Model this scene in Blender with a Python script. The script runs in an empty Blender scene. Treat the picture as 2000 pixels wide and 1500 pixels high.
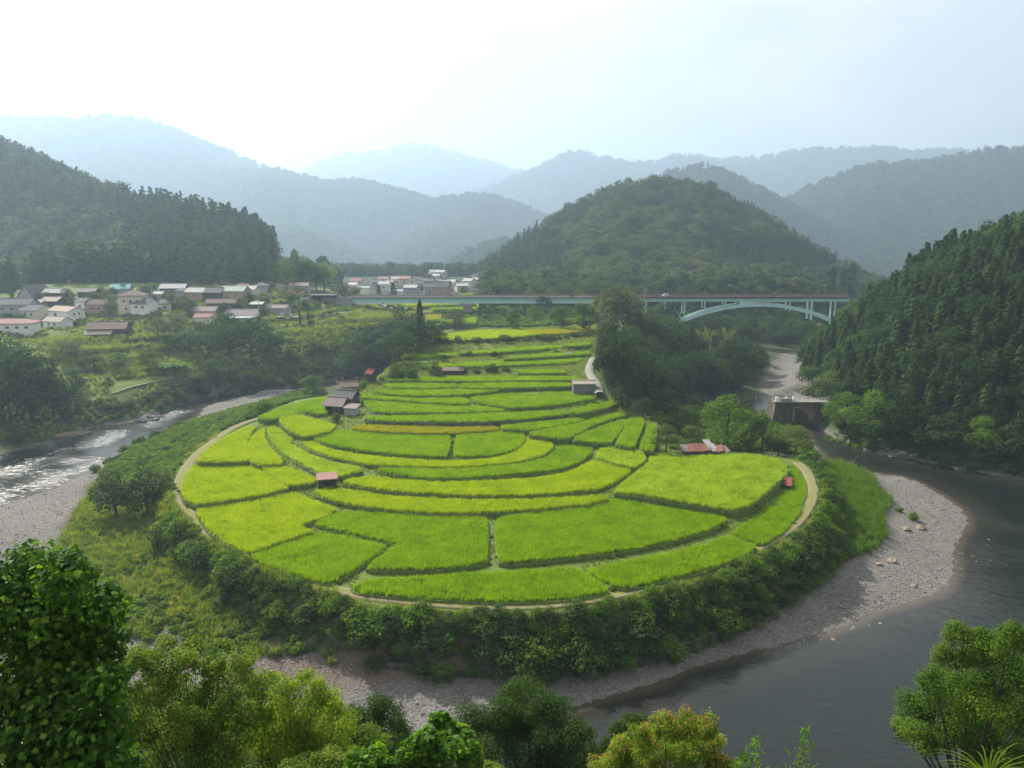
import bpy, bmesh, math, random
import numpy as np
from mathutils import Vector, Matrix

# ------------------------------------------------------------------ camera, sky, sun, exposure
scene = bpy.context.scene
COL = scene.collection
CAM = np.array([0.0, 0.0, 58.0])
FPX = 1557.0                       # focal length in pixels of the 2000 px wide photograph
PITCH = math.atan(300.0 / FPX)     # camera looks down this much
cd = bpy.data.cameras.new('camera')
cd.sensor_width = 36.0
cd.lens = 36.0 * FPX / 2000.0
cd.clip_start = 0.2
cd.clip_end = 20000.0
cam = bpy.data.objects.new('camera', cd)
COL.objects.link(cam)
cam.location = CAM
cam.rotation_euler = (math.pi / 2 - PITCH, 0, 0)
scene.camera = cam

SUN_EL, SUN_AZ = math.radians(40), math.radians(-37)     # azimuth from +Y, negative = to the left
world = bpy.data.worlds.new('World')
scene.world = world
world.use_nodes = True
wn, wl = world.node_tree.nodes, world.node_tree.links
wn.clear()
wout = wn.new('ShaderNodeOutputWorld')
sky = wn.new('ShaderNodeTexSky')
sky.sky_type = 'NISHITA'
sky.sun_disc = False
sky.sun_elevation = SUN_EL
sky.sun_rotation = SUN_AZ
sky.altitude = 100
sky.air_density = 1.0
sky.dust_density = 2.2
sky.ozone_density = 1.0
bg = wn.new('ShaderNodeBackground')
bg.inputs['Strength'].default_value = 0.065
wl.new(sky.outputs[0], bg.inputs['Color'])
# thin summer cloud, spread evenly over the whole sky
tc = wn.new('ShaderNodeTexCoord')
mp = wn.new('ShaderNodeMapping')
mp.inputs['Scale'].default_value = (1.0, 1.0, 2.4)
wl.new(tc.outputs['Generated'], mp.inputs['Vector'])
nz = wn.new('ShaderNodeTexNoise')
nz.inputs['Scale'].default_value = 2.6
nz.inputs['Detail'].default_value = 9
nz.inputs['Roughness'].default_value = 0.55
wl.new(mp.outputs[0], nz.inputs['Vector'])
cr = wn.new('ShaderNodeValToRGB')
cr.color_ramp.elements[0].position = 0.44
cr.color_ramp.elements[0].color = (0.58, 0.58, 0.58, 1)
cr.color_ramp.elements[1].position = 0.62
cr.color_ramp.elements[1].color = (0.95, 0.95, 0.95, 1)
wl.new(nz.outputs['Fac'], cr.inputs['Fac'])
cb = wn.new('ShaderNodeBackground')
cb.inputs['Color'].default_value = (1.0, 0.975, 0.945, 1)
cb.inputs['Strength'].default_value = 0.60
mx = wn.new('ShaderNodeMixShader')
wl.new(cr.outputs['Color'], mx.inputs['Fac'])
wl.new(bg.outputs[0], mx.inputs[1])
wl.new(cb.outputs[0], mx.inputs[2])
wl.new(mx.outputs[0], wout.inputs['Surface'])

sd_ = bpy.data.lights.new('sun', 'SUN')
sd_.energy = 5.0
sd_.angle = math.radians(0.6)
sd_.color = (1.0, 0.94, 0.84)
sun = bpy.data.objects.new('sun', sd_)
COL.objects.link(sun)
sdir = Vector((math.cos(SUN_EL) * math.sin(SUN_AZ), math.cos(SUN_EL) * math.cos(SUN_AZ), math.sin(SUN_EL)))
sun.rotation_euler = sdir.to_track_quat('Z', 'Y').to_euler()
sun.location = sdir * 300

vs = scene.view_settings
vs.view_transform = 'Standard'
vs.look = 'None'
vs.gamma = 1.0
vs.exposure = 0.9
vs.use_curve_mapping = False
cy = scene.cycles
cy.max_bounces = 5
cy.diffuse_bounces = 2
cy.glossy_bounces = 2
cy.transmission_bounces = 3
cy.volume_bounces = 0
cy.transparent_max_bounces = 4
cy.caustics_reflective = False
cy.caustics_refractive = False
cy.use_denoising = True
cy.sample_clamp_indirect = 4.0
cy.sample_clamp_direct = 12.0

# ------------------------------------------------------------------ helpers
rng = np.random.default_rng(11)
CP, SP = math.cos(PITCH), math.sin(PITCH)

def ray(u, v):
    x, y = (np.asarray(u, float) - 1000) / FPX, (750 - np.asarray(v, float)) / FPX
    return np.stack([x, CP + y * SP, -SP + y * CP], -1)

def at_z(u, v, z):
    r = ray(u, v)
    t = (z - CAM[2]) / r[..., 2]
    return CAM + r * np.asarray(t)[..., None]

def at_y(u, v, y):
    r = ray(u, v)
    t = y / r[..., 1]
    return CAM + r * np.asarray(t)[..., None]

def project(p):
    p = np.asarray(p, float) - CAM
    f = p[..., 1] * CP - p[..., 2] * SP
    up = p[..., 1] * SP + p[..., 2] * CP
    return 1000 + FPX * p[..., 0] / f, 750 - FPX * up / f, f

def hash2(ix, iy, seed):
    n = (ix.astype(np.int64) * 374761393 + iy.astype(np.int64) * 668265263 + seed * 1442695041) & 0xFFFFFFFF
    n = ((n ^ (n >> 13)) * 1274126177) & 0xFFFFFFFF
    n = n ^ (n >> 16)
    return (n & 0xFFFF) / 65535.0

def vnoise(x, y, seed=0):
    ix, iy = np.floor(x), np.floor(y)
    fx, fy = x - ix, y - iy
    fx, fy = fx * fx * (3 - 2 * fx), fy * fy * (3 - 2 * fy)
    a, b = hash2(ix, iy, seed), hash2(ix + 1, iy, seed)
    c, d = hash2(ix, iy + 1, seed), hash2(ix + 1, iy + 1, seed)
    return (a + (b - a) * fx) * (1 - fy) + (c + (d - c) * fx) * fy

def fbm(x, y, seed=0, oct=4):
    s, a, t = 0, 1.0, 0
    for k in range(oct):
        s = s + a * (vnoise(x * 2 ** k, y * 2 ** k, seed + k) - 0.5)
        t += a
        a *= 0.5
    return s / t * 2

def inside(px, py, poly):
    r = np.zeros(np.shape(px), bool)
    n = len(poly)
    for i in range(n):
        x0, y0 = poly[i][0], poly[i][1]
        x1, y1 = poly[(i + 1) % n][0], poly[(i + 1) % n][1]
        if y0 == y1:
            continue
        c = ((y0 > py) != (y1 > py)) & (px < (x1 - x0) * (py - y0) / (y1 - y0) + x0)
        r ^= c
    return r

def seg_dist(px, py, pts, closed=True):
    best = np.full(np.shape(px), 1e9)
    n = len(pts)
    for i in range(n if closed else n - 1):
        x0, y0 = pts[i][0], pts[i][1]
        x1, y1 = pts[(i + 1) % n][0], pts[(i + 1) % n][1]
        dx, dy = x1 - x0, y1 - y0
        L = dx * dx + dy * dy + 1e-9
        t = np.clip(((px - x0) * dx + (py - y0) * dy) / L, 0, 1)
        best = np.minimum(best, np.hypot(px - x0 - t * dx, py - y0 - t * dy))
    return best

def sdist(px, py, poly):
    d = seg_dist(px, py, poly)
    return np.where(inside(px, py, poly), -d, d)

def chaikin(p, cut=0.2, n=1, closed=True):
    p = np.asarray(p, float)
    for _ in range(n):
        q = []
        m = len(p)
        if not closed:
            q.append(p[0])
        for i in range(m if closed else m - 1):
            a, b = p[i], p[(i + 1) % m]
            q += [a + (b - a) * cut, b + (a - b) * cut]
        if not closed:
            q.append(p[-1])
        p = np.array(q)
        cut = 0.25
    return p

def resample(p, step):
    p = np.asarray(p, float)
    d = np.r_[0, np.cumsum(np.linalg.norm(np.diff(p[:, :2], axis=0), axis=1))]
    n = max(2, int(d[-1] / step) + 1)
    t = np.linspace(0, d[-1], n)
    return np.stack([np.interp(t, d, p[:, k]) for k in range(p.shape[1])], -1)

def offset_poly(p, d):
    """Moves the corners of a closed plan outline outwards by d."""
    p = np.asarray(p, float)
    x, y = p[:, 0], p[:, 1]
    area = np.sum(x * np.roll(y, -1) - np.roll(x, -1) * y)
    e = np.roll(p, -1, 0) - p
    e = e / (np.linalg.norm(e, axis=1)[:, None] + 1e-9)
    n = np.stack([e[:, 1], -e[:, 0]], -1) * (1 if area > 0 else -1)
    m = n + np.roll(n, 1, 0)
    m = m / np.maximum(np.sum(m * m, 1), 0.5)[:, None] * 2
    return p + m * d

class TPS:
    def __init__(self, pts, lam=0.0):
        pts = np.asarray(pts, float)
        self.c = pts[:, :2] / 100
        n = len(pts)
        K = self.k(np.linalg.norm(self.c[:, None] - self.c[None], axis=2)) + lam * np.eye(n)
        P = np.c_[np.ones(n), self.c]
        A = np.zeros((n + 3, n + 3))
        A[:n, :n] = K
        A[:n, n:] = P
        A[n:, :n] = P.T
        self.w = np.linalg.solve(A, np.r_[pts[:, 2], 0, 0, 0])
    @staticmethod
    def k(r):
        return np.where(r > 0, r * r * np.log(np.maximum(r, 1e-9)), 0)
    def __call__(self, x, y):
        sh = np.shape(x)
        x, y = np.ravel(x) / 100, np.ravel(y) / 100
        out = np.empty(len(x))
        for i in range(0, len(x), 20000):
            q = np.c_[x[i:i + 20000], y[i:i + 20000]]
            out[i:i + 20000] = self.k(np.hypot(q[:, 0:1] - self.c[:, 0], q[:, 1:2] - self.c[:, 1])) @ self.w[:-3] + self.w[-3] + q @ self.w[-2:]
        return out.reshape(sh)

# ------------------------------------------------------------------ objects
def link(o, parent=None):
    COL.objects.link(o)
    if parent is not None:
        o.parent = parent
    return o

def tag(o, label=None, cat=None, group=None, kind=None):
    for k, v in (('label', label), ('category', cat), ('group', group), ('kind', kind)):
        if v:
            o[k] = v
    return o

def thing(name, label, cat, loc=(0, 0, 0), rz=0.0, group=None):
    o = bpy.data.objects.new(name, None)
    o.empty_display_size = 0.5
    o.location = loc
    o.rotation_euler = (0, 0, rz)
    link(o)
    return tag(o, label, cat, group)

def np_mesh(name, v, f, mats=(), midx=None, smooth=False, attrs=None):
    """Mesh from numpy vertices and an (n,3) or (n,4) face array."""
    v, f = np.asarray(v, np.float32), np.asarray(f, np.int32)
    m = bpy.data.meshes.new(name)
    k = f.shape[1]
    m.vertices.add(len(v))
    m.vertices.foreach_set('co', v.ravel())
    m.loops.add(f.size)
    m.loops.foreach_set('vertex_index', f.ravel())
    m.polygons.add(len(f))
    m.polygons.foreach_set('loop_start', np.arange(0, f.size, k, dtype=np.int32))
    m.polygons.foreach_set('loop_total', np.full(len(f), k, np.int32))
    if midx is not None:
        m.polygons.foreach_set('material_index', np.asarray(midx, np.int32))
    if smooth:
        m.polygons.foreach_set('use_smooth', np.ones(len(f), bool))
    for mt in mats:
        m.materials.append(mt)
    for an, (dom, dat) in (attrs or {}).items():
        a = m.attributes.new(an, 'FLOAT_COLOR' if np.ndim(dat) == 2 else 'FLOAT', dom)
        dat = np.asarray(dat, np.float32)
        a.data.foreach_set('color' if dat.ndim == 2 else 'value', dat.ravel())
    m.update(calc_edges=True)
    return m

def mesh_obj(name, mesh, parent=None):
    return link(bpy.data.objects.new(name, mesh), parent)

class MB:
    """Collects simple shapes into one mesh."""
    def __init__(self):
        self.v, self.f = [], []
    def add(self, vs_, fs):
        b = len(self.v)
        self.v += [tuple(map(float, p)) for p in vs_]
        self.f += [tuple(i + b for i in q) for q in fs]
        return self
    def box(self, x0, x1, y0, y1, z0, z1):
        return self.add([(x0, y0, z0), (x1, y0, z0), (x1, y1, z0), (x0, y1, z0), (x0, y0, z1), (x1, y0, z1), (x1, y1, z1), (x0, y1, z1)],
                        [(3, 2, 1, 0), (4, 5, 6, 7), (0, 1, 5, 4), (1, 2, 6, 5), (2, 3, 7, 6), (3, 0, 4, 7)])
    def prism(self, poly, axis, a0, a1):
        """Extrudes a 2D outline along axis ('x','y','z') from a0 to a1."""
        n = len(poly)
        def p3(p, a):
            return {'x': (a, p[0], p[1]), 'y': (p[0], a, p[1]), 'z': (p[0], p[1], a)}[axis]
        self.add([p3(p, a0) for p in poly] + [p3(p, a1) for p in poly],
                 [tuple(range(n))[::-1], tuple(range(n, 2 * n))] + [(i, (i + 1) % n, n + (i + 1) % n, n + i) for i in range(n)])
        return self
    def tube(self, pts, rad, n=6, cap=True):
        pts = [Vector(p) for p in pts]
        rad = [rad] * len(pts) if np.isscalar(rad) else rad
        b = len(self.v)
        for i, p in enumerate(pts):
            t = (pts[min(i + 1, len(pts) - 1)] - pts[max(i - 1, 0)]).normalized()
            a = t.orthogonal().normalized() if abs(t.z) < 0.99 else Vector((1, 0, 0))
            c = t.cross(a)
            for k in range(n):
                an = 2 * math.pi * k / n
                self.v.append(tuple(p + (a * math.cos(an) + c * math.sin(an)) * rad[i]))
        for i in range(len(pts) - 1):
            for k in range(n):
                self.f.append((b + i * n + k, b + i * n + (k + 1) % n, b + (i + 1) * n + (k + 1) % n, b + (i + 1) * n + k))
        if cap:
            self.f.append(tuple(b + k for k in range(n))[::-1])
            self.f.append(tuple(b + (len(pts) - 1) * n + k for k in range(n)))
        return self
    def mesh(self, name, mat, smooth=False):
        m = bpy.data.meshes.new(name)
        m.from_pydata(self.v, [], self.f)
        m.materials.append(mat)
        bm = bmesh.new()
        bm.from_mesh(m)
        bmesh.ops.recalc_face_normals(bm, faces=bm.faces)
        bm.to_mesh(m)
        bm.free()
        if smooth:
            for p in m.polygons:
                p.use_smooth = True
        return m
    def build(self, name, mat, parent=None, smooth=False):
        return mesh_obj(name, self.mesh(name, mat, smooth), parent)

# ------------------------------------------------------------------ materials
def new_mat(name):
    m = bpy.data.materials.new(name)
    m.use_nodes = True
    m.node_tree.nodes.clear()
    return m, m.node_tree.nodes, m.node_tree.links

def ramp(n, cols, pos=None):
    r = n.new('ShaderNodeValToRGB')
    e = r.color_ramp.elements
    pos = pos or [i / (len(cols) - 1) for i in range(len(cols))]
    while len(e) < len(cols):
        e.new(0.5)
    for i, c in enumerate(cols):
        e[i].position = pos[i]
        e[i].color = (*c, 1)
    return r

def leaf_mat(name, cols, trans=0.4, tcol=None, rough=0.55, spec=0.25, hue=0.5, patch=0.0):
    """Leaves: each face has its own tint, each plant its own shift; thin leaves let light through."""
    m, n, l = new_mat(name)
    at = n.new('ShaderNodeAttribute')
    at.attribute_name = 'tint'
    oi = n.new('ShaderNodeObjectInfo')
    a = n.new('ShaderNodeMath')
    a.operation = 'MULTIPLY_ADD'
    a.inputs[1].default_value = hue
    l.new(oi.outputs['Random'], a.inputs[0])
    s = n.new('ShaderNodeMath')
    s.operation = 'MULTIPLY'
    s.inputs[1].default_value = 1 - hue
    l.new(at.outputs['Fac'], s.inputs[0])
    l.new(s.outputs[0], a.inputs[2])
    r = ramp(n, cols)
    fac = a.outputs[0]
    if patch:       # the crop ripens unevenly across a field
        ge = n.new('ShaderNodeNewGeometry')
        z = n.new('ShaderNodeTexNoise')
        z.inputs['Scale'].default_value = 0.22
        z.inputs['Detail'].default_value = 5
        z.inputs['Roughness'].default_value = 0.7
        l.new(ge.outputs['Position'], z.inputs['Vector'])
        q = n.new('ShaderNodeMath')
        q.operation = 'MULTIPLY_ADD'
        q.inputs[1].default_value = patch * 4
        q.inputs[2].default_value = -patch * 2
        l.new(z.outputs['Fac'], q.inputs[0])
        ad = n.new('ShaderNodeMath')
        ad.operation = 'ADD'
        l.new(fac, ad.inputs[0])
        l.new(q.outputs[0], ad.inputs[1])
        fac = ad.outputs[0]
    l.new(fac, r.inputs['Fac'])
    p = n.new('ShaderNodeBsdfPrincipled')
    p.inputs['Roughness'].default_value = rough
    p.inputs['Specular IOR Level'].default_value = spec
    l.new(r.outputs['Color'], p.inputs['Base Color'])
    t = n.new('ShaderNodeBsdfTranslucent')
    mixc = n.new('ShaderNodeMix')
    mixc.data_type = 'RGBA'
    mixc.blend_type = 'MULTIPLY'
    mixc.inputs['Factor'].default_value = 1.0
    l.new(r.outputs['Color'], mixc.inputs['A'])
    mixc.inputs['B'].default_value = (*(tcol or (2.0, 1.9, 0.7)), 1)
    l.new(mixc.outputs['Result'], t.inputs['Color'])
    mix = n.new('ShaderNodeMixShader')
    mix.inputs['Fac'].default_value = trans
    l.new(p.outputs[0], mix.inputs[1])
    l.new(t.outputs[0], mix.inputs[2])
    o = n.new('ShaderNodeOutputMaterial')
    l.new(mix.outputs[0], o.inputs['Surface'])
    return m

def plain_mat(name, cols, scale=2.0, rough=0.8, spec=0.3, bump=0.0, stretch=(1, 1, 1), metallic=0.0, detail=6, rand=0.0):
    m, n, l = new_mat(name)
    tc = n.new('ShaderNodeTexCoord')
    mp = n.new('ShaderNodeMapping')
    mp.inputs['Scale'].default_value = stretch
    l.new(tc.outputs['Object'], mp.inputs['Vector'])
    nz = n.new('ShaderNodeTexNoise')
    nz.inputs['Scale'].default_value = scale
    nz.inputs['Detail'].default_value = detail
    nz.inputs['Roughness'].default_value = 0.65
    l.new(mp.outputs[0], nz.inputs['Vector'])
    k = len(cols)
    r = ramp(n, cols, [0.3 + 0.4 * i / max(1, k - 1) for i in range(k)])
    l.new(nz.outputs['Fac'], r.inputs['Fac'])
    src = r.outputs['Color']
    if rand:
        oi = n.new('ShaderNodeObjectInfo')
        hs = n.new('ShaderNodeHueSaturation')
        mr = n.new('ShaderNodeMapRange')
        mr.inputs['To Min'].default_value = 1 - rand
        mr.inputs['To Max'].default_value = 1 + rand
        l.new(oi.outputs['Random'], mr.inputs['Value'])
        l.new(mr.outputs[0], hs.inputs['Value'])
        l.new(src, hs.inputs['Color'])
        src = hs.outputs['Color']
    p = n.new('ShaderNodeBsdfPrincipled')
    p.inputs['Roughness'].default_value = rough
    p.inputs['Specular IOR Level'].default_value = spec
    p.inputs['Metallic'].default_value = metallic
    l.new(src, p.inputs['Base Color'])
    if bump:
        b = n.new('ShaderNodeBump')
        b.inputs['Strength'].default_value = 0.8
        b.inputs['Distance'].default_value = bump
        l.new(nz.outputs['Fac'], b.inputs['Height'])
        l.new(b.outputs[0], p.inputs['Normal'])
    o = n.new('ShaderNodeOutputMaterial')
    l.new(p.outputs[0], o.inputs['Surface'])
    return m

# ------------------------------------------------------------------ scatter (geometry nodes) for uncountable stuff
def scatter_group(name, protos):
    g = bpy.data.node_groups.new(name, 'GeometryNodeTree')
    g.interface.new_socket('Geometry', in_out='INPUT', socket_type='NodeSocketGeometry')
    g.interface.new_socket('Geometry', in_out='OUTPUT', socket_type='NodeSocketGeometry')
    n, l = g.nodes, g.links
    gi, go = n.new('NodeGroupInput'), n.new('NodeGroupOutput')
    ip = n.new('GeometryNodeInstanceOnPoints')
    l.new(gi.outputs[0], ip.inputs['Points'])
    jn = n.new('GeometryNodeJoinGeometry')
    for p in protos:
        oi = n.new('GeometryNodeObjectInfo')
        oi.inputs['Object'].default_value = p
        oi.inputs['As Instance'].default_value = False
        gt = n.new('GeometryNodeGeometryToInstance')
        l.new(oi.outputs['Geometry'], gt.inputs[0])
        l.new(gt.outputs[0], jn.inputs[0])
    l.new(jn.outputs[0], ip.inputs['Instance'])
    ip.inputs['Pick Instance'].default_value = True
    def attr(nm, ty):
        a = n.new('GeometryNodeInputNamedAttribute')
        a.data_type = ty
        a.inputs['Name'].default_value = nm
        return a.outputs['Attribute']
    l.new(attr('variant', 'INT'), ip.inputs['Instance Index'])
    l.new(attr('rot', 'FLOAT_VECTOR'), ip.inputs['Rotation'])
    l.new(attr('scl', 'FLOAT_VECTOR'), ip.inputs['Scale'])
    l.new(ip.outputs[0], go.inputs[0])
    return g

def scatter(name, pts, scl, group, nvar, parent=None, tilt=0.0, rotz=None):
    pts = np.asarray(pts, np.float32)
    n = len(pts)
    m = bpy.data.meshes.new(name)
    m.vertices.add(n)
    m.vertices.foreach_set('co', pts.ravel())
    scl = np.asarray(scl, np.float32)
    if scl.ndim == 1:
        scl = np.repeat(scl[:, None], 3, 1)
    a = m.attributes.new('scl', 'FLOAT_VECTOR', 'POINT')
    a.data.foreach_set('vector', scl.ravel())
    rot = np.zeros((n, 3), np.float32)
    rot[:, 2] = rng.uniform(0, 6.283, n) if rotz is None else rotz
    if tilt:
        rot[:, :2] = rng.normal(0, tilt, (n, 2))
    a = m.attributes.new('rot', 'FLOAT_VECTOR', 'POINT')
    a.data.foreach_set('vector', rot.ravel())
    a = m.attributes.new('variant', 'INT', 'POINT')
    a.data.foreach_set('value', rng.integers(0, nvar, n).astype(np.int32))
    o = mesh_obj(name, m, parent)
    o['kind'] = 'stuff'
    md = o.modifiers.new('scatter', 'NODES')
    md.node_group = group
    return o

def proto(name, mesh):
    """A source mesh for scattered stuff; it is not itself in the scene."""
    return bpy.data.objects.new(name, mesh)
# ------------------------------------------------------------------ terrain outlines (plan positions of what the photograph shows)
def zfan(v):
    return np.interp(v, [630, 650, 675, 700, 715, 740, 760, 780, 800, 830, 900, 1000, 1100, 1200],
                     [22.6, 22.0, 20.2, 18.3, 17.3, 15.8, 14.9, 14.0, 13.2, 12.0, 10.4, 9.2, 8.5, 8.0])

# rice paddies: outline of the top of the crop, colour, label, optional level
PADDIES = [
 ([(688,1141),(720,1127),(830,1121),(920,1114),(1030,1109),(1130,1105),(1160,1125),(1190,1147),(1120,1160),(1010,1166),(890,1163),(770,1155),(700,1148)], 'green', 'long crescent rice paddy at the very front, beside the track', 8.35),
 ([(1146,1106),(1300,1077),(1390,1056),(1420,1040),(1478,1061),(1450,1081),(1360,1109),(1255,1134),(1222,1140),(1196,1136),(1170,1122)], 'green', 'wedge shaped rice paddy on the front rim, next after the front crescent', 8.4),
 ([(1426,1036),(1472,1010),(1502,984),(1534,958),(1545,930),(1543,906),(1556,914),(1571,935),(1574,965),(1559,1000),(1525,1037),(1500,1051),(1484,1057)], 'green', 'narrow curving rice paddy with the low red tin roof at its top', 8.2),
 ([(969,1004),(1100,993),(1184,976),(1200,970),(1300,988),(1424,1007),(1385,1028),(1320,1047),(1230,1066),(1120,1080),(1030,1088),(975,1092)], 'green', 'large deep green rice paddy above the front wedge', None),
 ([(610,1017),(670,994),(780,1000),(900,1005),(951,1004),(950,1060),(949,1090),(900,1099),(820,1104),(740,1104),(718,1101),(740,1085),(766,1066),(782,1056),(740,1046),(680,1034)], 'green', 'deep green rice paddy with a notched corner, above the front crescent', None),
 ([(492,1078),(560,1052),(618,1035),(690,1046),(756,1062),(720,1088),(680,1112),(645,1131),(600,1122),(540,1103),(500,1088)], 'green', 'deep green rice paddy at the lower bend of the track', None),
 ([(381,990),(440,979),(510,967),(575,958),(610,974),(660,991),(620,1008),(580,1021),(610,1033),(550,1051),(487,1073),(450,1058),(410,1030)], 'lime', 'yellow green rice paddy beside the track, below the small red shed', None),
 ([(356,950),(363,925),(379,904),(430,901),(482,900),(510,916),(540,935),(564,948),(510,961),(440,973),(386,980),(362,969)], 'lime', 'yellow green rice paddy at the outermost bend of the track', None),
 ([(385,897),(403,876),(441,850),(478,832),(499,829),(486,843),(478,862),(481,880),(485,895),(430,897)], 'lime', 'tapering yellow green rice paddy along the upper left of the track', None),
 ([(489,895),(484,875),(490,853),(504,839),(516,833),(513,850),(522,868),(548,896),(550,901),(507,903)], 'lime', 'short curved rice paddy inside the weedy levee, above the small red shed', None),
 ([(510,908),(551,906),(590,920),(616,931),(610,938),(570,943),(540,930)], 'lime', 'small leaf shaped rice paddy touching the small red shed', None),
 ([(523,834),(531,829),(548,834),(579,849),(562,862),(575,869),(600,883),(650,901),(703,909),(705,914),(664,925),(636,923),(590,901),(552,879),(531,857)], 'pale', 'sickle shaped pale weedy rice paddy between two fluffy levees', None),
 ([(546,818),(556,809),(575,807),(600,813),(630,819),(653,827),(640,838),(612,845),(595,847),(570,838)], 'lime', 'half round rice paddy below the grey roofed barn', None),
 ([(504,810),(560,790),(610,777),(648,769),(652,773),(640,783),(600,794),(580,803),(548,812),(520,815)], 'green', 'long tapering rice paddy above the river, behind the grey roofed barn', 12.0),
 ([(597,797),(630,785),(640,790),(638,803),(620,803)], 'green', 'tiny rice paddy tucked against the grey roofed barn', 12.7),
 ([(587,856),(600,854),(640,873),(700,885),(800,894),(880,897),(960,893),(1005,881),(1026,862),(1032,848),(1078,858),(1079,872),(1055,887),(1000,899),(900,907),(800,906),(720,902),(650,888),(605,872)], 'lime', 'long U shaped rice paddy wrapping two big paddies', None),
 ([(608,851),(640,841),(670,836),(740,838),(810,843),(878,846),(873,888),(800,884),(720,876),(660,866),(625,858)], 'green', 'wide rice paddy under the golden strip, wider of a pair', None),
 ([(893,846),(940,842),(980,838),(1010,837),(1023,848),(1019,862),(1000,875),(960,884),(887,887)], 'green', 'round ended rice paddy under the golden strip, narrower of a pair', None),
 ([(737,910),(850,913),(1000,906),(1060,894),(1087,877),(1091,861),(1161,867),(1154,880),(1134,897),(1090,912),(1000,921),(900,928),(820,928),(756,918)], 'green', 'dark green swooping rice paddy just outside the U shaped one', None),
 ([(669,935),(725,926),(770,933),(850,938),(950,936),(1050,930),(1110,919),(1150,900),(1160,895),(1236,914),(1200,937),(1170,949),(1080,959),(980,962),(870,960),(770,953),(700,944)], 'lime', 'broad yellow green arc of rice right of the small red shed', None),
 ([(1161,889),(1177,869),(1240,872),(1255,881),(1261,892),(1239,910)], 'pale', 'small pale rice paddy left of the big windblown one', None),
 ([(613,957),(640,948),(700,956),(770,966),(900,972),(1020,972),(1120,967),(1178,963),(1189,969),(1150,979),(1060,987),(960,994),(860,996),(760,990),(690,980),(640,968)], 'lime', 'thin yellow green arc of rice starting below the small red shed', None),
 ([(1269,881),(1320,886),(1380,887),(1420,885),(1470,885),(1510,891),(1534,904),(1536,920),(1514,939),(1490,961),(1462,982),(1428,990),(1350,977),(1260,962),(1198,955),(1225,934),(1255,910),(1271,895)], 'pale', 'big pale windblown rice paddy below the collapsed rusty roof', 10.0),
 ([(1031,842),(1080,833),(1140,821),(1185,808),(1227,799),(1230,804),(1180,817),(1145,831),(1112,850),(1085,851)], 'green', 'slanting rice strip widening towards the middle terraces', None),
 ([(979,828),(1050,821),(1135,813),(1139,816),(1085,828),(1030,835),(985,833)], 'green', 'slim rice strip ending beside the golden strip', None),
 ([(1117,854),(1150,839),(1185,826),(1218,816),(1221,821),(1205,842),(1189,861)], 'green', 'four sided rice paddy, first of three slanting side by side', None),
 ([(1204,864),(1219,838),(1231,813),(1253,813),(1256,822),(1246,846),(1235,868)], 'green', 'middle one of three slanting rice paddies side by side', None),
 ([(1251,871),(1261,845),(1267,823),(1281,829),(1277,855),(1275,875)], 'green', 'last narrow one of three slanting rice paddies, by the bushes', None),
 ([(683,833),(710,827),(800,830),(900,831),(971,830),(969,835),(900,840),(840,841),(760,839)], 'gold', 'ripening golden strip of rice below the dark stone wall', 11.75),
 ([(719,812),(760,809),(850,808),(960,804),(1060,800),(1111,800),(1107,804),(1030,813),(950,818),(850,819),(760,817),(723,815)], 'green', 'rice terrace standing on the dark stone wall', 12.9),
 ([(705,779),(760,781),(840,786),(905,788),(960,793),(989,797),(930,800),(860,801),(780,801),(731,799),(722,791)], 'green', 'broad rice terrace directly beside the grey roofed barn', None),
 ([(918,773),(935,766),(975,761),(1060,759),(1140,761),(1169,769),(1150,776),(1100,784),(1040,790),(1000,791),(960,786),(926,779)], 'green', 'largest upper rice terrace, in front of the grey metal shed', None),
 ([(1113,800),(1145,789),(1195,781),(1205,784),(1170,795),(1127,803)], 'green', 'short rice terrace stepping down from the largest upper one', None),
 ([(753,747),(810,746),(889,747),(892,752),(830,754),(761,753)], 'green', 'short thin rice terrace below the row of bushes', None),
 ([(898,750),(905,747),(980,745),(1060,745),(1112,745),(1114,750),(1050,752),(950,754),(901,753)], 'green', 'thin rice terrace ending against the grey metal shed', None),
 ([(729,760),(770,757),(850,758),(930,757),(978,758),(940,763),(880,768),(800,768),(746,764)], 'green', 'lens shaped rice terrace above the tapered one', None),
 ([(701,767),(730,766),(800,771),(900,773),(911,777),(913,785),(840,782),(770,777),(711,773)], 'green', 'tapered rice terrace behind the grey roofed barn', None),
 ([(751,735),(850,733),(950,732),(1050,732),(1125,733),(1138,738),(1060,739),(950,740),(850,740),(761,739)], 'green', 'long narrow rice terrace just below the row of dark bushes', None),
 ([(1010,721),(1050,720),(1102,720),(1104,724),(1060,725),(1013,725)], 'green', 'tiny rice strip on the concrete ledge', None),
 ([(822,709),(858,708),(960,703),(1060,698),(1139,696),(1125,704),(1040,708),(940,711),(870,713),(826,713)], 'green', 'upper rice terrace curving out to the lane', None),
 ([(985,697),(1060,689),(1150,683),(1151,688),(1090,692),(1020,696)], 'green', 'sliver of rice beside the small dark hut', None),
 ([(893,686),(1000,677),(1095,672),(1101,675),(1010,682),(930,687)], 'green', 'second rice terrace below the golden top field', None),
 ([(1099,671),(1150,666),(1151,670),(1110,673)], 'green', 'short rice strip against the vine covered trees', None),
 ([(787,691),(850,688),(891,687),(891,691),(830,694),(793,695)], 'green', 'short rice terrace ending at the dark tree clump', None),
 ([(853,656),(887,648),(937,643),(1009,642),(1060,650),(1000,655),(900,661),(858,660)], 'lime', 'bright green topmost rice field', 21.9),
 ([(1014,642),(1090,641),(1158,635),(1160,641),(1100,648),(1066,650)], 'gold', 'golden topmost rice field near the lone tree row', 22.1),
]
PAD = []
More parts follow.
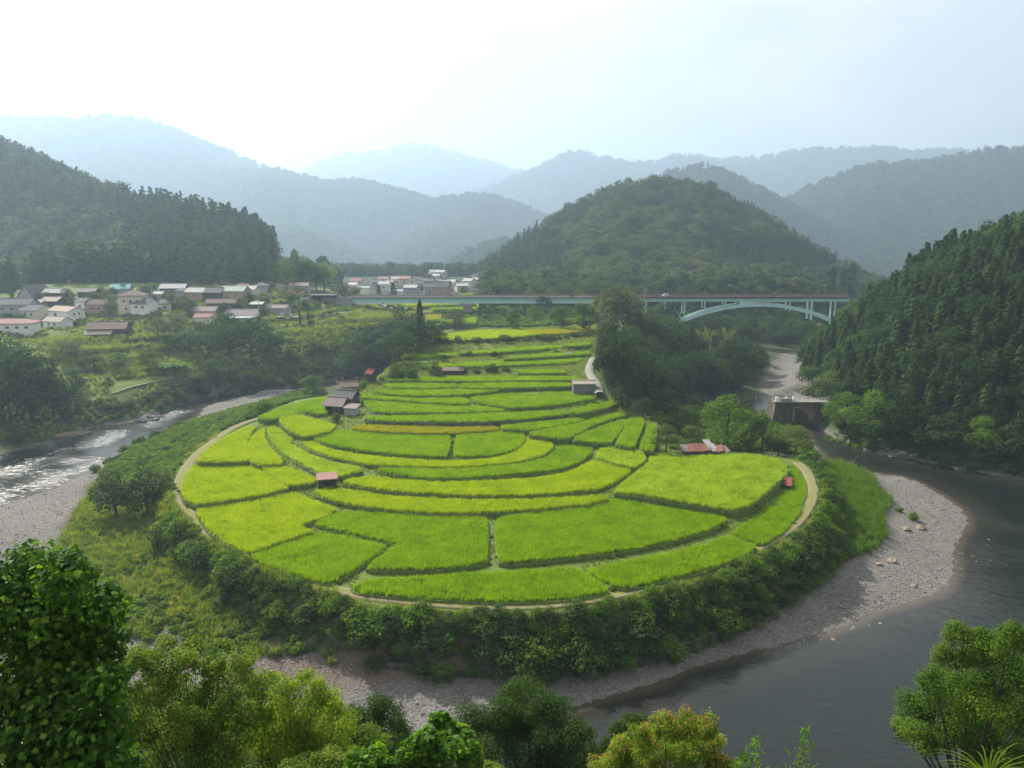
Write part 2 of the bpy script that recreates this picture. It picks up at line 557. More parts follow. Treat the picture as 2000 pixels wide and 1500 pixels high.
for i, (o, c, lab, z) in enumerate(PADDIES):
    o = np.array(o, float)
    zc = (zfan(o[:, 1].mean() * 0.5 + o[:, 1].max() * 0.5) if z is None else z) + 0.011 * (i % 9)
    PAD.append((offset_poly(chaikin(at_z(o[:, 0], o[:, 1], zc + 0.75)[:, :2], 0.11, 2), 0.0), float(zc)))

ROAD_PX = [(505,822),(478,829),(442,845),(395,880),(360,918),(346,955),(356,985),(385,1023),(425,1055),(500,1095),(580,1126),(640,1145),(700,1164),(800,1176),(900,1183),(1000,1185),(1100,1182),(1190,1166),(1300,1139),(1400,1108),(1480,1072),(1540,1036),(1577,1000),(1590,960),(1583,932),(1572,915),(1556,903)]
ROAD = np.array([at_z(u, v, zfan(v) - 0.35 if v > 830 else 10.7) for u, v in ROAD_PX])
ROAD[:, 2] = np.interp(np.arange(len(ROAD)), [0, 5, 12, 19, 26], [10.6, 8.6, 7.9, 7.9, 8.3])
ROAD = np.array([at_z(p[0], p[1], z) for p, z in zip(ROAD_PX, ROAD[:, 2])])
ROAD = resample(chaikin(ROAD, 0.25, 2, False), 1.0)

rim = offset_poly(np.r_[ROAD[::6, :2], [[10, 150]]], 2.3)[:-1]
back_px = [(1540,893,8.5),(1500,884,9.5),(1420,881,9.8),(1300,877,10),(1286,822,12),(1240,795,13.2),(1216,779,14),(1185,762,15),(1172,735,16.2),(1160,700,18.5),(1162,660,21),(1168,632,22.6),(1100,636,22.6),(1000,639,22.3),(930,640,22.3),(845,652,22),(800,680,19.5),(770,705,18),(735,735,16),(690,755,15),(655,764,14),(600,776,13),(550,790,12.3),(503,807,11.5)]
back = np.array([at_z(u, v, z)[:2] for u, v, z in back_px])
FAN = np.r_[rim, back]
fan_pts = [(*p, z - 0.45) for p, z in zip(ROAD[::5, :2], ROAD[::5, 2] + 0.4)]
for o, z in PAD:
    for p in o[::max(1, len(o) // 10)]:
        fan_pts.append((p[0], p[1], z - 0.45))
for (u, v, z), p in zip(back_px, back):
    fan_pts.append((p[0], p[1], z - 0.4))
fp = np.array(fan_pts)
keep = []
for i, p in enumerate(fp):
    if all(np.hypot(*(fp[j, :2] - p[:2])) > 1.2 for j in keep):
        keep.append(i)
fan_tps = TPS(fp[keep], 0.004)

WATER_PX = [(-420,1010),(-150,930),(0,887),(75,869),(105,857),(160,838),(195,831),(250,826),(300,811),(325,799),(375,780),(440,769),(500,762),(580,755),(640,747),(662,738),(690,728),(700,735),(668,750),(640,757),(577,760),(500,772),(440,783),(400,794),(382,818),(350,829),(302,850),(250,875),(222,902),(192,917),(150,933),(62,968),(0,990),(-150,1060),(-250,1180),(60,1330),(300,1390),(600,1425),(850,1432),(1000,1412),(1100,1388),(1144,1371),(1210,1353),(1300,1332),(1330,1305),(1420,1287),(1460,1270),(1496,1272),(1535,1254),(1655,1224),(1700,1197),(1775,1179),(1850,1155),(1868,1110),(1860,1075),(1872,1050),(1892,1030),(1890,1012),(1870,987),(1837,965),(1800,945),(1762,929),(1712,926),(1660,912),(1605,893),(1580,855),(1570,832),(1520,812),(1450,806),(1430,790),(1470,778),(1540,768),(1575,790),(1598,826),(1612,848),(1660,865),(1705,884),(1787,897),(1875,915),(1937,926),(2000,938),(2200,975),(2600,1080)]
WATER = at_z(*np.array(WATER_PX, float).T, 0.0)[:, :2]
WATER = np.r_[WATER, [[135, 66], [60, 66], [20, 66], [-20, 66], [-60, 70], [-110, 80], [-150, 110]]]
WATER = chaikin(WATER, 0.25, 1)

LOW = [  # (u, v, z) points of the ground outside the terraces
 (100,1000,.6),(40,1035,.8),(150,965,.5),(30,1000,.4),(180,1060,1.6),(300,1100,2.6),(300,1200,2.0),(200,1200,1.1),(400,1150,4.0),(500,1215,3.4),(600,1250,2.6),(700,1240,2.6),
 (300,960,4.2),(250,920,2.0),(330,885,3.5),(430,815,3.0),(500,790,3.5),(250,1280,.8),(120,1120,.8),
 (700,1330,.9),(900,1350,.6),(560,1310,1.3),(1000,1300,1.0),(800,1290,1.8),(1200,1310,.7),(1400,1255,.8),(1500,1230,.7),(1650,1170,.8),(1700,1100,1.3),(1800,1050,.6),(1750,975,.6),(1850,1020,.3),
 (1690,950,1.8),(1650,1000,3.0),(1640,930,2.4),(1680,1050,2.2),(1620,1090,2.6),
 (200,778,6.5),(300,747,7.6),(405,729,8.4),(500,717,8.8),(250,733,9.0),(160,762,8.0),(350,725,9.5),(300,700,12),(200,680,14.5),(400,690,13),(150,652,18),(300,650,18),(450,650,17),(60,645,19),(-100,650,20),(100,620,22),(300,612,23.5),(450,592,26.5),(200,582,28.5),(0,590,27),(400,573,29),(600,592,24.5),(600,620,20.5),(600,660,15),(600,690,11),(620,715,6),(700,620,19.5),(740,605,19.5),(750,640,16.5),(520,560,31),(-200,600,27),
 (50,840,2.0),(0,865,1.2),(50,760,9),(0,700,15),(-200,800,8),(-300,900,2),(560,735,2.5),(450,750,3.0),(380,765,3.5),
 (800,612,18.8),(850,592,19.3),(900,628,16.8),(750,566,21),(850,556,21),(700,556,22.5),(950,560,21),(930,600,19),
 (1000,622,18),(1100,618,18.5),(1180,640,21),
 (1200,720,15.5),(1215,650,20.5),(1290,770,6),(1350,795,2.5),(1400,745,4),(1450,745,1.6),(1300,690,14),(1260,640,19.5),(1400,665,12),(1470,695,4),(1500,720,1.2),(1550,710,1.0),(1580,700,1.4),(1545,755,.8),(1600,690,1.6),
 (1300,850,8.3),(1400,862,7.0),(1480,862,4.5),(1545,880,4.5),(1440,820,2.2),(1330,815,5),
 (1625,838,2.2),(1650,820,6),(1720,868,2.5),(1850,900,2.2),(2000,922,2.6),(2200,960,3),
]
low_pts = [tuple(at_z(u, v, z)) for u, v, z in LOW]
for p in WATER[::3]:
    low_pts.append((p[0], p[1], 0.05))
for x in (-160, -100, -50, -20, 10, 40, 80, 140):          # the steep slope the viewer stands on
    for y, z in ((-25, 60), (3, 53), (20, 36), (40, 18), (58, 4)):
        low_pts.append((x, y, z))
for x, y, z in ((-100, 700, 22), (200, 700, 22), (-300, 480, 34), (330, 480, 20), (300, 250, 12), (260, 120, 6), (-260, 300, 26), (-250, 200, 8), (-240, 120, 4), (120, 400, 4), (160, 440, 6)):
    low_pts.append((x, y, z))
lp = np.array(low_pts)
keep = []
for i, p in enumerate(lp):
    if all(np.hypot(*(lp[j, :2] - p[:2])) > 2.0 for j in keep):
        keep.append(i)
low_tps = TPS(lp[keep], 0.01)

def ridge(pts, slope, rnd, drop):
    """pts: (u, v, depth) of a skyline; drop = height of the trees on it."""
    p = np.array([at_y(u, v, d) for u, v, d in pts])
    p[:, 2] -= drop
    step = max(6.0, pts[0][2] * 0.018)
    return resample(p, step), slope, rnd

HILLS = [
 ridge([(-260,190,760),(-100,240,720),(0,283,680),(60,312,660),(150,352,630),(250,372,600),(330,385,570),(400,405,540),(450,425,510),(500,462,480),(535,505,450)], 0.58, 16, 13),
 ridge([(940,572,680),(990,525,700),(1080,445,740),(1120,408,755),(1180,374,770),(1250,350,778),(1330,344,780),(1390,368,780),(1450,410,765),(1520,462,740),(1570,500,715),(1592,545,690)], 0.80, 28, 10),
 ridge([(1240,356,770),(1215,420,660),(1180,500,560),(1150,560,490)], 0.62, 14, 10),
 ridge([(1340,350,775),(1335,440,650),(1330,520,555),(1325,566,490)], 0.62, 14, 10),
 ridge([(1430,396,765),(1450,460,660),(1475,520,570),(1490,566,500)], 0.62, 14, 10),
 ridge([(1100,426,745),(1060,490,640),(1020,545,550),(1000,572,500)], 0.62, 14, 10),
 ridge([(1545,486,720),(1558,520,650),(1566,545,600)], 0.62, 14, 10),
 ridge([(880,560,1450),(920,495,1500),(960,474,1520),(1060,450,1550),(1200,450,1550)], 0.7, 30, 11),
 ridge([(1300,345,2050),(1335,328,2030),(1390,328,2000),(1440,352,1970),(1500,392,1920),(1560,452,1860),(1640,520,1750),(1700,560,1650)], 0.62, 40, 10),
 ridge([(1540,440,2350),(1570,395,2350),(1640,352,2350),(1720,327,2350),(1800,317,2330),(1900,302,2300),(2000,292,2260),(2200,275,2200),(2500,250,2150)], 0.55, 60, 10),
 ridge([(1760,330,2330),(1700,430,1950),(1680,500,1650)], 0.55, 45, 10),
 ridge([(960,392,4700),(1000,370,4700),(1060,336,4700),(1140,306,4700),(1200,323,4700),(1280,327,4700),(1330,311,4750),(1420,317,4750),(1500,314,4750),(1580,306,4750),(1680,289,4750),(1760,300,4750),(1840,302,4750),(2000,310,4750),(2300,300,4750)], 0.5, 150, 8),
 ridge([(-500,250,3500),(-200,245,3500),(0,234,3500),(120,241,3460),(230,241,3420),(300,268,3350),(350,298,3280),(420,325,3200)], 0.5, 120, 8),
 ridge([(180,352,3000),(280,335,3000),(410,322,3000),(500,326,2960),(560,331,2940),(620,340,2920),(700,352,2900),(760,371,2860),(830,394,2820),(900,380,2780),(950,382,2740),(1010,402,2700),(1050,422,2660),(1082,446,2620)], 0.5, 60, 9),
 ridge([(940,385,2760),(880,450,2300),(840,520,1900)], 0.5, 45, 9),
 ridge([(520,330,2950),(560,430,2300),(600,510,1800)], 0.5, 45, 9),
 ridge([(480,420,6300),(620,345,6300),(700,312,6300),(800,292,6300),(900,314,6300),(1000,348,6300),(1100,390,6300)], 0.45, 170, 6),
]
RH = np.array([at_y(u, v, d) for u, v, d in [(2350,250,235),(2150,330,250),(2000,408,268),(1950,432,280),(1900,455,292),(1850,492,304),(1800,520,316),(1750,560,328),(1700,600,340),(1660,640,352),(1640,672,362)]])
RH[:, 2] -= 11
HILLS.append((resample(RH, 6.0), 0.78, 8))

def hills_z(x, y):
    sh = np.shape(x)
    x, y = np.ravel(x), np.ravel(y)
    z = np.full(len(x), -300.0)
    for k, (p, s, r) in enumerate(HILLS):
        wob = 1 + 0.22 * fbm(x / 110, y / 110, 20 + k, 3) if k < 7 or k == len(HILLS) - 1 else 1 + 0.34 * fbm(x / 420, y / 420, 20 + k, 4)
        h = np.full(len(x), -1e3)
        for q in p:
            d = np.hypot(x - q[0], y - q[1])
            h = np.maximum(h, q[2] - s * wob * (np.sqrt(d * d + r * r) - r))
        z = np.maximum(z, h)
    return z.reshape(sh)

def smax(a, b, k):
    h = np.clip(0.5 + 0.5 * (a - b) / k, 0, 1)
    return b + (a - b) * h + k * h * (1 - h)

def valley_floor(x, y):
    x, y = np.asarray(x, float), np.asarray(y, float)
    gorge = np.clip((x - 0.355 * y + 5) / 40, 0, 1) * 19.0      # the river leaves through the gorge on the right
    return 20.0 - np.clip(y - 680, 0, 2200) * 0.062 - gorge

def terrain(x, y, near=True):
    hz = hills_z(x, y)
    base = valley_floor(x, y)
    if not near:
        lowz = base
    else:
        lowz = low_tps(x, y)
    z = smax(hz, lowz, 6.0)
    if near:
        sdw = sdist(x, y, WATER)
        # keep hills and banks off the river
        z = np.where(sdw < 25, np.minimum(z, np.maximum(lowz, 0.05 + np.maximum(sdw, 0) * 0.95)), z)
        z = np.where(sdw < 0, -0.12 - np.minimum(1.3, 0.13 * -sdw), np.maximum(z, 0.04 + np.clip(sdw * 0.06, 0, 0.35)))
        # old garden terraces on the left bank
        tm = np.clip((-22 - x) / 8, 0, 1) * np.clip((y - 215) / 20, 0, 1) * np.clip((395 - y) / 25, 0, 1) * np.clip((sdw - 14) / 8, 0, 1) * np.clip((z - 8.5) / 1.5, 0, 1)
        st = 2.3
        zz = (z + 0.7 * fbm(x / 22, y / 22, 15, 2)) / st
        fr = zz - np.floor(zz)
        zt_ = (np.floor(zz) + np.clip((fr - 0.72) / 0.28, 0, 1)) * st + 0.8
        z = z + (zt_ - z) * tm
        sdf = sdist(x, y, FAN)
        zf = fan_tps(x, y)
        t = np.clip(sdf / 4.0, 0, 1)
        t = t * t * (3 - 2 * t)
        z = np.where(sdf < 4, np.where(z < zf, zf + (z - zf) * t, zf + (z - zf) * np.clip(sdf / 4, 0, 1)), z)
        z = z + np.where((sdf > 3) & (sdw > 1.5), 0.22 * fbm(x / 4, y / 4, 5, 3), 0) * np.clip(sdw / 6, 0, 1)
    return z

NX0, NX1, NY0, NY1, NR = -270.0, 300.0, -30.0, 470.0, 1.6
gx, gy = np.arange(NX0, NX1 + 0.1, NR), np.arange(NY0, NY1 + 0.1, NR)
GX, GY = np.meshgrid(gx, gy)
GZ = terrain(GX, GY)
# let the far ground meet the near sheet
edge = np.minimum(np.minimum(GX - NX0, NX1 - GX), NY1 - GY)
te = np.clip(edge / 40, 0, 1)
FZN = smax(hills_z(GX, GY), valley_floor(GX, GY), 6.0)
GZ = np.where(GY > 150, FZN + (GZ - FZN) * te, GZ)
FX0, FX1, FY0, FY1, FR = -4200.0, 4400.0, -60.0, 7000.0, 22.0
hx, hy = np.arange(FX0, FX1 + 0.1, FR), np.arange(FY0, FY1 + 0.1, FR)
HX, HY = np.meshgrid(hx, hy)
HZ = terrain(HX, HY, False)
rough_ = np.clip((HZ - 2 - valley_floor(HX, HY)) / 60, 0, 1)
HZ = HZ + rough_ * (40 * fbm(HX / 330, HY / 330, 3, 4) - 8) * np.clip((HY - 1400) / 1500, 0, 1)

def bil(G, x0, y0, r, x, y):
    fx, fy = (np.asarray(x) - x0) / r, (np.asarray(y) - y0) / r
    ix = np.clip(np.floor(fx).astype(int), 0, G.shape[1] - 2)
    iy = np.clip(np.floor(fy).astype(int), 0, G.shape[0] - 2)
    fx, fy = np.clip(fx - ix, 0, 1), np.clip(fy - iy, 0, 1)
    return (G[iy, ix] * (1 - fx) + G[iy, ix + 1] * fx) * (1 - fy) + (G[iy + 1, ix] * (1 - fx) + G[iy + 1, ix + 1] * fx) * fy

def Z(x, y):
    x, y = np.asarray(x, float), np.asarray(y, float)
    ins = (x > NX0 + 1) & (x < NX1 - 1) & (y > NY0) & (y < NY1 - 1)
    return np.where(ins, bil(GZ, NX0, NY0, NR, x, y), bil(HZ, FX0, FY0, FR, x, y))

_tt = np.r_[np.arange(4, 700, 0.6), np.arange(700, 7000, 8)]
def hit(u, v):
    """Where the sight line through a pixel of the photograph meets the ground."""
    r = ray(u, v)
    r = r / r[1]
    p = CAM + r * _tt[:, None]
    b = np.nonzero(p[:, 2] < Z(p[:, 0], p[:, 1]))[0]
    return p[b[0]] if len(b) else p[-1]

# ------------------------------------------------------------------ ground sheets
def grid_faces(ny, nx, mask=None):
    i = np.arange(ny * nx).reshape(ny, nx)
    f = np.stack([i[:-1, :-1], i[:-1, 1:], i[1:, 1:], i[1:, :-1]], -1)
    return f.reshape(-1, 4) if mask is None else f[mask]

def compact(v, f):
    u, inv = np.unique(f, return_inverse=True)
    return v[u], inv.reshape(f.shape), u

SDW = sdist(GX, GY, WATER)
SDF = sdist(GX, GY, FAN)
def px_poly(pts, z=None):
    return np.array([hit(u, v)[:2] if z is None else at_z(u, v, z)[:2] for u, v in pts])
GRAVEL_POLYS = [px_poly(p, 0.7) for p in (
  [(-250,1250),(-200,1000),(0,975),(70,960),(150,928),(200,912),(185,935),(165,970),(140,1010),(120,1060),(110,1110),(-20,1160)],
  [(360,826),(395,790),(440,778),(500,767),(580,757),(600,760),(560,772),(500,790),(440,806),(380,826)],
  [(200,1300),(240,1245),(330,1255),(500,1290),(600,1288),(740,1275),(760,1262),(880,1268),(1000,1285),(1200,1290),(1400,1245),(1520,1195),(1620,1130),(1690,1080),(1720,1030),(1720,985),(1700,945),(1705,925),(1770,925),(1845,960),(1900,1010),(1905,1040),(1880,1060),(1890,1110),(1860,1170),(1700,1215),(1650,1240),(1500,1285),(1420,1300),(1300,1350),(1130,1395),(900,1440),(600,1440),(300,1400)],
  [(1480,790),(1486,748),(1502,717),(1530,698),(1610,685),(1602,705),(1578,735),(1570,765),(1600,800),(1560,815),(1510,806)])]
grav = np.zeros(GX.shape)
for p in GRAVEL_POLYS:
    grav = np.maximum(grav, np.clip(0.5 - sdist(GX, GY, p) / 2.0 + 0.8 * fbm(GX / 5, GY / 5, 9, 3), 0, 1))
grav = np.maximum(grav, (SDW < 0.3) * 1.0) * (SDF > 2.5)
GRASS_POLYS = [px_poly(p) for p in (
  [(150,790),(200,768),(230,742),(300,735),(330,738),(290,748),(200,780)],
  [(60,665),(105,645),(150,655),(110,690)], [(430,725),(480,705),(520,710),(470,720)],
  [(150,668),(320,655),(320,668),(150,682)], [(570,640),(700,610),(760,615),(720,650),(640,672)])]
gras = np.clip(0.6 - SDF / 1.5, 0, 1)
for p in GRASS_POLYS:
    gras = np.maximum(gras, np.clip(0.7 - sdist(GX, GY, p) / 1.5, 0, 1))
valley = ((GY > 395) & (GX > -110) & (GX < 10) & (GZ < 26)) * 1.0
gras = np.maximum(gras, valley)
gras = np.maximum(gras, np.clip((-22 - GX) / 8, 0, 1) * np.clip((GY - 215) / 20, 0, 1) * np.clip((400 - GY) / 10, 0, 1) * np.clip((SDW - 14) / 8, 0, 1))
SOIL_POLYS = [px_poly(p) for p in (
  [(660,622),(700,613),(760,604),(745,612),(700,622),(662,630)], [(684,632),(700,628),(790,620),(800,634),(780,640),(764,622),(700,636)],
  [(740,606),(752,600),(800,628),(808,645),(790,640),(760,618)],
  [(480,1335),(500,1288),(640,1284),(760,1260),(900,1266),(1010,1290),(950,1312),(800,1325),(720,1352),(600,1348)])]
soil = np.zeros(GX.shape)
for p in SOIL_POLYS:
    soil = np.maximum(soil, np.clip(0.6 - sdist(GX, GY, p) / 1.2, 0, 1))
cover = np.stack([grav, gras, soil, np.ones(GX.shape)], -1)

def ground_material():
    m, n, l = new_mat('ground')
    tc = n.new('ShaderNodeTexCoord')
    at = n.new('ShaderNodeAttribute')
    at.attribute_name = 'cover'
    sp = n.new('ShaderNodeSeparateColor')
    l.new(at.outputs['Color'], sp.inputs[0])
    def noise(sc, det=6, ro=0.6):
        z = n.new('ShaderNodeTexNoise')
        z.inputs['Scale'].default_value = sc
        z.inputs['Detail'].default_value = det
        z.inputs['Roughness'].default_value = ro
        l.new(tc.outputs['Object'], z.inputs['Vector'])
        return z
    n1, n2, n3 = noise(0.35), noise(2.2, 4), noise(0.06, 3)
    floor_ = ramp(n, [(0.020, 0.028, 0.010), (0.045, 0.065, 0.018), (0.075, 0.075, 0.03)], [0.3, 0.5, 0.72])
    l.new(n1.outputs['Fac'], floor_.inputs['Fac'])
    gr = ramp(n, [(0.06, 0.105, 0.015), (0.095, 0.15, 0.02), (0.145, 0.17, 0.035), (0.18, 0.155, 0.065)], [0.3, 0.5, 0.66, 0.78])
    l.new(n2.outputs['Fac'], gr.inputs['Fac'])
    vo = n.new('ShaderNodeTexVoronoi')
    vo.inputs['Scale'].default_value = 3.2
    l.new(tc.outputs['Object'], vo.inputs['Vector'])
    sv = n.new('ShaderNodeSeparateColor')
    l.new(vo.outputs['Color'], sv.inputs[0])
    gv = ramp(n, [(0.07, 0.066, 0.06), (0.125, 0.12, 0.11), (0.19, 0.18, 0.165), (0.24, 0.22, 0.195)], [0.0, 0.4, 0.8, 1.0])
    l.new(sv.outputs[0], gv.inputs['Fac'])
    sand = ramp(n, [(0.12, 0.105, 0.09), (0.165, 0.15, 0.132)], [0.4, 0.6])
    l.new(n3.outputs['Fac'], sand.inputs['Fac'])
    gmix = n.new('ShaderNodeMix')
    gmix.data_type = 'RGBA'
    gmix.inputs['Factor'].default_value = 0.45
    l.new(gv.outputs[0], gmix.inputs['A'])
    l.new(sand.outputs[0], gmix.inputs['B'])
    so = ramp(n, [(0.10, 0.075, 0.058), (0.165, 0.13, 0.105)], [0.35, 0.65])
    l.new(n2.outputs['Fac'], so.inputs['Fac'])
    cur = floor_.outputs[0]
    for k, c in ((1, gr.outputs[0]), (0, gmix.outputs['Result']), (2, so.outputs[0])):
        mx = n.new('ShaderNodeMix')
        mx.data_type = 'RGBA'
        l.new(sp.outputs[k], mx.inputs['Factor'])
        l.new(cur, mx.inputs['A'])
        l.new(c, mx.inputs['B'])
        cur = mx.outputs['Result']
    p = n.new('ShaderNodeBsdfPrincipled')
    p.inputs['Roughness'].default_value = 0.9
    p.inputs['Specular IOR Level'].default_value = 0.2
    l.new(cur, p.inputs['Base Color'])
    b = n.new('ShaderNodeBump')
    b.inputs['Distance'].default_value = 0.15
    b.inputs['Strength'].default_value = 0.7
    ad = n.new('ShaderNodeMath')
    ad.operation = 'ADD'
    l.new(vo.outputs['Distance'], ad.inputs[0])
    l.new(n2.outputs['Fac'], ad.inputs[1])
    l.new(ad.outputs[0], b.inputs['Height'])
    l.new(b.outputs[0], p.inputs['Normal'])
    o = n.new('ShaderNodeOutputMaterial')
    l.new(p.outputs[0], o.inputs['Surface'])
    return m

M = {}
M['ground'] = ground_material()
v = np.stack([GX, GY, GZ], -1).reshape(-1, 3)
ground = mesh_obj('ground', np_mesh('ground', v, grid_faces(*GX.shape), [M['ground']], smooth=True, attrs={'cover': ('POINT', cover.reshape(-1, 4))}))
tag(ground, kind='structure')
M['forest_floor'] = plain_mat('forest_floor', [(0.010, 0.018, 0.006), (0.022, 0.036, 0.011)], scale=0.02, rough=0.95, bump=2.0)
hm = ~((HX[:-1, :-1] > NX0 + 2) & (HX[1:, 1:] < NX1 - 2) & (HY[:-1, :-1] > NY0 - 40) & (HY[1:, 1:] < NY1 - 2))
# only the ground the valley can see: a wide wedge in front of the viewer
wedge = (np.abs(HX) < 260 + np.maximum(HY, 0) * 0.80)[:-1, :-1]
v = np.stack([HX, HY, HZ - 0.6], -1).reshape(-1, 3)
v, f, _ = compact(v, grid_faces(*HX.shape, mask=(hm & wedge)))
hills = mesh_obj('hills', np_mesh('hills', v, f, [M['forest_floor']], smooth=True))
tag(hills, kind='structure')

# ------------------------------------------------------------------ the river
def water_material():
    m, n, l = new_mat('river_water')
    tc = n.new('ShaderNodeTexCoord')
    at = n.new('ShaderNodeAttribute')
    at.attribute_name = 'flow'
    sp = n.new('ShaderNodeSeparateColor')
    l.new(at.outputs['Color'], sp.inputs[0])       # R depth, G rapids
    nz = n.new('ShaderNodeTexNoise')
    nz.inputs['Scale'].default_value = 0.55
    nz.inputs['Detail'].default_value = 7
    nz.inputs['Roughness'].default_value = 0.62
    nz.inputs['Distortion'].default_value = 0.6
    l.new(tc.outputs['Object'], nz.inputs['Vector'])
    nb = n.new('ShaderNodeTexNoise')
    nb.inputs['Scale'].default_value = 0.09
    nb.inputs['Detail'].default_value = 4
    l.new(tc.outputs['Object'], nb.inputs['Vector'])
    r = ramp(n, [(0.085, 0.066, 0.045), (0.026, 0.025, 0.021), (0.010, 0.014, 0.012)], [0.0, 0.22, 1.0])
    l.new(sp.outputs[0], r.inputs['Fac'])
    # foam where the water breaks
    fo = n.new('ShaderNodeMath')
    fo.operation = 'MULTIPLY_ADD'
    fo.inputs[1].default_value = 0.62
    l.new(sp.outputs[1], fo.inputs[0])
    l.new(nz.outputs['Fac'], fo.inputs[2])
    fr = ramp(n, [(0, 0, 0), (0.85, 0.85, 0.85)], [1.04, 1.36])
    l.new(fo.outputs[0], fr.inputs['Fac'])
    mx = n.new('ShaderNodeMix')
    mx.data_type = 'RGBA'
    l.new(fr.outputs[0], mx.inputs['Factor'])
    l.new(r.outputs[0], mx.inputs['A'])
    mx.inputs['B'].default_value = (0.55, 0.57, 0.58, 1)
    p = n.new('ShaderNodeBsdfPrincipled')
    p.inputs['IOR'].default_value = 1.33
    l.new(mx.outputs['Result'], p.inputs['Base Color'])
    rr = n.new('ShaderNodeMapRange')
    rr.inputs['To Min'].default_value = 0.10
    rr.inputs['To Max'].default_value = 0.30
    l.new(sp.outputs[1], rr.inputs['Value'])
    l.new(rr.outputs[0], p.inputs['Roughness'])
    b = n.new('ShaderNodeBump')
    br = n.new('ShaderNodeMapRange')
    br.inputs['To Min'].default_value = 0.17
    br.inputs['To Max'].default_value = 0.75
    l.new(sp.outputs[1], br.inputs['Value'])
    bs = n.new('ShaderNodeMath')
    bs.operation = 'MULTIPLY'
    l.new(br.outputs[0], bs.inputs[0])
    bb = n.new('ShaderNodeMapRange')
    bb.inputs['From Min'].default_value = 0.35
    bb.inputs['From Max'].default_value = 0.65
    bb.inputs['To Min'].default_value = 0.5
    bb.inputs['To Max'].default_value = 1.5
    l.new(nb.outputs['Fac'], bb.inputs['Value'])
    l.new(bb.outputs[0], bs.inputs[1])
    l.new(bs.outputs[0], b.inputs['Strength'])
    b.inputs['Distance'].default_value = 0.5
    l.new(nz.outputs['Fac'], b.inputs['Height'])
    l.new(b.outputs[0], p.inputs['Normal'])
    o = n.new('ShaderNodeOutputMaterial')
    l.new(p.outputs[0], o.inputs['Surface'])
    return m
M['water'] = water_material()
wr = 2.0
wx, wy = np.arange(-262, 290, wr), np.arange(50, 330, wr)
WX, WY = np.meshgrid(wx, wy)
wsd = sdist(WX, WY, WATER)
wm = (wsd < 3.5)
wm = wm[:-1, :-1] | wm[1:, :-1] | wm[:-1, 1:] | wm[1:, 1:]
rap = np.zeros(WX.shape)
for pts, w_ in (([(590,757),(500,766),(400,785),(330,810),(300,830)], 5.5), ([(225,846),(180,868),(120,880),(60,898),(0,935),(-60,960)], 6), ([(200,905),(150,920),(80,945),(0,965),(-80,1000)], 6.5), ([(1890,1000),(1960,1025),(2060,1050)], 4), ([(1880,1090),(1950,1080),(2050,1090)], 4.5)):
    q = px_poly(pts, 0)
    rap = np.maximum(rap, np.clip(1.25 - seg_dist(WX, WY, q, False) / w_, 0, 1))
rap = np.maximum(rap, 0.5 * (WX < -55) * np.clip((200 - WY) / 60 + 1, 0, 1))
rap = np.clip(rap * (0.75 + 0.9 * fbm(WX / 6, WY / 6, 31, 3)), 0, 1)
flow = np.stack([np.clip(-wsd / 9, 0, 1), rap, 0 * rap, 0 * rap + 1], -1).reshape(-1, 4)
v = np.stack([WX, WY, 0 * WX], -1).reshape(-1, 3)
v, f, u_ = compact(v, grid_faces(*WX.shape, mask=wm))
river = mesh_obj('river', np_mesh('river', v, f, [M['water']], smooth=True, attrs={'flow': ('POINT', flow[u_])}))
tag(river, kind='structure')
# ------------------------------------------------------------------ terraced rice paddies
RICE = {
 'green': leaf_mat('rice_green', [(0.105, 0.204, 0.0033), (0.154, 0.270, 0.0044), (0.204, 0.319, 0.0055)], 0.5, (2.05, 1.9, 0.4), 0.6, 0.08, 0.5, 0.55),
 'lime': leaf_mat('rice_lime', [(0.182, 0.270, 0.0044), (0.248, 0.347, 0.0055), (0.308, 0.396, 0.0077)], 0.5, (1.9, 1.75, 0.4), 0.6, 0.08, 0.5, 0.55),
 'pale': leaf_mat('rice_pale', [(0.154, 0.259, 0.0154), (0.237, 0.352, 0.0275), (0.330, 0.429, 0.0660)], 0.5, (1.85, 1.75, 0.5), 0.6, 0.1, 0.5, 0.6),
 'gold': leaf_mat('rice_gold', [(0.24, 0.28, 0.006), (0.29, 0.31, 0.008), (0.34, 0.33, 0.012)], 0.45, (1.6, 1.5, 0.5), 0.6, 0.1, 0.3, 0.5),
}

def blades(r, nb, rad, h, w, lean, segs=2):
    """A tuft of upright arching blades; returns quads."""
    V, F, T = [], [], []
    for _ in range(nb):
        a, rr = r.uniform(0, 6.283), rad * math.sqrt(r.uniform())
        bx, by = rr * math.cos(a), rr * math.sin(a)
        d = r.uniform(0, 6.283)
        dx, dy = math.cos(d), math.sin(d)
        hh = h * r.uniform(0.72, 1.1)
        L = lean * r.uniform(0.2, 1.0)
        wx_, wy_ = -dy * w / 2, dx * w / 2
        b = len(V)
        for s in range(segs + 1):
            t = s / segs
            o = L * t * t
            ww = 1 - 0.85 * t * t
            zz = hh * (t - 0.25 * (L / h) * t * t)
            V += [(bx + dx * o - wx_ * ww, by + dy * o - wy_ * ww, zz), (bx + dx * o + wx_ * ww, by + dy * o + wy_ * ww, zz)]
        tt = r.uniform()
        for s in range(segs):
            F.append((b + 2 * s, b + 2 * s + 1, b + 2 * s + 3, b + 2 * s + 2))
            T.append(tt)
    return np.array(V), np.array(F), np.array(T)

RICE_G = {}
for key in RICE:
    ps = []
    for k in range(3):
        V, F, T = blades(np.random.default_rng(40 + k), 22, 0.27, 0.86, 0.055, 0.34)
        ps.append(proto('rice_tuft', np_mesh('rice_tuft', V, F, [RICE[key]], attrs={'tint': ('FACE', T)})))
    RICE_G[key] = scatter_group('rice_' + key, ps)

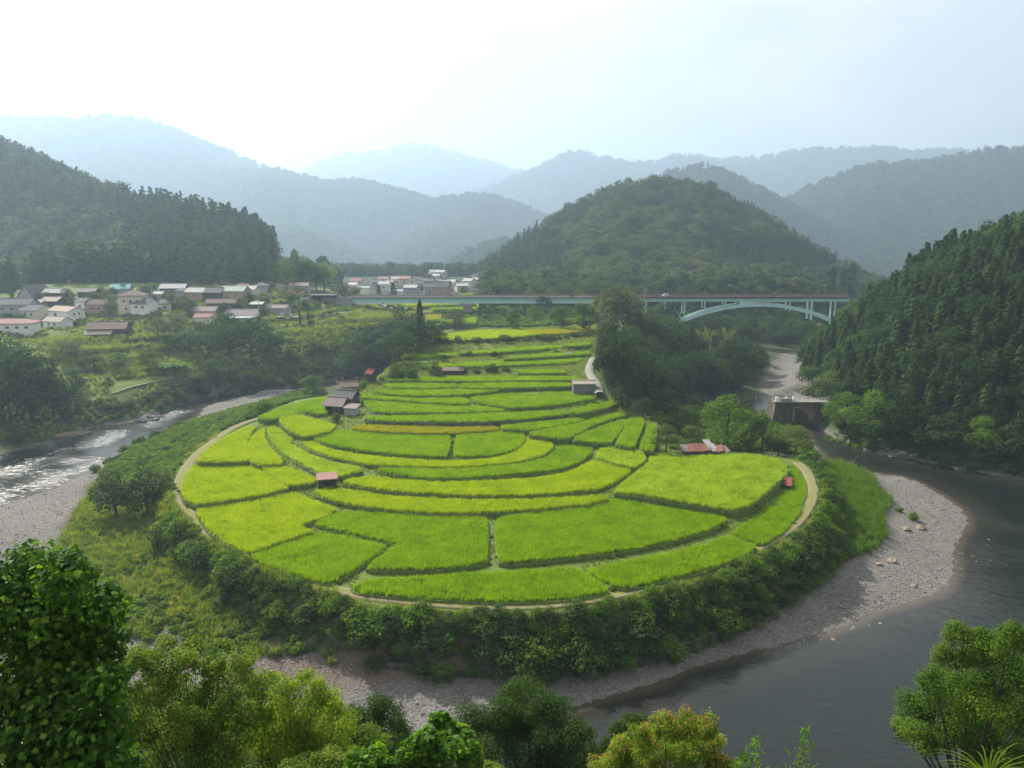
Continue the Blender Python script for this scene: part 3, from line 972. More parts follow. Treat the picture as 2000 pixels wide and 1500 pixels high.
def bank_material(name, stone):
    m, n, l = new_mat(name)
    tc = n.new('ShaderNodeTexCoord')
    nz = n.new('ShaderNodeTexNoise')
    nz.inputs['Scale'].default_value = 1.6
    nz.inputs['Detail'].default_value = 7
    l.new(tc.outputs['Object'], nz.inputs['Vector'])
    r = ramp(n, [(0.05, 0.10, 0.012), (0.085, 0.145, 0.018), (0.135, 0.165, 0.03), (0.17, 0.15, 0.06)], [0.3, 0.47, 0.62, 0.75])
    l.new(nz.outputs['Fac'], r.inputs['Fac'])
    vo = n.new('ShaderNodeTexVoronoi')
    vo.inputs['Scale'].default_value = 2.6
    l.new(tc.outputs['Object'], vo.inputs['Vector'])
    sv = n.new('ShaderNodeSeparateColor')
    l.new(vo.outputs['Color'], sv.inputs[0])
    st = ramp(n, [(0.05, 0.05, 0.042), (0.14, 0.135, 0.115)])
    l.new(sv.outputs[0], st.inputs['Fac'])
    mx = n.new('ShaderNodeMix')
    mx.data_type = 'RGBA'
    mx.inputs['Factor'].default_value = stone
    l.new(r.outputs[0], mx.inputs['A'])
    l.new(st.outputs[0], mx.inputs['B'])
    p = n.new('ShaderNodeBsdfPrincipled')
    p.inputs['Roughness'].default_value = 0.9
    p.inputs['Specular IOR Level'].default_value = 0.2
    l.new(mx.outputs['Result'], p.inputs['Base Color'])
    b = n.new('ShaderNodeBump')
    b.inputs['Distance'].default_value = 0.25
    l.new(nz.outputs['Fac'], b.inputs['Height'])
    l.new(b.outputs[0], p.inputs['Normal'])
    o = n.new('ShaderNodeOutputMaterial')
    l.new(p.outputs[0], o.inputs['Surface'])
    return m
M['bank'] = bank_material('grass_bank', 0.12)
M['bank_stone'] = bank_material('stone_bank', 0.85)

weed_pts, weed_s = [], []
n_rice = 0
for (outl, col, lab, _z), (P2, zc) in zip(PADDIES, PAD):
    cx, cy_ = P2.mean(0)
    root = thing('rice_paddy', lab, 'rice paddy', (cx, cy_, zc), 0, 'rice paddies on the terraces')
    loc = P2 - (cx, cy_)
    dist = cy_
    top = offset_poly(loc, 0.34)
    mid = offset_poly(loc, 0.46)
    bot = offset_poly(loc, 0.70)
    n = len(loc)
    drop = 1.6 if dist < 170 else 2.4
    wob = 0.05 * rng.normal(size=(3, n))
    V = [(*p, -0.02 + wob[0, i]) for i, p in enumerate(top)] + [(*p, -0.28 + wob[1, i]) for i, p in enumerate(mid)] + [(*p, -drop) for p in bot]
    V += [(*p, 0.0) for p in offset_poly(loc, 0.22)] + [(*p, -0.12) for p in offset_poly(loc, 0.1)]
    F = []
    for i in range(n):
        j = (i + 1) % n
        F += [(i, j, n + j, n + i), (n + i, n + j, 2 * n + j, 2 * n + i), (i, 3 * n + i, 3 * n + j, j), (3 * n + i, 4 * n + i, 4 * n + j, 3 * n + j)]
    F.append(tuple(range(4 * n, 5 * n)))
    mb = MB().add(V, F)
    stone = 'stone wall' in lab and 'standing' in lab
    mb.build('levee', M['bank_stone' if stone else 'bank'], root)
    # crop
    sp = 0.40 if dist < 175 else 0.52
    lo, hi = loc.min(0), loc.max(0)
    e = loc - loc.mean(0)
    ax = np.linalg.eigh(e.T @ e)[1][:, 1]
    R = np.array([[ax[0], -ax[1]], [ax[1], ax[0]]])
    rad = np.abs(e).max() * 1.5
    q = np.arange(-rad, rad, sp)
    qx, qy = np.meshgrid(q, q)
    qx = qx.ravel() + rng.uniform(-0.13, 0.13, qx.size) * sp * 2
    qy = qy.ravel() + rng.uniform(-0.10, 0.10, qy.size) * sp * 2
    pp = np.c_[qx, qy] @ R.T + loc.mean(0)
    pp = pp[inside(pp[:, 0], pp[:, 1], offset_poly(loc, 0.12 if dist < 170 else 0.24))]
    wpt = pp + (cx, cy_)
    hgt = 1 + 0.10 * fbm(wpt[:, 0] / 3.5, wpt[:, 1] / 3.5, 7, 3) + 0.12 * fbm(wpt[:, 0] / 0.9, wpt[:, 1] / 0.9, 8, 2) - 0.3 * (fbm(wpt[:, 0] / 2.2, wpt[:, 1] / 1.2, 6, 2) > 0.52) + 0.06 * rng.normal(size=len(pp))
    if col == 'pale':
        hgt += 0.22 * np.clip(fbm(wpt[:, 0] / 0.9, wpt[:, 1] / 3.0, 17, 2), -1, 1) * (fbm(wpt[:, 0] / 9, wpt[:, 1] / 9, 18, 2) > 0)
    hgt = np.clip(hgt, 0.6, 1.4)
    k = 1.0 if dist < 175 else 1.25
    scatter('rice_plants', np.c_[pp, np.full(len(pp), -0.06)], np.c_[np.full(len(pp), k), np.full(len(pp), k), hgt * (0.95 if dist < 175 else 0.9)], RICE_G[col], 3, root, 0.07)
    n_rice += len(pp)
    # weeds on the levee, thickest on the outer slope
    ring = np.r_[offset_poly(P2, 0.7), offset_poly(P2, 0.7)[:1]]
    ring = resample(ring, 0.55 if dist > 170 else 0.75)
    g = fbm(ring[:, 0] / 5, ring[:, 1] / 5, 77, 2)
    lim = 0.30 if dist > 170 else 0.42
    for p, gg in zip(ring, g):
        if gg > lim + rng.normal(0, 0.2):
            weed_pts.append((p[0] + rng.normal(0, 0.25), p[1] + rng.normal(0, 0.25), zc - rng.uniform(0.2, 0.9)))
            weed_s.append(rng.uniform(0.5, 1.1) * (1.0 if dist < 170 else 0.95))
print('rice tufts', n_rice, 'weeds', len(weed_pts))

# ------------------------------------------------------------------ the farm track round the terraces
def strip_mesh(name, path, half, mat, lift=0.0, ncross=7, crown=0.0):
    d = np.gradient(path[:, :2], axis=0)
    d /= np.linalg.norm(d, axis=1)[:, None]
    nrm = np.c_[-d[:, 1], d[:, 0]]
    s = np.r_[0, np.cumsum(np.linalg.norm(np.diff(path[:, :2], axis=0), axis=1))]
    V, uv = [], []
    for i, p in enumerate(path):
        for k in range(ncross):
            t = 2 * k / (ncross - 1) - 1
            hw = half * (1 + 0.08 * math.sin(s[i] * 0.31 + 2 * t))
            V.append((p[0] + nrm[i, 0] * t * hw, p[1] + nrm[i, 1] * t * hw, p[2] + lift + crown * (1 - t * t) - (0.5 if abs(t) == 1 else 0)))
            uv.append((s[i], t))
    f = grid_faces(len(path), ncross)
    uv = np.array(uv)
    return np_mesh(name, V, f[:, ::-1], [mat], smooth=True, attrs={'across': ('POINT', uv[:, 1]), 'along': ('POINT', uv[:, 0])})

def track_material():
    m, n, l = new_mat('farm_track')
    a = n.new('ShaderNodeAttribute')
    a.attribute_name = 'across'
    tc = n.new('ShaderNodeTexCoord')
    nz = n.new('ShaderNodeTexNoise')
    nz.inputs['Scale'].default_value = 0.9
    nz.inputs['Detail'].default_value = 7
    l.new(tc.outputs['Object'], nz.inputs['Vector'])
    ab = n.new('ShaderNodeMath')
    ab.operation = 'ABSOLUTE'
    l.new(a.outputs['Fac'], ab.inputs[0])
    nd = n.new('ShaderNodeMath')
    nd.operation = 'MULTIPLY_ADD'
    nd.inputs[1].default_value = 0.55
    l.new(nz.outputs['Fac'], nd.inputs[0])
    l.new(ab.outputs[0], nd.inputs[2])
    r = ramp(n, [(0.16, 0.19, 0.035), (0.19, 0.17, 0.05), (0.20, 0.17, 0.12), (0.21, 0.18, 0.125), (0.17, 0.18, 0.05), (0.12, 0.18, 0.03)], [0.30, 0.52, 0.66, 0.90, 1.04, 1.2])
    mr = n.new('ShaderNodeMapRange')
    mr.inputs['From Max'].default_value = 1.4
    mr.clamp = True
    for i, q in enumerate([0.36, 0.52, 0.66, 0.90, 1.06, 1.2]):
        r.color_ramp.elements[i].position = q / 1.4
    l.new(nd.outputs[0], mr.inputs['Value'])
    l.new(mr.outputs[0], r.inputs['Fac'])
    p = n.new('ShaderNodeBsdfPrincipled')
    p.inputs['Roughness'].default_value = 0.95
    p.inputs['Specular IOR Level'].default_value = 0.15
    l.new(r.outputs[0], p.inputs['Base Color'])
    b = n.new('ShaderNodeBump')
    b.inputs['Distance'].default_value = 0.12
    l.new(nz.outputs['Fac'], b.inputs['Height'])
    l.new(b.outputs[0], p.inputs['Normal'])
    o = n.new('ShaderNodeOutputMaterial')
    l.new(p.outputs[0], o.inputs['Surface'])
    return m
M['track'] = track_material()
rp = ROAD.copy()
rp[:, 2] = np.max([Z(rp[:, 0] + a, rp[:, 1] + b) for a in (-1, 0, 1) for b in (-1, 0, 1)], 0) + 0.08
kk = np.ones(9) / 9
rp[4:-4, 2] = np.convolve(rp[:, 2], kk, 'valid')
tag(mesh_obj('farm_track_road', strip_mesh('farm_track_road', rp, 1.25, M['track'], 0.05, 9, 0.06)), kind='structure')
# the lane up by the grey metal shed
lane = np.array([at_z(u, v, z) for u, v, z in [(1172,768,15.2),(1166,752,15.7),(1156,735,16.4),(1150,722,17.2),(1153,712,17.9),(1160,700,18.6)]])
lane = resample(chaikin(lane, 0.25, 2, False), 1.2)
M['lane'] = plain_mat('lane_concrete', [(0.20, 0.185, 0.16), (0.27, 0.25, 0.22)], 0.6, 0.9, 0.2)
tag(mesh_obj('lane_road', strip_mesh('lane_road', lane, 1.3, M['lane'], 0.35, 5)), kind='structure')
# ------------------------------------------------------------------ plants: leaf clouds on branching lobes
L = {
 'cedar': leaf_mat('cedar_needles', [(0.018, 0.046, 0.011), (0.042, 0.086, 0.018), (0.078, 0.122, 0.026)], 0.25, (1.6, 1.6, 0.6), 0.7, 0.06, 0.45),
 'broad': leaf_mat('broad_leaves', [(0.026, 0.062, 0.012), (0.055, 0.105, 0.018), (0.095, 0.145, 0.028)], 0.34, (1.9, 1.8, 0.6), 0.7, 0.06, 0.5),
 'shaded_broad': leaf_mat('shaded_broad_leaves', [(0.014, 0.038, 0.010), (0.030, 0.066, 0.014), (0.056, 0.098, 0.020)], 0.3, (1.8, 1.7, 0.6), 0.7, 0.06, 0.45),  # broad leaves darkened: the shade on the trees' near side is put into the colour
 'bright': leaf_mat('bright_leaves', [(0.05, 0.11, 0.012), (0.085, 0.165, 0.018), (0.13, 0.21, 0.025)], 0.42, (2.0, 1.9, 0.55), 0.7, 0.06, 0.4),
 'olive': leaf_mat('olive_leaves', [(0.045, 0.074, 0.020), (0.080, 0.115, 0.030), (0.13, 0.16, 0.05)], 0.35, (1.7, 1.6, 0.7), 0.7, 0.06, 0.5),
 'bamboo': leaf_mat('bamboo_leaves', [(0.11, 0.14, 0.035), (0.17, 0.20, 0.055), (0.23, 0.25, 0.08)], 0.4, (1.6, 1.6, 0.6), 0.7, 0.06, 0.4),
 'grass': leaf_mat('tall_grass', [(0.08, 0.15, 0.014), (0.13, 0.21, 0.024), (0.20, 0.25, 0.05), (0.27, 0.25, 0.10)], 0.45, (1.8, 1.7, 0.6), 0.7, 0.06, 0.6),
 'weed': leaf_mat('weed_leaves', [(0.052, 0.11, 0.015), (0.09, 0.165, 0.023), (0.145, 0.21, 0.036)], 0.4, (1.9, 1.8, 0.6), 0.7, 0.06, 0.6),
 'farforest': leaf_mat('far_forest_leaves', [(0.020, 0.046, 0.013), (0.048, 0.086, 0.022), (0.098, 0.135, 0.045)], 0.3, (1.7, 1.6, 0.6), 0.7, 0.06, 0.7),
}
M['bark'] = plain_mat('bark', [(0.05, 0.038, 0.028), (0.11, 0.088, 0.068)], 6.0, 0.9, 0.2, 0.02, (1, 1, 0.25))
M['pale_bark'] = plain_mat('pale_bark', [(0.22, 0.20, 0.17), (0.36, 0.33, 0.28)], 5.0, 0.9, 0.2, 0.02, (1, 1, 0.25))

def leaf_quads(r, c, nrm, size, aspect=1.7, cup=0.25):
    """One folded diamond-shaped leaf per centre, facing nrm."""
    n = len(c)
    nrm = nrm / (np.linalg.norm(nrm, axis=1)[:, None] + 1e-9)
    t = r.normal(size=(n, 3))
    t -= nrm * np.sum(t * nrm, 1)[:, None]
    t /= np.linalg.norm(t, axis=1)[:, None] + 1e-9
    b = np.cross(nrm, t)
    s = (size * r.uniform(0.65, 1.3, n))[:, None]
    a, w = t * s * 0.5, b * s * 0.5 / aspect
    dz = nrm * s * cup * 0.3
    V = np.stack([c - a, c + w + dz, c + a, c - w + dz], 1).reshape(-1, 3)
    F = np.arange(4 * n).reshape(n, 4)
    return V, F

def lobe_cloud(r, lobes, n, size, up=0.55, jit=0.55, shell=0.35, aspect=1.5):
    """Leaves on the outer shells of round lobes [(x, y, z, radius, flatten)]."""
    lobes = np.asarray(lobes, float)
    w = lobes[:, 3] ** 2
    k = r.choice(len(lobes), n, p=w / w.sum())
    d = r.normal(size=(n, 3))
    d[:, 2] += 0.25
    d /= np.linalg.norm(d, axis=1)[:, None]
    rr = (1 - shell * r.uniform(0, 1, n) ** 1.5) * (1 + 0.10 * r.normal(size=n))
    fl = lobes[k, 4] if lobes.shape[1] > 4 else np.ones(n)
    c = lobes[k, :3] + d * np.c_[rr, rr, rr * fl] * lobes[k, 3:4]
    nrm = d + np.array([0, 0, up]) + jit * r.normal(size=(n, 3))
    V, F = leaf_quads(r, c, nrm, size, aspect)
    tint = np.clip(0.5 + 0.22 * r.normal(size=n) + 0.18 * r.normal(size=len(lobes))[k], 0, 1)
    return V, F, tint

def trunk_mb(r, h, rad, tips, lean=0.03, n=6):
    mb = MB()
    top = np.array([r.normal(0, lean) * h, r.normal(0, lean) * h, h])
    path = [top * t + np.array([r.normal(0, 0.008) * h, r.normal(0, 0.008) * h, 0]) * (0 < t < 1) for t in (0, 0.25, 0.5, 0.75, 1)]
    mb.tube(path, [rad * q for q in (1.25, 0.9, 0.7, 0.5, 0.25)], n)
    for q in tips:
        t = r.uniform(0.35, 0.8)
        b = top * t
        q = np.array(q[:3])
        m = (b + q) / 2 + np.array([0, 0, -0.06 * h])
        mb.tube([b, m, q], [rad * 0.45, rad * 0.3, rad * 0.1], 5, False)
    return mb

def broad_tree(seed, n, size, mat, spread=0.36, low=0.30, nl=11, bark='bark'):
    """Unit-height broad-leaved tree: (trunk mesh, crown mesh)."""
    r = np.random.default_rng(seed)
    lobes = []
    for i in range(nl):
        a = 6.283 * i / nl + r.uniform(-0.5, 0.5)
        z = r.uniform(low, 0.84)
        q = spread * math.sin(math.pi * min(1, max(0.12, (z - low + 0.12) / (1.02 - low)))) ** 0.7
        rad = r.uniform(0.13, 0.22) * spread / 0.36
        lobes.append((q * 0.75 * math.cos(a), q * 0.75 * math.sin(a), z, rad, r.uniform(0.6, 0.85)))
    lobes.append((0, 0, 0.84, 0.16 * spread / 0.36, 0.85))
    V, F, T = lobe_cloud(r, lobes, n, size)
    crown = np_mesh('crown', V, F, [L[mat]], attrs={'tint': ('FACE', T)})
    tr = trunk_mb(r, 0.78, 0.022, lobes[:6]).mesh('trunk', M[bark], True)
    return tr, crown

def cedar_tree(seed, n, size, mat='cedar', rad=0.16, taper=0.75, low=0.10):
    """Unit-height conifer: drooping whorls of sprays round a straight stem."""
    r = np.random.default_rng(seed)
    nb = max(14, n // 22)
    per = n // nb
    C, N, T = [], [], []
    for i in range(nb):
        z = low + (0.97 - low) * (i + r.uniform()) / nb
        a = i * 2.4 + r.uniform(-0.4, 0.4)
        R = rad * max(0.06, (1 - (z - low) / (1 - low))) ** taper * r.uniform(0.72, 1.18)
        t = np.sqrt(r.uniform(0.05, 1.0, per))
        an = a + r.normal(0, 0.34, per)
        C.append(np.c_[np.cos(an) * R * t, np.sin(an) * R * t, z - 0.30 * R * t ** 2 + r.normal(0, 0.012, per) + 0.02])
        N.append(np.c_[np.cos(an) * 0.75, np.sin(an) * 0.75, np.full(per, 0.62)] + 0.42 * r.normal(size=(per, 3)))
        T.append(np.clip(0.5 + 0.25 * r.normal() + 0.15 * r.normal(size=per), 0, 1))
    C, N, T = np.concatenate(C), np.concatenate(N), np.concatenate(T)
    V, F = leaf_quads(r, C, N, size, 1.5)
    crown = np_mesh('crown', V, F, [L[mat]], attrs={'tint': ('FACE', T)})
    tr = MB().tube([(0, 0, 0), (0, 0, 0.5), (0, 0, 0.97)], [0.016, 0.011, 0.002], 6).mesh('trunk', M['bark'], True)
    return tr, crown

def shrub_mesh(seed, n, size, mat, nl=9, flat=0.8):
    r = np.random.default_rng(seed)
    lobes = []
    for i in range(nl):
        a, q = r.uniform(0, 6.283), 0.36 * math.sqrt(r.uniform())
        lobes.append((q * math.cos(a), q * math.sin(a), r.uniform(0.12, 0.62 - 0.5 * q), r.uniform(0.17, 0.30), flat))
    lobes.append((0, 0, 0.62, 0.24, flat))
    V, F, T = lobe_cloud(r, lobes, n, size)
    crown = np_mesh('foliage', V, F, [L[mat]], attrs={'tint': ('FACE', T)})
    mb = MB()
    for q in lobes[:5]:
        mb.tube([(0, 0, -0.1), (q[0] * 0.5, q[1] * 0.5, q[2] * 0.6), q[:3]], [0.022, 0.015, 0.006], 5, False)
    return mb.mesh('stem', M['bark']), crown

def bamboo_tree(seed, n=900):
    r = np.random.default_rng(seed)
    mb, C, N = MB(), [], []
    for k in range(9):
        a = r.uniform(0, 6.283)
        bx, by = 0.10 * math.cos(a) * r.uniform(), 0.10 * math.sin(a) * r.uniform()
        h = r.uniform(0.75, 1.0)
        ox, oy = 0.22 * math.cos(a), 0.22 * math.sin(a)
        P = [np.array([bx + ox * t ** 2.2, by + oy * t ** 2.2, h * (t - 0.12 * t ** 4)]) for t in np.linspace(0, 1, 7)]
        mb.tube(P, list(np.linspace(0.006, 0.001, 7)), 5, False)
        t = r.uniform(0.35, 1.0, n // 9)
        p = np.c_[bx + ox * t ** 2.2, by + oy * t ** 2.2, h * (t - 0.12 * t ** 4)]
        C.append(p + r.normal(0, 0.035, (n // 9, 3)) * (1.3 - 0.8 * t)[:, None])
        N.append(np.array([math.cos(a), math.sin(a), 0.8]) + 0.6 * r.normal(size=(n // 9, 3)))
    C, N = np.concatenate(C), np.concatenate(N)
    V, F = leaf_quads(r, C, N, 0.045, 3.0)
    return mb.mesh('trunk', M['bark']), np_mesh('crown', V, F, [L['bamboo']], attrs={'tint': ('FACE', r.uniform(size=len(F)))})

KINDS = {
 'cedar': [cedar_tree(100 + i, 1300, 0.052, 'cedar', [0.21, 0.24, 0.19, 0.25][i], [0.50, 0.62, 0.45, 0.55][i]) for i in range(4)],
 'pine': [cedar_tree(120, 900, 0.06, 'cedar', 0.22, 0.9, 0.22)],
 'cypress': [cedar_tree(125, 700, 0.06, 'cedar', 0.09, 0.45, 0.03)],
 'broad': [broad_tree(130 + i, 1900, 0.050, 'broad', [0.34, 0.38, 0.42, 0.36][i], [0.28, 0.22, 0.3, 0.18][i], 11 + i) for i in range(4)],
 'shaded_broad': [broad_tree(134 + i, 1900, 0.050, 'shaded_broad', [0.34, 0.40, 0.44][i], [0.22, 0.16, 0.2][i], 12 + i) for i in range(3)],
 'bright': [broad_tree(140 + i, 2600, 0.044, 'bright', [0.38, 0.42][i], 0.16, 14) for i in range(2)],
 'olive': [broad_tree(150 + i, 1700, 0.050, 'olive', [0.36, 0.42][i], 0.24, 11) for i in range(2)],
 'bamboo': [bamboo_tree(160 + i) for i in range(2)],
 'shrub': [shrub_mesh(170 + i, 1100, 0.085, 'broad', 9) for i in range(3)],
 'shrub_bright': [shrub_mesh(180 + i, 1100, 0.085, 'bright', 10) for i in range(3)],
 'shrub_olive': [shrub_mesh(190 + i, 900, 0.085, 'olive', 9) for i in range(2)],
}
n_tree = 0
cap_on = False
CAPU = [900, 935, 940, 1145, 1160, 1170, 1240, 1260, 1310, 1330, 1360, 1400, 1440, 1460, 1500, 1560, 1640, 1660, 1700]
CAPV = [640, 600, 598, 598, 590, 570, 575, 612, 616, 634, 640, 648, 650, 668, 680, 690, 690, 668, 600]
def plant(kind, p, h, label, group=None, w=1.0, name=None, cat=None):
    global n_tree
    if cap_on and p[1] < 386:      # keep the wood in front of the bridge as low as it stands there
        for _ in range(8):
            u, v, d = project(np.array(p) + (0, 0, h))
            if v >= np.interp(u, CAPU, CAPV):
                break
            h *= 0.9
    n_tree += 1
    a, b = KINDS[kind][int(rng.integers(len(KINDS[kind])))]
    sh = kind.startswith('shrub')
    nm = name or ('shrub' if sh else {'cedar': 'cedar_tree', 'pine': 'pine_tree', 'cypress': 'cypress_tree', 'bamboo': 'bamboo_clump'}.get(kind, 'broadleaf_tree'))
    o = thing(nm, label, cat or ('shrub' if sh else 'bamboo' if kind == 'bamboo' else 'tree'), p, rng.uniform(0, 6.283), group)
    o.scale = (h * w, h * w, h)
    mesh_obj('stem' if sh else 'trunk', a, o)
    mesh_obj('foliage' if sh else 'crown', b, o)
    return o

def plant_px(kind, u, v, hpx, label, group=None, w=1.0, **k):
    p = hit(u, v)
    p[2] = Z(p[0], p[1]) - 0.15
    return plant(kind, p, hpx * project(p)[2] / FPX, label, group, w, **k)

def region(poly_px, sp, z=None, jitter=0.45):
    w = px_poly(poly_px, z)
    lo, hi = w.min(0), w.max(0)
    x, y = np.meshgrid(np.arange(lo[0], hi[0], sp), np.arange(lo[1], hi[1], sp))
    x = x.ravel() + rng.uniform(-jitter, jitter, x.size) * sp
    y = y.ravel() + rng.uniform(-jitter, jitter, y.size) * sp
    k = inside(x, y, w)
    return np.c_[x[k], y[k], Z(x[k], y[k])]

# --- scattered stuff: forests, grass, weeds
FAR_G = scatter_group('far_forest', [proto('far_tree', m) for m in
    [cedar_tree(200 + i, 170, 0.14, 'farforest', 0.20, 0.75, 0.05)[1] for i in range(2)] + [broad_tree(210 + i, 230, 0.16, 'farforest', 0.42, 0.15, 8)[1] for i in range(3)]])
CED_G = scatter_group('cedar_forest', [proto('cedar_stand', b) for a, b in KINDS['cedar']])
CED_FAR_G = scatter_group('cedar_hill', [proto('cedar_far', cedar_tree(220 + i, 420, 0.085, 'cedar', [0.21, 0.25, 0.19, 0.28][i], [0.6, 0.5, 0.7, 0.5][i], 0.05)[1]) for i in range(4)])
BRD_FAR_G = scatter_group('broad_hill', [proto('broad_far', broad_tree(230 + i, 520, 0.10, 'farforest', 0.44, 0.15, 9)[1]) for i in range(4)])

def on_screen(x, y, z, m=220):
    u, v, f = project(np.stack([x, y, z], -1))
    return (f > 1) & (u > -m) & (u < 2000 + m) & (v > -300)

def hill_one(k, x, y):
    p, s, r = HILLS[k]
    h = np.full(np.shape(x), -1e3)
    for q in p:
        d = np.hypot(x - q[0], y - q[1])
        h = np.maximum(h, q[2] - s * (np.sqrt(d * d + r * r) - r))
    return h

def facing(x, y, lim):
    e = 4.0
    gxn = (Z(x + e, y) - Z(x - e, y)) / (2 * e)
    gyn = (Z(x, y + e) - Z(x, y - e)) / (2 * e)
    c = np.stack([-x, -y, CAM[2] - Z(x, y)], -1)
    c /= np.linalg.norm(c, axis=-1)[..., None]
    nn = np.stack([-gxn, -gyn, np.ones_like(gxn)], -1)
    nn /= np.linalg.norm(nn, axis=-1)[..., None]
    return np.sum(c * nn, -1) > lim

def jgrid(x0, x1, y0, y1, sp):
    x, y = np.meshgrid(np.arange(x0, x1, sp), np.arange(y0, y1, sp))
    return x.ravel() + rng.uniform(-.45, .45, x.size) * sp, y.ravel() + rng.uniform(-.45, .45, x.size) * sp

# far hills
def town_zone(x, y, z):
    u, v, f = project(np.stack([x, y, z], -1))
    return (u > 540) & (u < 945) & (y < 760)
bands = [(470, 1150, 6.6), (1150, 2000, 11.0), (2000, 3300, 16.0), (3300, 5200, 26.0), (5200, 6800, 40.0)]
fp_, fs_ = [], []
ch_pts = []
for y0, y1, sp in bands:
    x, y = jgrid(-0.75 * y1 - 50, 0.75 * y1 + 50, y0, y1, sp)
    z = Z(x, y)
    k = on_screen(x, y, z, 120) & ((hills_z(x, y) > valley_floor(x, y) + 3) | ~town_zone(x, y, z))
    x, y, z = x[k], y[k], z[k]
    k = facing(x, y, -0.4)
    x, y, z = x[k], y[k], z[k]
    h = sp * 1.42 * (1 + 0.25 * rng.normal(size=len(x)).clip(-1.5, 1.5)) * (1.15 if sp < 7 else 1.0)
    fp_.append(np.c_[x, y, z - 0.5])
    fs_.append(h)
fp_, fs_ = np.concatenate(fp_), np.concatenate(fs_)
lh = ((hill_one(0, fp_[:, 0], fp_[:, 1]) > 24) | (project(fp_)[0] < 540) & (fp_[:, 1] < 560)) & (fp_[:, 1] < 1050)
ch = (np.max([hill_one(k, fp_[:, 0], fp_[:, 1]) for k in (1, 2, 3, 4, 5, 6)], 0) > 18) & (fp_[:, 1] < 1150) & ~lh
rest = ~lh & ~ch
M_far = scatter('distant_forest', fp_[rest], fs_[rest], FAR_G, 5)
tag(M_far, 'hazy blue green forest covering the far mountain ridges', 'forest')
# the centre hill: broad-leaved crowns with conifers on its flanks
cp, cs_ = fp_[ch], fs_[ch]
uu, vv, dd = project(cp)
mixn = fbm(cp[:, 0] / 45, cp[:, 1] / 45, 61, 3) + 0.9 * np.clip(np.abs(uu - 1290) / 260 - 0.62, -0.3, 1)
con = mixn > 0.12
order = np.argsort(-(cs_ / dd) + 10 * con)
big = order[:110]
for i in big:
    plant('broad' if rng.uniform() < 0.45 else 'olive', cp[i], cs_[i] * 1.12, 'broadleaf tree crown among many on the rounded hill behind the bridge', 'broadleaf trees on the rounded hill', 1.25, name='hill_broadleaf_tree')
oth = np.ones(len(cp), bool)
oth[big] = False
tag(scatter('hill_forest', cp[oth & ~con], cs_[oth & ~con] * 1.05, BRD_FAR_G, 4), 'broadleaf forest covering the rounded hill behind the bridge', 'forest')
tag(scatter('hill_conifer_forest', cp[oth & con], cs_[oth & con] * np.array([1.0]), CED_FAR_G, 4), 'dark conifers on the flanks of the rounded hill', 'forest')

# the dark left hill
x, y = jgrid(-640, -60, 380, 800, 5.6)
z = Z(x, y)
k = ((hill_one(0, x, y) > z - 6) & (z > 29) | (y > 396) & (project(np.stack([x, y, z], -1))[0] < 535)) & on_screen(x, y, z, 160)
x, y, z = x[k], y[k], z[k]
k = facing(x, y, -0.25)
k &= project(np.stack([x, y, z], -1))[0] < 536
lhp = np.c_[x, y, z - 0.4][k]
lhh = rng.uniform(9, 21, len(lhp)) * np.where(fbm(lhp[:, 0] / 40, lhp[:, 1] / 40, 71, 2) > 0.28, 0.72, 1)
sky_u, sky_v, sky_d = project(lhp + np.c_[0 * lhh, 0 * lhh, lhh])
ridge_rank = sky_v - np.interp(sky_u, [-100, 0, 150, 400, 540], [240, 280, 350, 400, 500])
top = np.argsort(ridge_rank)[:45]
for i in top:
    plant('cedar', lhp[i], lhh[i] * rng.uniform(0.8, 1.1), 'tall cedar standing out on the crest of the dark left hill', 'cedars along the crest of the left hill', rng.uniform(0.8, 1.3))
oth = np.ones(len(lhp), bool)
oth[top] = False
brd = fbm(lhp[:, 0] / 40, lhp[:, 1] / 40, 71, 2) + 0.2 * rng.normal(size=len(lhp)) + np.clip((260 - project(lhp)[0]) / 500, -0.25, 0.4) > 0.22
tag(scatter('cedar_forest', lhp[oth & ~brd], lhh[oth & ~brd], CED_FAR_G, 4), 'dark cedar forest covering the hill behind the village', 'forest')
tag(scatter('mixed_forest', lhp[oth & brd], lhh[oth & brd], BRD_FAR_G, 4), 'patches of broadleaf forest on the hill behind the village', 'forest')

# the steep right hill
x, y = jgrid(20, 260, 130, 440, 3.3)
z = Z(x, y)
sw = sdist(x, y, WATER)
k = (hill_one(len(HILLS) - 1, x, y) > z - 3) & (z > 5) & (sw > 6) & on_screen(x, y, z, 260)
x, y, z = x[k], y[k], z[k]
k = facing(x, y, -0.3)
rp_ = np.c_[x, y, z - 0.4][k]
rh_ = rng.uniform(6.5, 11.5, len(rp_)) * (1 + 0.25 * fbm(rp_[:, 0] / 25, rp_[:, 1] / 25, 81, 2))
u_, v_, d_ = project(rp_ + np.c_[0 * rh_, 0 * rh_, rh_ * 0.8])
vis = (u_ < 2010) & (u_ > 1500)
order = np.argsort(-(rh_ / d_) * vis)
for i in order[:200]:
    if rng.uniform() < 0.62:
        plant('cedar', rp_[i], rh_[i] * rng.uniform(0.85, 1.2), 'cedar on the steep dark hillside beside the river', 'cedars on the steep right hillside', rng.uniform(0.85, 1.35))
    else:
        plant('shaded_broad', rp_[i], rh_[i] * rng.uniform(0.7, 1.0), 'broadleaf tree among the cedars of the steep right hillside', 'broadleaf trees on the steep right hillside', rng.uniform(0.9, 1.2), name='hillside_broadleaf_tree')
oth = np.ones(len(rp_), bool)
oth[order[:200]] = False
mixd = fbm(rp_[:, 0] / 14, rp_[:, 1] / 14, 83, 2) + 0.3 * rng.normal(size=len(rp_)) > 0.22
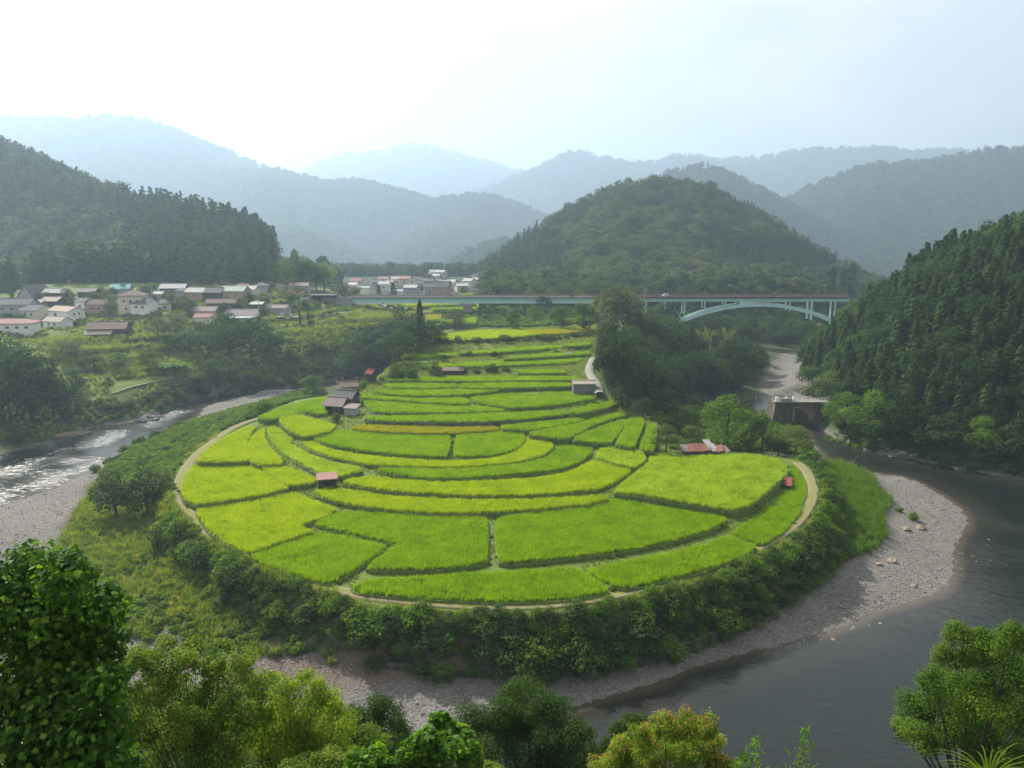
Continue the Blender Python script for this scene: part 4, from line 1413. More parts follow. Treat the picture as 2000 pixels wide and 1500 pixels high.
tag(scatter('hillside_broadleaf_forest', rp_[oth & mixd], np.c_[rh_[oth & mixd], rh_[oth & mixd], rh_[oth & mixd] * 0.95], scatter_group('hillside_broadleaf', [proto('hillside_broad', b) for a, b in KINDS['shaded_broad'] + KINDS['broad']]), 7), 'broadleaf trees mixed among the cedars of the right hillside', 'forest')
oth = oth & ~mixd
tag(scatter('hillside_forest', rp_[oth], np.c_[rh_[oth] * 1.1, rh_[oth] * 1.1, rh_[oth]], CED_G, 4), 'more cedars higher up the steep right hillside', 'forest')
for (u, v, hp) in [(1807,512,34),(1880,472,30),(1843,492,26),(1988,432,48),(1718,606,36),(1912,462,34)]:
    plant_px('cedar', u, v + 12, hp + 14, 'cedar rising above the skyline of the steep right hillside', 'skyline cedars on the right hillside', 1.2)

# --- grass and weeds
def grass_group(name, specs, mat):
    ps = []
    for k, (nb, rad, h, w, lean) in enumerate(specs):
        V, F, T = blades(np.random.default_rng(300 + k), nb, rad, h, w, lean, 3)
        ps.append(proto(name, np_mesh(name, V, F, [L[mat]], attrs={'tint': ('FACE', T)})))
    return scatter_group(name, ps)
GRASS_G = grass_group('grass_tuft', [(34, 0.5, 1.1, 0.07, 0.8), (34, 0.55, 1.3, 0.07, 0.9), (30, 0.45, 0.9, 0.08, 0.6)], 'grass')
REED_G = grass_group('reed_tuft', [(34, 0.45, 1.9, 0.06, 0.8), (34, 0.5, 2.2, 0.06, 1.0), (30, 0.4, 1.6, 0.07, 0.7)], 'bright')
wm_ = []
for k in range(4):
    V, F, T = lobe_cloud(np.random.default_rng(320 + k), [(0, 0, 0.25, 0.5, 0.7), (0.3, 0.1, 0.2, 0.35, 0.8), (-0.25, 0.2, 0.2, 0.35, 0.8)], 190, 0.24, jit=0.8)
    wm_.append(proto('weed_clump', np_mesh('weed_clump', V, F, [L['weed']], attrs={'tint': ('FACE', T)})))
WEED_G = scatter_group('weed_clump', wm_)
x, y = jgrid(FAN[:, 0].min(), FAN[:, 0].max(), FAN[:, 1].min(), FAN[:, 1].max(), 0.75)
k = inside(x, y, FAN) & (seg_dist(x, y, ROAD[:, :2], False) > 1.5) & (seg_dist(x, y, lane[:, :2], False) > 1.7)
x, y = x[k], y[k]
for o_, z_ in PAD:
    k = ~inside(x, y, offset_poly(o_, 0.3))
    x, y = x[k], y[k]
k = fbm(x / 4, y / 4, 44, 2) > -0.45 + 0.35 * (y < 170)
tag(scatter('terrace_grass', np.c_[x, y, Z(x, y)][k], np.where(y[k] > 200, rng.uniform(0.3, 0.6, k.sum()), rng.uniform(0.25, 0.5, k.sum())), GRASS_G, 3, tilt=0.15), 'rough grass on the paths and banks between the paddies', 'grass')
tag(scatter('levee_weeds', weed_pts, np.array(weed_s) * 0.75, WEED_G, 4), 'leafy weeds and grass growing on the terrace levees', 'weeds')

left_slope = [(96,1116),(146,1004),(184,948),(330,930),(345,990),(400,1050),(480,1100),(560,1130),(640,1158),(740,1200),(755,1262),(700,1285),(500,1288),(400,1275),(240,1245),(130,1180)]
p = region(left_slope, 0.85)
g = fbm(p[:, 0] / 7, p[:, 1] / 7, 91, 3)
tag(scatter('slope_grass', p[g > -0.25], rng.uniform(0.7, 1.35, (g > -0.25).sum()), GRASS_G, 3, tilt=0.12), 'tall unmown grass on the slope below the track', 'grass')
k = (g < 0.1) & (rng.uniform(size=len(g)) < 0.35)
tag(scatter('slope_weeds', p[k], rng.uniform(0.8, 1.9, k.sum()), WEED_G, 4), 'leafy weeds among the tall grass on the slope', 'weeds')
pg = np.concatenate([region(q, 2.6) for q in ([(60,1010),(140,955),(180,940),(150,1000),(110,1080),(40,1060)], [(1720,1000),(1800,980),(1850,1040),(1760,1120),(1680,1150)], [(560,1300),(900,1290),(1200,1300),(900,1340)])])
pg = pg[fbm(pg[:, 0] / 5, pg[:, 1] / 5, 93, 2) > 0.05]
tag(scatter('gravel_grass', pg, rng.uniform(0.2, 0.5, len(pg)), GRASS_G, 3, tilt=0.2), 'sparse grass tufts sprouting on the gravel bars', 'grass')
p = region([(1600,905),(1640,905),(1700,930),(1720,960),(1745,985),(1725,1010),(1735,1050),(1700,1085),(1650,1100),(1600,1140),(1590,1080),(1615,1030),(1630,980),(1615,940)], 0.8)
tag(scatter('bank_reeds', p, rng.uniform(0.6, 1.1, len(p)), REED_G, 3, tilt=0.1), 'bright green reeds between the hedge and the gravel bar', 'reeds')
p = region([(-60,870),(120,855),(200,832),(300,808),(370,780),(500,758),(600,752),(640,745),(690,700),(690,640),(740,615),(700,600),(560,600),(520,560),(300,575),(100,600),(-60,620)], 2.1)
gp = np.zeros(len(p), bool)
for q in GRASS_POLYS + SOIL_POLYS:
    gp |= inside(p[:, 0], p[:, 1], q)
p = p[~gp]
e = 1.6
slp = np.hypot(Z(p[:, 0] + e, p[:, 1]) - Z(p[:, 0] - e, p[:, 1]), Z(p[:, 0], p[:, 1] + e) - Z(p[:, 0], p[:, 1] - e)) / (2 * e)
thick = (slp > 0.55) | (fbm(p[:, 0] / 16, p[:, 1] / 16, 47, 2) > 0.3)
fl_ = p[~thick]
fl_ = np.concatenate([fl_ + np.r_[rng.normal(0, 0.7, 2), 0] for _ in range(3)])
fl_[:, 2] = Z(fl_[:, 0], fl_[:, 1])
tag(scatter('terrace_meadow_grass', fl_, rng.uniform(0.5, 1.2, len(fl_)), GRASS_G, 3, tilt=0.15), 'light green grass on the old garden terraces of the far bank', 'grass')
p = p[thick]
tag(scatter('bank_undergrowth', p, rng.uniform(0.9, 2.1, len(p)), WEED_G, 4), 'overgrown weeds and thicket on the far river bank', 'undergrowth')
pg = [region(q, 1.25) for q in ([(540,655),(600,640),(690,612),(760,622),(740,655),(690,690),(560,690)], [(430,748),(520,724),(580,732),(560,748),(440,760)], [(60,668),(150,652),(320,652),(330,690),(240,705),(140,715)], [(210,722),(300,700),(420,700),(520,708),(470,722),(330,734),(230,742)], [(690,612),(720,596),(800,610),(800,640),(700,640)])]
pg = np.concatenate(pg)
tag(scatter('bank_grass', pg, rng.uniform(1.0, 1.7, len(pg)), GRASS_G, 3, tilt=0.12), 'pale tall grass on the abandoned terraces of the far bank', 'grass')
p = region([(195,930),(225,900),(260,872),(310,850),(360,828),(440,806),(520,785),(600,760),(640,768),(560,788),(500,812),(440,838),(390,872),(355,910),(338,950)], 0.95)
p = p[sdist(p[:, 0], p[:, 1], FAN) > 0.3]
tag(scatter('riverside_weeds', p, rng.uniform(0.7, 1.9, len(p)), WEED_G, 4), 'leafy weeds on the river side of the track', 'weeds')
p = region([(1260,800),(1290,770),(1500,790),(1540,820),(1580,860),(1600,900),(1560,892),(1500,882),(1420,880),(1300,876)], 1.5)
p = p[sdist(p[:, 0], p[:, 1], FAN) > 1.0]
tag(scatter('thicket_weeds', p, rng.uniform(0.9, 2.0, len(p)), WEED_G, 4), 'weeds under the trees beside the collapsed shed', 'weeds')
p = region([(1600,862),(1640,830),(1780,850),(2000,890),(2150,910),(2200,965),(2000,932),(1870,910),(1780,893),(1700,880)], 1.4)
tag(scatter('shore_weeds', p, rng.uniform(0.8, 2.0, len(p)), WEED_G, 4), 'weeds along the foot of the steep right hillside', 'weeds')

# --- the hedge of shrubs on the bank outside the track
n_h = 0
zroad = lambda q: float(ROAD[np.argmin(np.hypot(ROAD[:, 0] - q[0], ROAD[:, 1] - q[1])), 2])
for row, (off, hlo, hhi, top) in enumerate([(2.9, 1.8, 2.6, -0.45), (3.9, 2.6, 3.8, -0.1), (5.0, 3.0, 4.4, -1.0), (6.6, 2.4, 3.8, -3.0)]):
    ln = resample(offset_poly(np.r_[ROAD[::6, :2], [[10, 150]]], off)[:-1], [1.7, 2.1, 2.7, 3.4][row])
    for p in ln:
        u, v, d = project((p[0], p[1], 8))
        if u < 480 and v < 1010:
            continue
        if u < 690 and row > 0 and rng.uniform() < [0, 0.35, 0.6, 0.8][row]:
            continue
        if u > 1555 and row > 0 and v < 1010:
            continue
        q = p + rng.normal(0, 0.35, 2)
        h = rng.uniform(hlo, hhi)
        zb = max(float(Z(*q)) - 0.3, zroad(q) + top + rng.normal(0, 0.25) - h)
        zb = min(zb, float(Z(*q)) + 0.2 * h) if row else float(min(zb, Z(*q)))
        kd = rng.choice(['shrub', 'shrub_bright', 'shrub_olive'], p=[0.34, 0.54, 0.12])
        h *= float(np.exp(rng.normal(0, 0.18)))
        plant(kd, (q[0], q[1], zb), h, 'leafy shrub in the hedge on the bank outside the farm track', 'hedge shrubs around the terraces', rng.uniform(1.0, 1.3), name='hedge_shrub')
        n_h += 1
print('hedge', n_h)
hp_ = np.concatenate([resample(offset_poly(np.r_[ROAD[::6, :2], [[10, 150]]], off)[:-1], 0.9) for off in (1.9, 4.6, 7.2)])
hp_ = hp_ + rng.normal(0, 0.5, hp_.shape)
uu_, vv_, _d = project(np.c_[hp_, np.full(len(hp_), 8.0)])
k = (fbm(hp_[:, 0] / 6, hp_[:, 1] / 6, 49, 2) > -0.1) & ((vv_ > 900) | (uu_ < 600))
hp_ = hp_[k]
tag(scatter('hedge_grass', np.c_[hp_, Z(hp_[:, 0], hp_[:, 1])], rng.uniform(0.5, 1.2, len(hp_)), GRASS_G, 3, tilt=0.25), 'grass tufts along the hedge outside the farm track', 'grass')
# ------------------------------------------------------------------ individual trees and shrubs of the middle distance
def G(p):
    p = np.array(p, float)
    p[2] = Z(p[0], p[1]) - 0.15
    return p
T = [
 ('bright',1420,872,106,'round bright green tree beside the collapsed rusty roof',1.05),
 ('broad',1488,884,80,'thin stemmed grey green tree right of the round bright tree',0.9),
 ('broad',1462,880,52,'small tree between the round bright tree and the thin stemmed one',1.0),
 ('olive',1300,884,58,'dense grey green bush tree left of the collapsed rusty roof',1.15),
 ('broad',1352,876,46,'low spreading tree behind the collapsed rusty roof',1.3),
 ('shaded_broad',1300,812,56,'flat topped dark tree above the slanting paddies',1.2),
 ('olive',1256,812,40,'reddish olive bush at the corner of the slanting paddies',1.2),
 ('broad',1345,832,44,'broad low tree in the hollow above the rusty roof',1.4),
 ('broad',1322,846,40,'leafy tree below the flat topped dark one',1.3),
 ('olive',1552,893,64,'olive bush tree on the bank in front of the sluice',1.25),
 ('broad',1520,890,46,'small dark tree on the bank left of the sluice',1.2),
 ('pine',821,690,104,'tall layered pine left of the topmost rice field',0.9),
 ('shaded_broad',702,736,92,'dark tree at the river end of the clump left of the terraces',1.1),
 ('shaded_broad',735,730,88,'dark tree behind the tall red roofed hut',1.1),
 ('shaded_broad',764,705,78,'dark rounded tree in the middle of the clump left of the terraces',1.2),
 ('shaded_broad',795,690,66,'dark tree under the tall layered pine',1.2),
 ('shaded_broad',778,672,76,'leafy tree at the top of the clump left of the terraces',1.2),
 ('shaded_broad',716,700,70,'tree on the outer edge of the clump left of the terraces',1.2),
 ('shaded_broad',690,742,54,'low tree beside the stony shallows',1.1),
 ('broad',838,676,50,'small tree right of the tall layered pine',1.1),
 ('cedar',806,668,50,'short dark conifer beside the tall layered pine',1.2),
 ('broad',612,776,46,'round dense bush tree on the river bank above the grey roofed barn',1.5),
 ('broad',448,694,86,'large rounded tree left of the brown roofed long house',1.0),
 ('shaded_broad',492,704,84,'large dark tree with brownish top on the far bank',1.2),
 ('broad',526,690,62,'tree on the far bank right of the dark brownish one',1.2),
 ('broad',424,668,58,'tree in front of the red roofed white shed',1.0),
 ('broad',400,670,46,'leafy tree left of the red roofed white shed',1.2),
 ('olive',345,664,50,'yellowish green tree below the village retaining wall',1.3),
 ('olive',310,662,44,'grey green tree below the white house with dark gable',1.3),
 ('broad',372,690,48,'bushy tree on the hedge terrace below the village',1.6),
 ('broad',330,694,44,'leafy tree at the end of the hedge terrace',1.5),
 ('broad',408,694,46,'vine covered tree between hedge terrace and big rounded tree',1.5),
 ('broad',560,566,62,'feathery tree at the end of the dark left hill',1.0),
 ('broad',580,562,74,'tallest tree of the group at the end of the dark left hill',0.9),
 ('cedar',578,560,72,'conifer behind the group at the end of the dark left hill',1.0),
 ('broad',604,566,62,'tree behind the flat roofed carport',1.0),
 ('bright',634,568,58,'bright fan shaped tree right of the flat roofed carport',1.1),
 ('broad',618,566,54,'rounded tree left of the bright fan shaped one',1.1),
 ('olive',668,592,40,'pale bush beside the bridge approach',1.3),
 ('olive',694,592,34,'pale bush at the start of the bridge',1.3),
 ('cypress',602,628,36,'slim pointed cypress on the far bank',1.0),
 ('cypress',586,634,30,'short column shaped conifer beside the slim cypress',1.3),
 ('broad',582,598,38,'round garden tree below the orange roof',1.3),
 ('broad',560,596,32,'garden tree left of the orange roof',1.3),
 ('olive',185,600,32,'pale rounded garden tree behind the narrow white house',1.3),
 ('olive',212,600,34,'pale garden tree beside the beige three storey house',1.2),
 ('cypress',26,598,42,'pointed conifer at the edge of the village',1.3),
 ('shaded_broad',22,838,168,'big dark tree nearest the water on the left bank',0.9),
 ('shaded_broad',66,828,158,'big dark tree on the left bank, next to the boulders',0.9),
 ('shaded_broad',104,816,118,'dark sloping tree at the end of the left bank clump',1.0),
 ('shaded_broad',-6,770,120,'dark tree at the left edge of the picture',1.0),
 ('shaded_broad',44,748,84,'dark tree behind the left bank clump',1.1),
 ('shaded_broad',138,812,56,'small dark tree between left bank clump and meadow',1.2),
 ('shrub',38,862,46,'grey green bush at the foot of the left bank clump',1.0),
 ('olive',150,710,46,'brownish fruit tree on the terrace below the village',1.4),
 ('olive',184,722,44,'brownish fruit tree leaning over the terrace',1.4),
 ('olive',122,702,40,'brownish fruit tree beside the bright grass patch',1.3),
 ('broad',212,765,30,'dark upright bush in the riverside meadow',0.8),
 ('broad',150,755,40,'bush above the riverside meadow',1.4),
 ('broad',232,726,40,'round bush left of the broad leaved garden plants',1.3),
 ('broad',292,720,44,'dark bush beside the broad leaved garden plants',1.1),
 ('broad',420,748,48,'overgrown bush leaning over the riverside wall',1.3),
 ('broad',392,760,36,'bush below the riverside wall',1.3),
 ('shaded_broad',228,1012,104,'dark spreading tree on the grassy slope, outer of a pair',1.15),
 ('shaded_broad',290,1008,100,'dark spreading tree against the bend of the track, inner of a pair',1.1),
 ('shrub_olive',318,955,56,'yellowish bush at the bend of the track',1.1),
 ('shrub',205,965,48,'low bush on the edge of the left gravel bar',1.2),
 ('shrub',318,1072,52,'dark rounded bush on the grassy slope below the track',1.1),
 ('shrub',352,1048,44,'bush just outside the track below the bend',1.1),
 ('shrub_bright',372,1100,52,'vine covered bush on the grassy slope',1.1),
 ('olive',888,646,44,'thin pale tree beside the bridge pier',1.2),
 ('broad',1000,642,38,'small round tree behind the topmost rice field',1.0),
 ('broad',1096,644,48,'leafy tree behind the golden topmost field',1.2),
 ('broad',1140,646,56,'tree between the golden topmost field and the bridge',1.1),
 ('bamboo',1172,650,78,'yellow green bamboo hiding the middle of the bridge',1.3),
 ('olive',1196,652,96,'pale broad tree rising above the bridge deck',1.0),
 ('olive',1226,656,90,'pale tree in front of the bridge, right of the bamboo',1.0),
 ('bamboo',1376,690,60,'pale bamboo clump under the left foot of the arch',1.4),
 ('bamboo',1420,690,62,'pale bamboo clump under the bridge arch',1.1),
 ('cedar',1620,608,86,'conifer behind the bridge, left of three',1.0),
 ('cedar',1640,608,82,'conifer behind the bridge, middle of three',1.0),
 ('cedar',1656,608,92,'broad conifer behind the bridge, right of three',1.3),
 ('broad',1588,782,68,'spreading tree above the sluice walkway',1.4),
 ('broad',1622,790,70,'leafy tree behind the sluice abutment',1.3),
 ('bright',1648,838,76,'bright leafy tree right of the sluice',1.2),
 ('bright',1700,856,96,'bright spreading tree on the right bank',1.2),
 ('shaded_broad',1744,868,92,'dark tree on the right bank beside the bright one',1.1),
 ('shaded_broad',1790,872,84,'dark tree over the rock outcrop',1.2),
 ('shaded_broad',1850,884,84,'dark tree at the foot of the right hillside',1.2),
 ('bright',1918,888,80,'pale leafed tree at the foot of the right hillside',1.1),
 ('shaded_broad',1966,906,84,'dark tree near the right edge at the hill foot',1.2),
 ('shaded_broad',2030,915,90,'dark tree at the right edge of the picture',1.2),
 ('cedar',768,577,26,'small dark conifer behind the bridge railing',1.6),
 ('cedar',740,577,20,'small conifer next to the white warehouse',1.6),
 ('broad',1215,800,50,'leafy tree beside the lane end',1.2),
 ('shaded_broad',750,716,74,'dark tree between the red roofed hut and the tall bushes',1.2),
 ('shaded_broad',780,705,64,'dark tree behind the three tall rounded bushes',1.3),
 ('shaded_broad',740,690,66,'dark tree high in the clump left of the terraces',1.3),
 ('shaded_broad',815,676,60,'dark tree at the foot of the tall layered pine',1.4),
 ('shaded_broad',850,668,34,'low dark tree beside the topmost rice field',1.5),
]
for k, u, v, hp, lab, w in T:
    plant_px(k, u, v, hp, lab, None, w)
# vine-clad trees and the dark wood on the bluff
cap_on = True
for i, (u, v, hp) in enumerate([(1196,776,166),(1212,784,150),(1230,790,160),(1192,735,118),(1190,704,96)]):
    plant_px('shaded_broad', u, v, hp, 'tall vine covered tree at the lane edge of the dark wood', 'vine covered trees beside the lane', 0.55, name='vine_clad_tree')
p = region([(1206,700),(1212,770),(1245,790),(1300,790),(1370,785),(1450,768),(1480,735),(1500,708),(1470,680),(1400,660),(1300,650),(1230,650)], 7.2)
for q in p:
    plant(['shaded_broad', 'shaded_broad', 'shaded_broad', 'cedar'][int(rng.integers(4))], q, rng.uniform(9, 15), 'dark tree in the wood on the bluff between lane and river', 'trees in the dark wood on the bluff', 1.1, name='bluff_tree')
p = region([(1300,652),(1400,660),(1480,690),(1560,690),(1650,690),(1680,640),(1650,600),(1500,596),(1330,600),(1250,615)], 3.6)
p = p[p[:, 2] > 1.6]
k = project(p)[2] > 300
hh_ = rng.uniform(3.5, 6.5, len(p))
uu_, vv_, _d = project(p + np.c_[0 * hh_, 0 * hh_, hh_])
k = (vv_ > np.interp(uu_, CAPU, CAPV) - 3) | (p[:, 1] > 394)
tag(scatter('gorge_thicket', p[k], hh_[k], BRD_FAR_G, 4), 'dark thicket filling the gorge under the arch', 'thicket')
tag(scatter('gorge_back_forest', *(lambda q: (q, rng.uniform(7, 12, len(q))))(region([(930,596),(1160,594),(1300,600),(1500,600),(1700,600),(1720,570),(1500,572),(1100,574),(940,582)], 5.0)), BRD_FAR_G, 4), 'wood at the foot of the rounded hill behind the bridge', 'forest')
p = region([(860,642),(940,638),(1010,640),(1100,637),(1165,632),(1165,604),(1000,602),(930,602),(880,620)], 1.7)
p = p[sdist(p[:, 0], p[:, 1], FAN) > 1.5]
tag(scatter('field_edge_weeds', p, rng.uniform(1.0, 2.4, len(p)), WEED_G, 4), 'weeds behind the topmost rice fields', 'weeds')
p = region([(1230,650),(1300,645),(1400,655),(1480,676),(1600,680),(1640,655),(1600,610),(1500,605),(1300,605)], 9.0)
for q in p[p[:, 2] > 1.8]:
    plant(['shaded_broad', 'shaded_broad', 'cedar', 'broad'][int(rng.integers(4))], q, rng.uniform(7, 12), 'tree in the shade under the arch of the bridge', 'trees under the bridge', 1.2, name='gorge_tree')
p = region([(930,622),(1000,632),(1150,628),(1160,605),(1100,590),(1000,588),(940,590)], 9.5)
for q in p:
    plant(['broad', 'broad', 'olive', 'cedar'][int(rng.integers(4))], q, rng.uniform(6, 11), 'tree beneath the girder of the bridge behind the top fields', 'trees beneath the bridge girder', 1.1, name='gorge_tree')
cap_on = False
p = region([(960,585),(1200,580),(1600,580),(1700,585),(1690,560),(1500,560),(1100,565)], 10.0)
for q in p[:90]:
    plant(['broad', 'olive', 'cedar'][int(rng.integers(3))], q, rng.uniform(9, 15), 'tree behind the bridge at the foot of the rounded hill', 'trees behind the bridge', 1.1, name='gorge_tree')
cap_on = False
# shrubs on terrace banks: rows of dark bushes
rows = [([(862,668),(900,668),(960,668),(1000,666),(1050,664),(1100,661),(1150,656)], 2.6, 'dark bush in the hedge below the topmost rice fields', 'bushes below the topmost fields', 'shrub', 2.6),
        ([(800,703),(850,700),(900,697),(940,694),(970,695)], 3.6, 'bush on the bank of the middle upper terraces', 'bushes on the middle bank', 'shrub', 2.2),
        ([(905,727),(930,727),(960,726),(990,727)], 3.4, 'bush in the row beside the long low shed', 'bushes by the long low shed', 'shrub', 2.8),
        ([(1040,693),(1075,692),(1110,680)], 6.0, 'small bush between the upper rice strips', 'small bushes between upper strips', 'shrub', 1.6),
        ([(765,742),(730,745),(712,756),(700,764)], 2.6, 'vine covered bush on the bank by the brown roofed shed', 'bushes on the bank by the brown shed', 'shrub_bright', 2.4),
        ([(1160,788),(1185,792),(1140,797),(1215,790)], 3.2, 'bushy weeds on the levee of the right terraces', 'bushes on the right levee', 'shrub_bright', 1.8)]
for pts, sp, lab, grp, kd, hh in rows:
    q = resample(np.array([hit(u, v) for u, v in pts]), sp)
    for s in q:
        s = G(s + np.r_[rng.normal(0, 0.5, 2), 0])
        plant(kd, s - (0, 0, 0.2), hh * rng.uniform(0.75, 1.25), lab, grp, 1.3, name='terrace_bush')
for u, v, hp, lab in [(772,742,44,'tall rounded bush left of the upper terraces, first of three'), (800,742,46,'tall rounded bush left of the upper terraces, middle of three'), (850,736,42,'tall rounded bush beside the long low shed'),
                      (656,824,26,'dark bush in front of the grey roofed barn'), (770,712,22,'small round bush above the three tall ones'), (730,716,24,'pale topped vine stump in the dark clump')]:
    plant_px('shrub', u, v, hp, lab, None, 0.75)
# thickets along shores
def shore_row(pts, sp, kinds, h0, h1, lab, grp, spread=1.0):
    name = 'garden_shrub' if 'garden' in lab or 'hedge' in lab else 'riverside_shrub' if 'water' in lab or 'bank' in lab or 'river' in lab else 'small_tree' if 'tree' in lab else 'shrub'
    for s in resample(np.array([hit(u, v) for u, v in pts]), sp):
        s = G(s + np.r_[rng.normal(0, spread, 2), 0])
        if s[2] > -0.1:
            plant(kinds[int(rng.integers(len(kinds)))], s, rng.uniform(h0, h1), lab, grp, 1.2, name=name)
shore_row([(215,800),(290,790),(330,783),(380,770),(440,760),(500,750),(560,745),(600,742)], 2.4, ['shrub', 'shrub', 'shrub_olive'], 2.2, 4.2, 'shrub in the thicket between riverside wall and water', 'shrubs along the far river bank', 1.6)
shore_row([(316,803),(345,790),(385,776),(450,764),(520,756),(600,750),(640,745)], 2.0, ['shrub', 'shrub', 'shrub_olive'], 2.0, 3.6, 'shrub hanging over the water edge of the far bank', 'shrubs over the far water edge', 0.8)
shore_row([(420,738),(480,730),(540,728),(600,735),(640,738)], 3.0, ['shrub', 'shrub_olive'], 2.0, 3.6, 'shrub on the weedy slope above the far bank', 'shrubs on the far weedy slope', 1.8)
shore_row([(570,700),(600,690),(640,690),(680,700)], 2.8, ['shrub_olive', 'shrub'], 3.0, 5.0, 'pale shrub on the bank opposite the clump of trees', 'pale shrubs on the opposite bank', 1.8)
shore_row([(545,676),(600,668),(660,655),(700,645)], 4.0, ['shrub_olive', 'shrub_olive', 'shrub'], 1.6, 2.8, 'low shrub on the abandoned terraces below the bridge end', 'shrubs on the abandoned terraces', 1.5)
shore_row([(560,640),(600,640),(650,632),(690,622)], 4.0, ['shrub_olive', 'shrub'], 1.6, 3.0, 'shrub on the upper abandoned terrace', 'shrubs on the upper abandoned terrace', 1.5)
shore_row([(230,690),(270,684),(320,676),(380,672),(430,676)], 2.2, ['shrub', 'shrub_bright'], 2.0, 3.2, 'shrub in the hedges on the terraces below the village', 'hedge shrubs below the village', 0.7)
shore_row([(215,676),(260,670),(310,664)], 2.2, ['shrub'], 1.8, 2.6, 'shrub in the trimmed hedge below the dark barn', 'trimmed hedge shrubs below the barn', 0.4)
shore_row([(150,735),(200,728),(250,718),(300,706)], 2.8, ['shrub', 'shrub_olive'], 2.0, 3.4, 'shrub on the terrace bank above the meadow', 'shrubs above the meadow', 1.0)
shore_row([(195,920),(225,896),(262,872),(310,852),(352,834)], 2.6, ['shrub', 'shrub'], 1.8, 3.2, 'shrub overhanging the water below the farm track', 'shrubs overhanging the left water', 1.2)
shore_row([(250,930),(300,895),(350,868),(400,838),(450,815),(520,792)], 3.0, ['shrub', 'shrub_bright'], 1.6, 2.8, 'shrub among the weeds on the river side of the track', 'shrubs by the upper track', 1.6)
shore_row([(1610,858),(1640,866),(1690,880),(1790,892),(1850,905),(1920,918),(1990,932),(2060,945)], 2.8, ['shrub', 'shrub_olive', 'shrub_bright'], 1.8, 3.2, 'shrub at the water edge under the steep right hillside', 'shrubs under the right hillside', 1.0)
shore_row([(1640,850),(1720,868),(1800,876),(1900,895),(2020,912)], 4.0, ['shrub', 'shrub_bright'], 2.5, 4.5, 'taller shrub above the right water edge', 'tall shrubs above the right water edge', 1.5)
shore_row([(1560,896),(1600,912),(1625,940),(1630,985),(1615,1040),(1600,1085)], 3.0, ['shrub_bright', 'shrub', 'shrub_bright'], 2.0, 3.2, 'bright shrub between the track end and the reeds', 'bright shrubs by the track end', 1.0)
shore_row([(40,612),(150,598),(260,598),(340,596),(440,598),(520,590)], 4.5, ['shrub', 'shrub_olive'], 2.0, 3.5, 'garden shrub between the village houses', 'garden shrubs in the village', 3.0)
shore_row([(480,612),(540,608),(600,604),(640,600)], 4.5, ['shrub', 'shrub_olive'], 2.0, 4.0, 'garden shrub near the flat roofed carport', 'garden shrubs near the carport', 2.0)
shore_row([(300,632),(350,634),(400,640),(440,636)], 4.0, ['shrub', 'shrub_olive', 'shrub_bright'], 2.2, 4.5, 'garden shrub below the village retaining wall', 'garden shrubs below the village wall', 2.0)
shore_row([(60,588),(140,582),(220,576),(300,572),(380,568),(460,566),(520,562)], 5.0, ['shrub', 'shrub', 'shrub_olive'], 3.0, 6.0, 'tall shrub along the wood edge behind the village', 'shrubs along the wood edge', 3.0)
shore_row([(805,650),(840,640),(870,632),(920,634)], 3.5, ['shrub_olive', 'shrub'], 2.0, 3.6, 'pale shrub left of the topmost rice field', 'shrubs by the topmost field', 1.5)
# broad-leaved garden plants and a banana
def big_leaf_plant(u, v, hpx, nleaf, spread, label, name):
    p = G(hit(u, v))
    s = hpx * project(p)[2] / FPX
    o = thing(name, label, 'plant', p)
    mt = L['bright']
    r = np.random.default_rng(int(u))
    MB().tube([(0, 0, 0), (0, 0, s * 0.35)], [0.12, 0.08], 6).build('stem', M['bark'], o)
    for k in range(nleaf):
        a = r.uniform(0, 6.283)
        bx, by = r.normal(0, spread * s, 2) if spread else (0, 0)
        ln = s * r.uniform(0.6, 0.95)
        dx, dy = math.cos(a), math.sin(a)
        V, F = [], []
        for i in range(5):
            t = i / 4
            w = ln * 0.16 * math.sin(math.pi * (0.08 + 0.9 * t))
            q = (bx + dx * ln * 0.8 * t, by + dy * ln * 0.8 * t, s * 0.25 + ln * (0.95 * t - 0.75 * t * t))
            V += [(q[0] - dy * w, q[1] + dx * w, q[2]), (q[0] + dy * w, q[1] - dx * w, q[2])]
        F = [(2 * i, 2 * i + 1, 2 * i + 3, 2 * i + 2) for i in range(4)]
        mesh_obj('leaf', np_mesh('leaf', V, F, [mt], attrs={'tint': ('FACE', np.full(4, r.uniform(0.4, 1)))}), o)
big_leaf_plant(490, 712, 28, 14, 0, 'banana plant with drooping leaves on the far bank', 'banana_plant')
for k, u in enumerate((312, 326, 340, 352)):
    big_leaf_plant(u, 726 - k, 26, 22, 0.35, 'clump of bright broad leaved taro on the terrace below the village', 'taro_plant')
for o in [q for q in COL.objects if q.name.startswith('taro_plant')]:
    o['group'] = 'taro clumps on the left terrace'

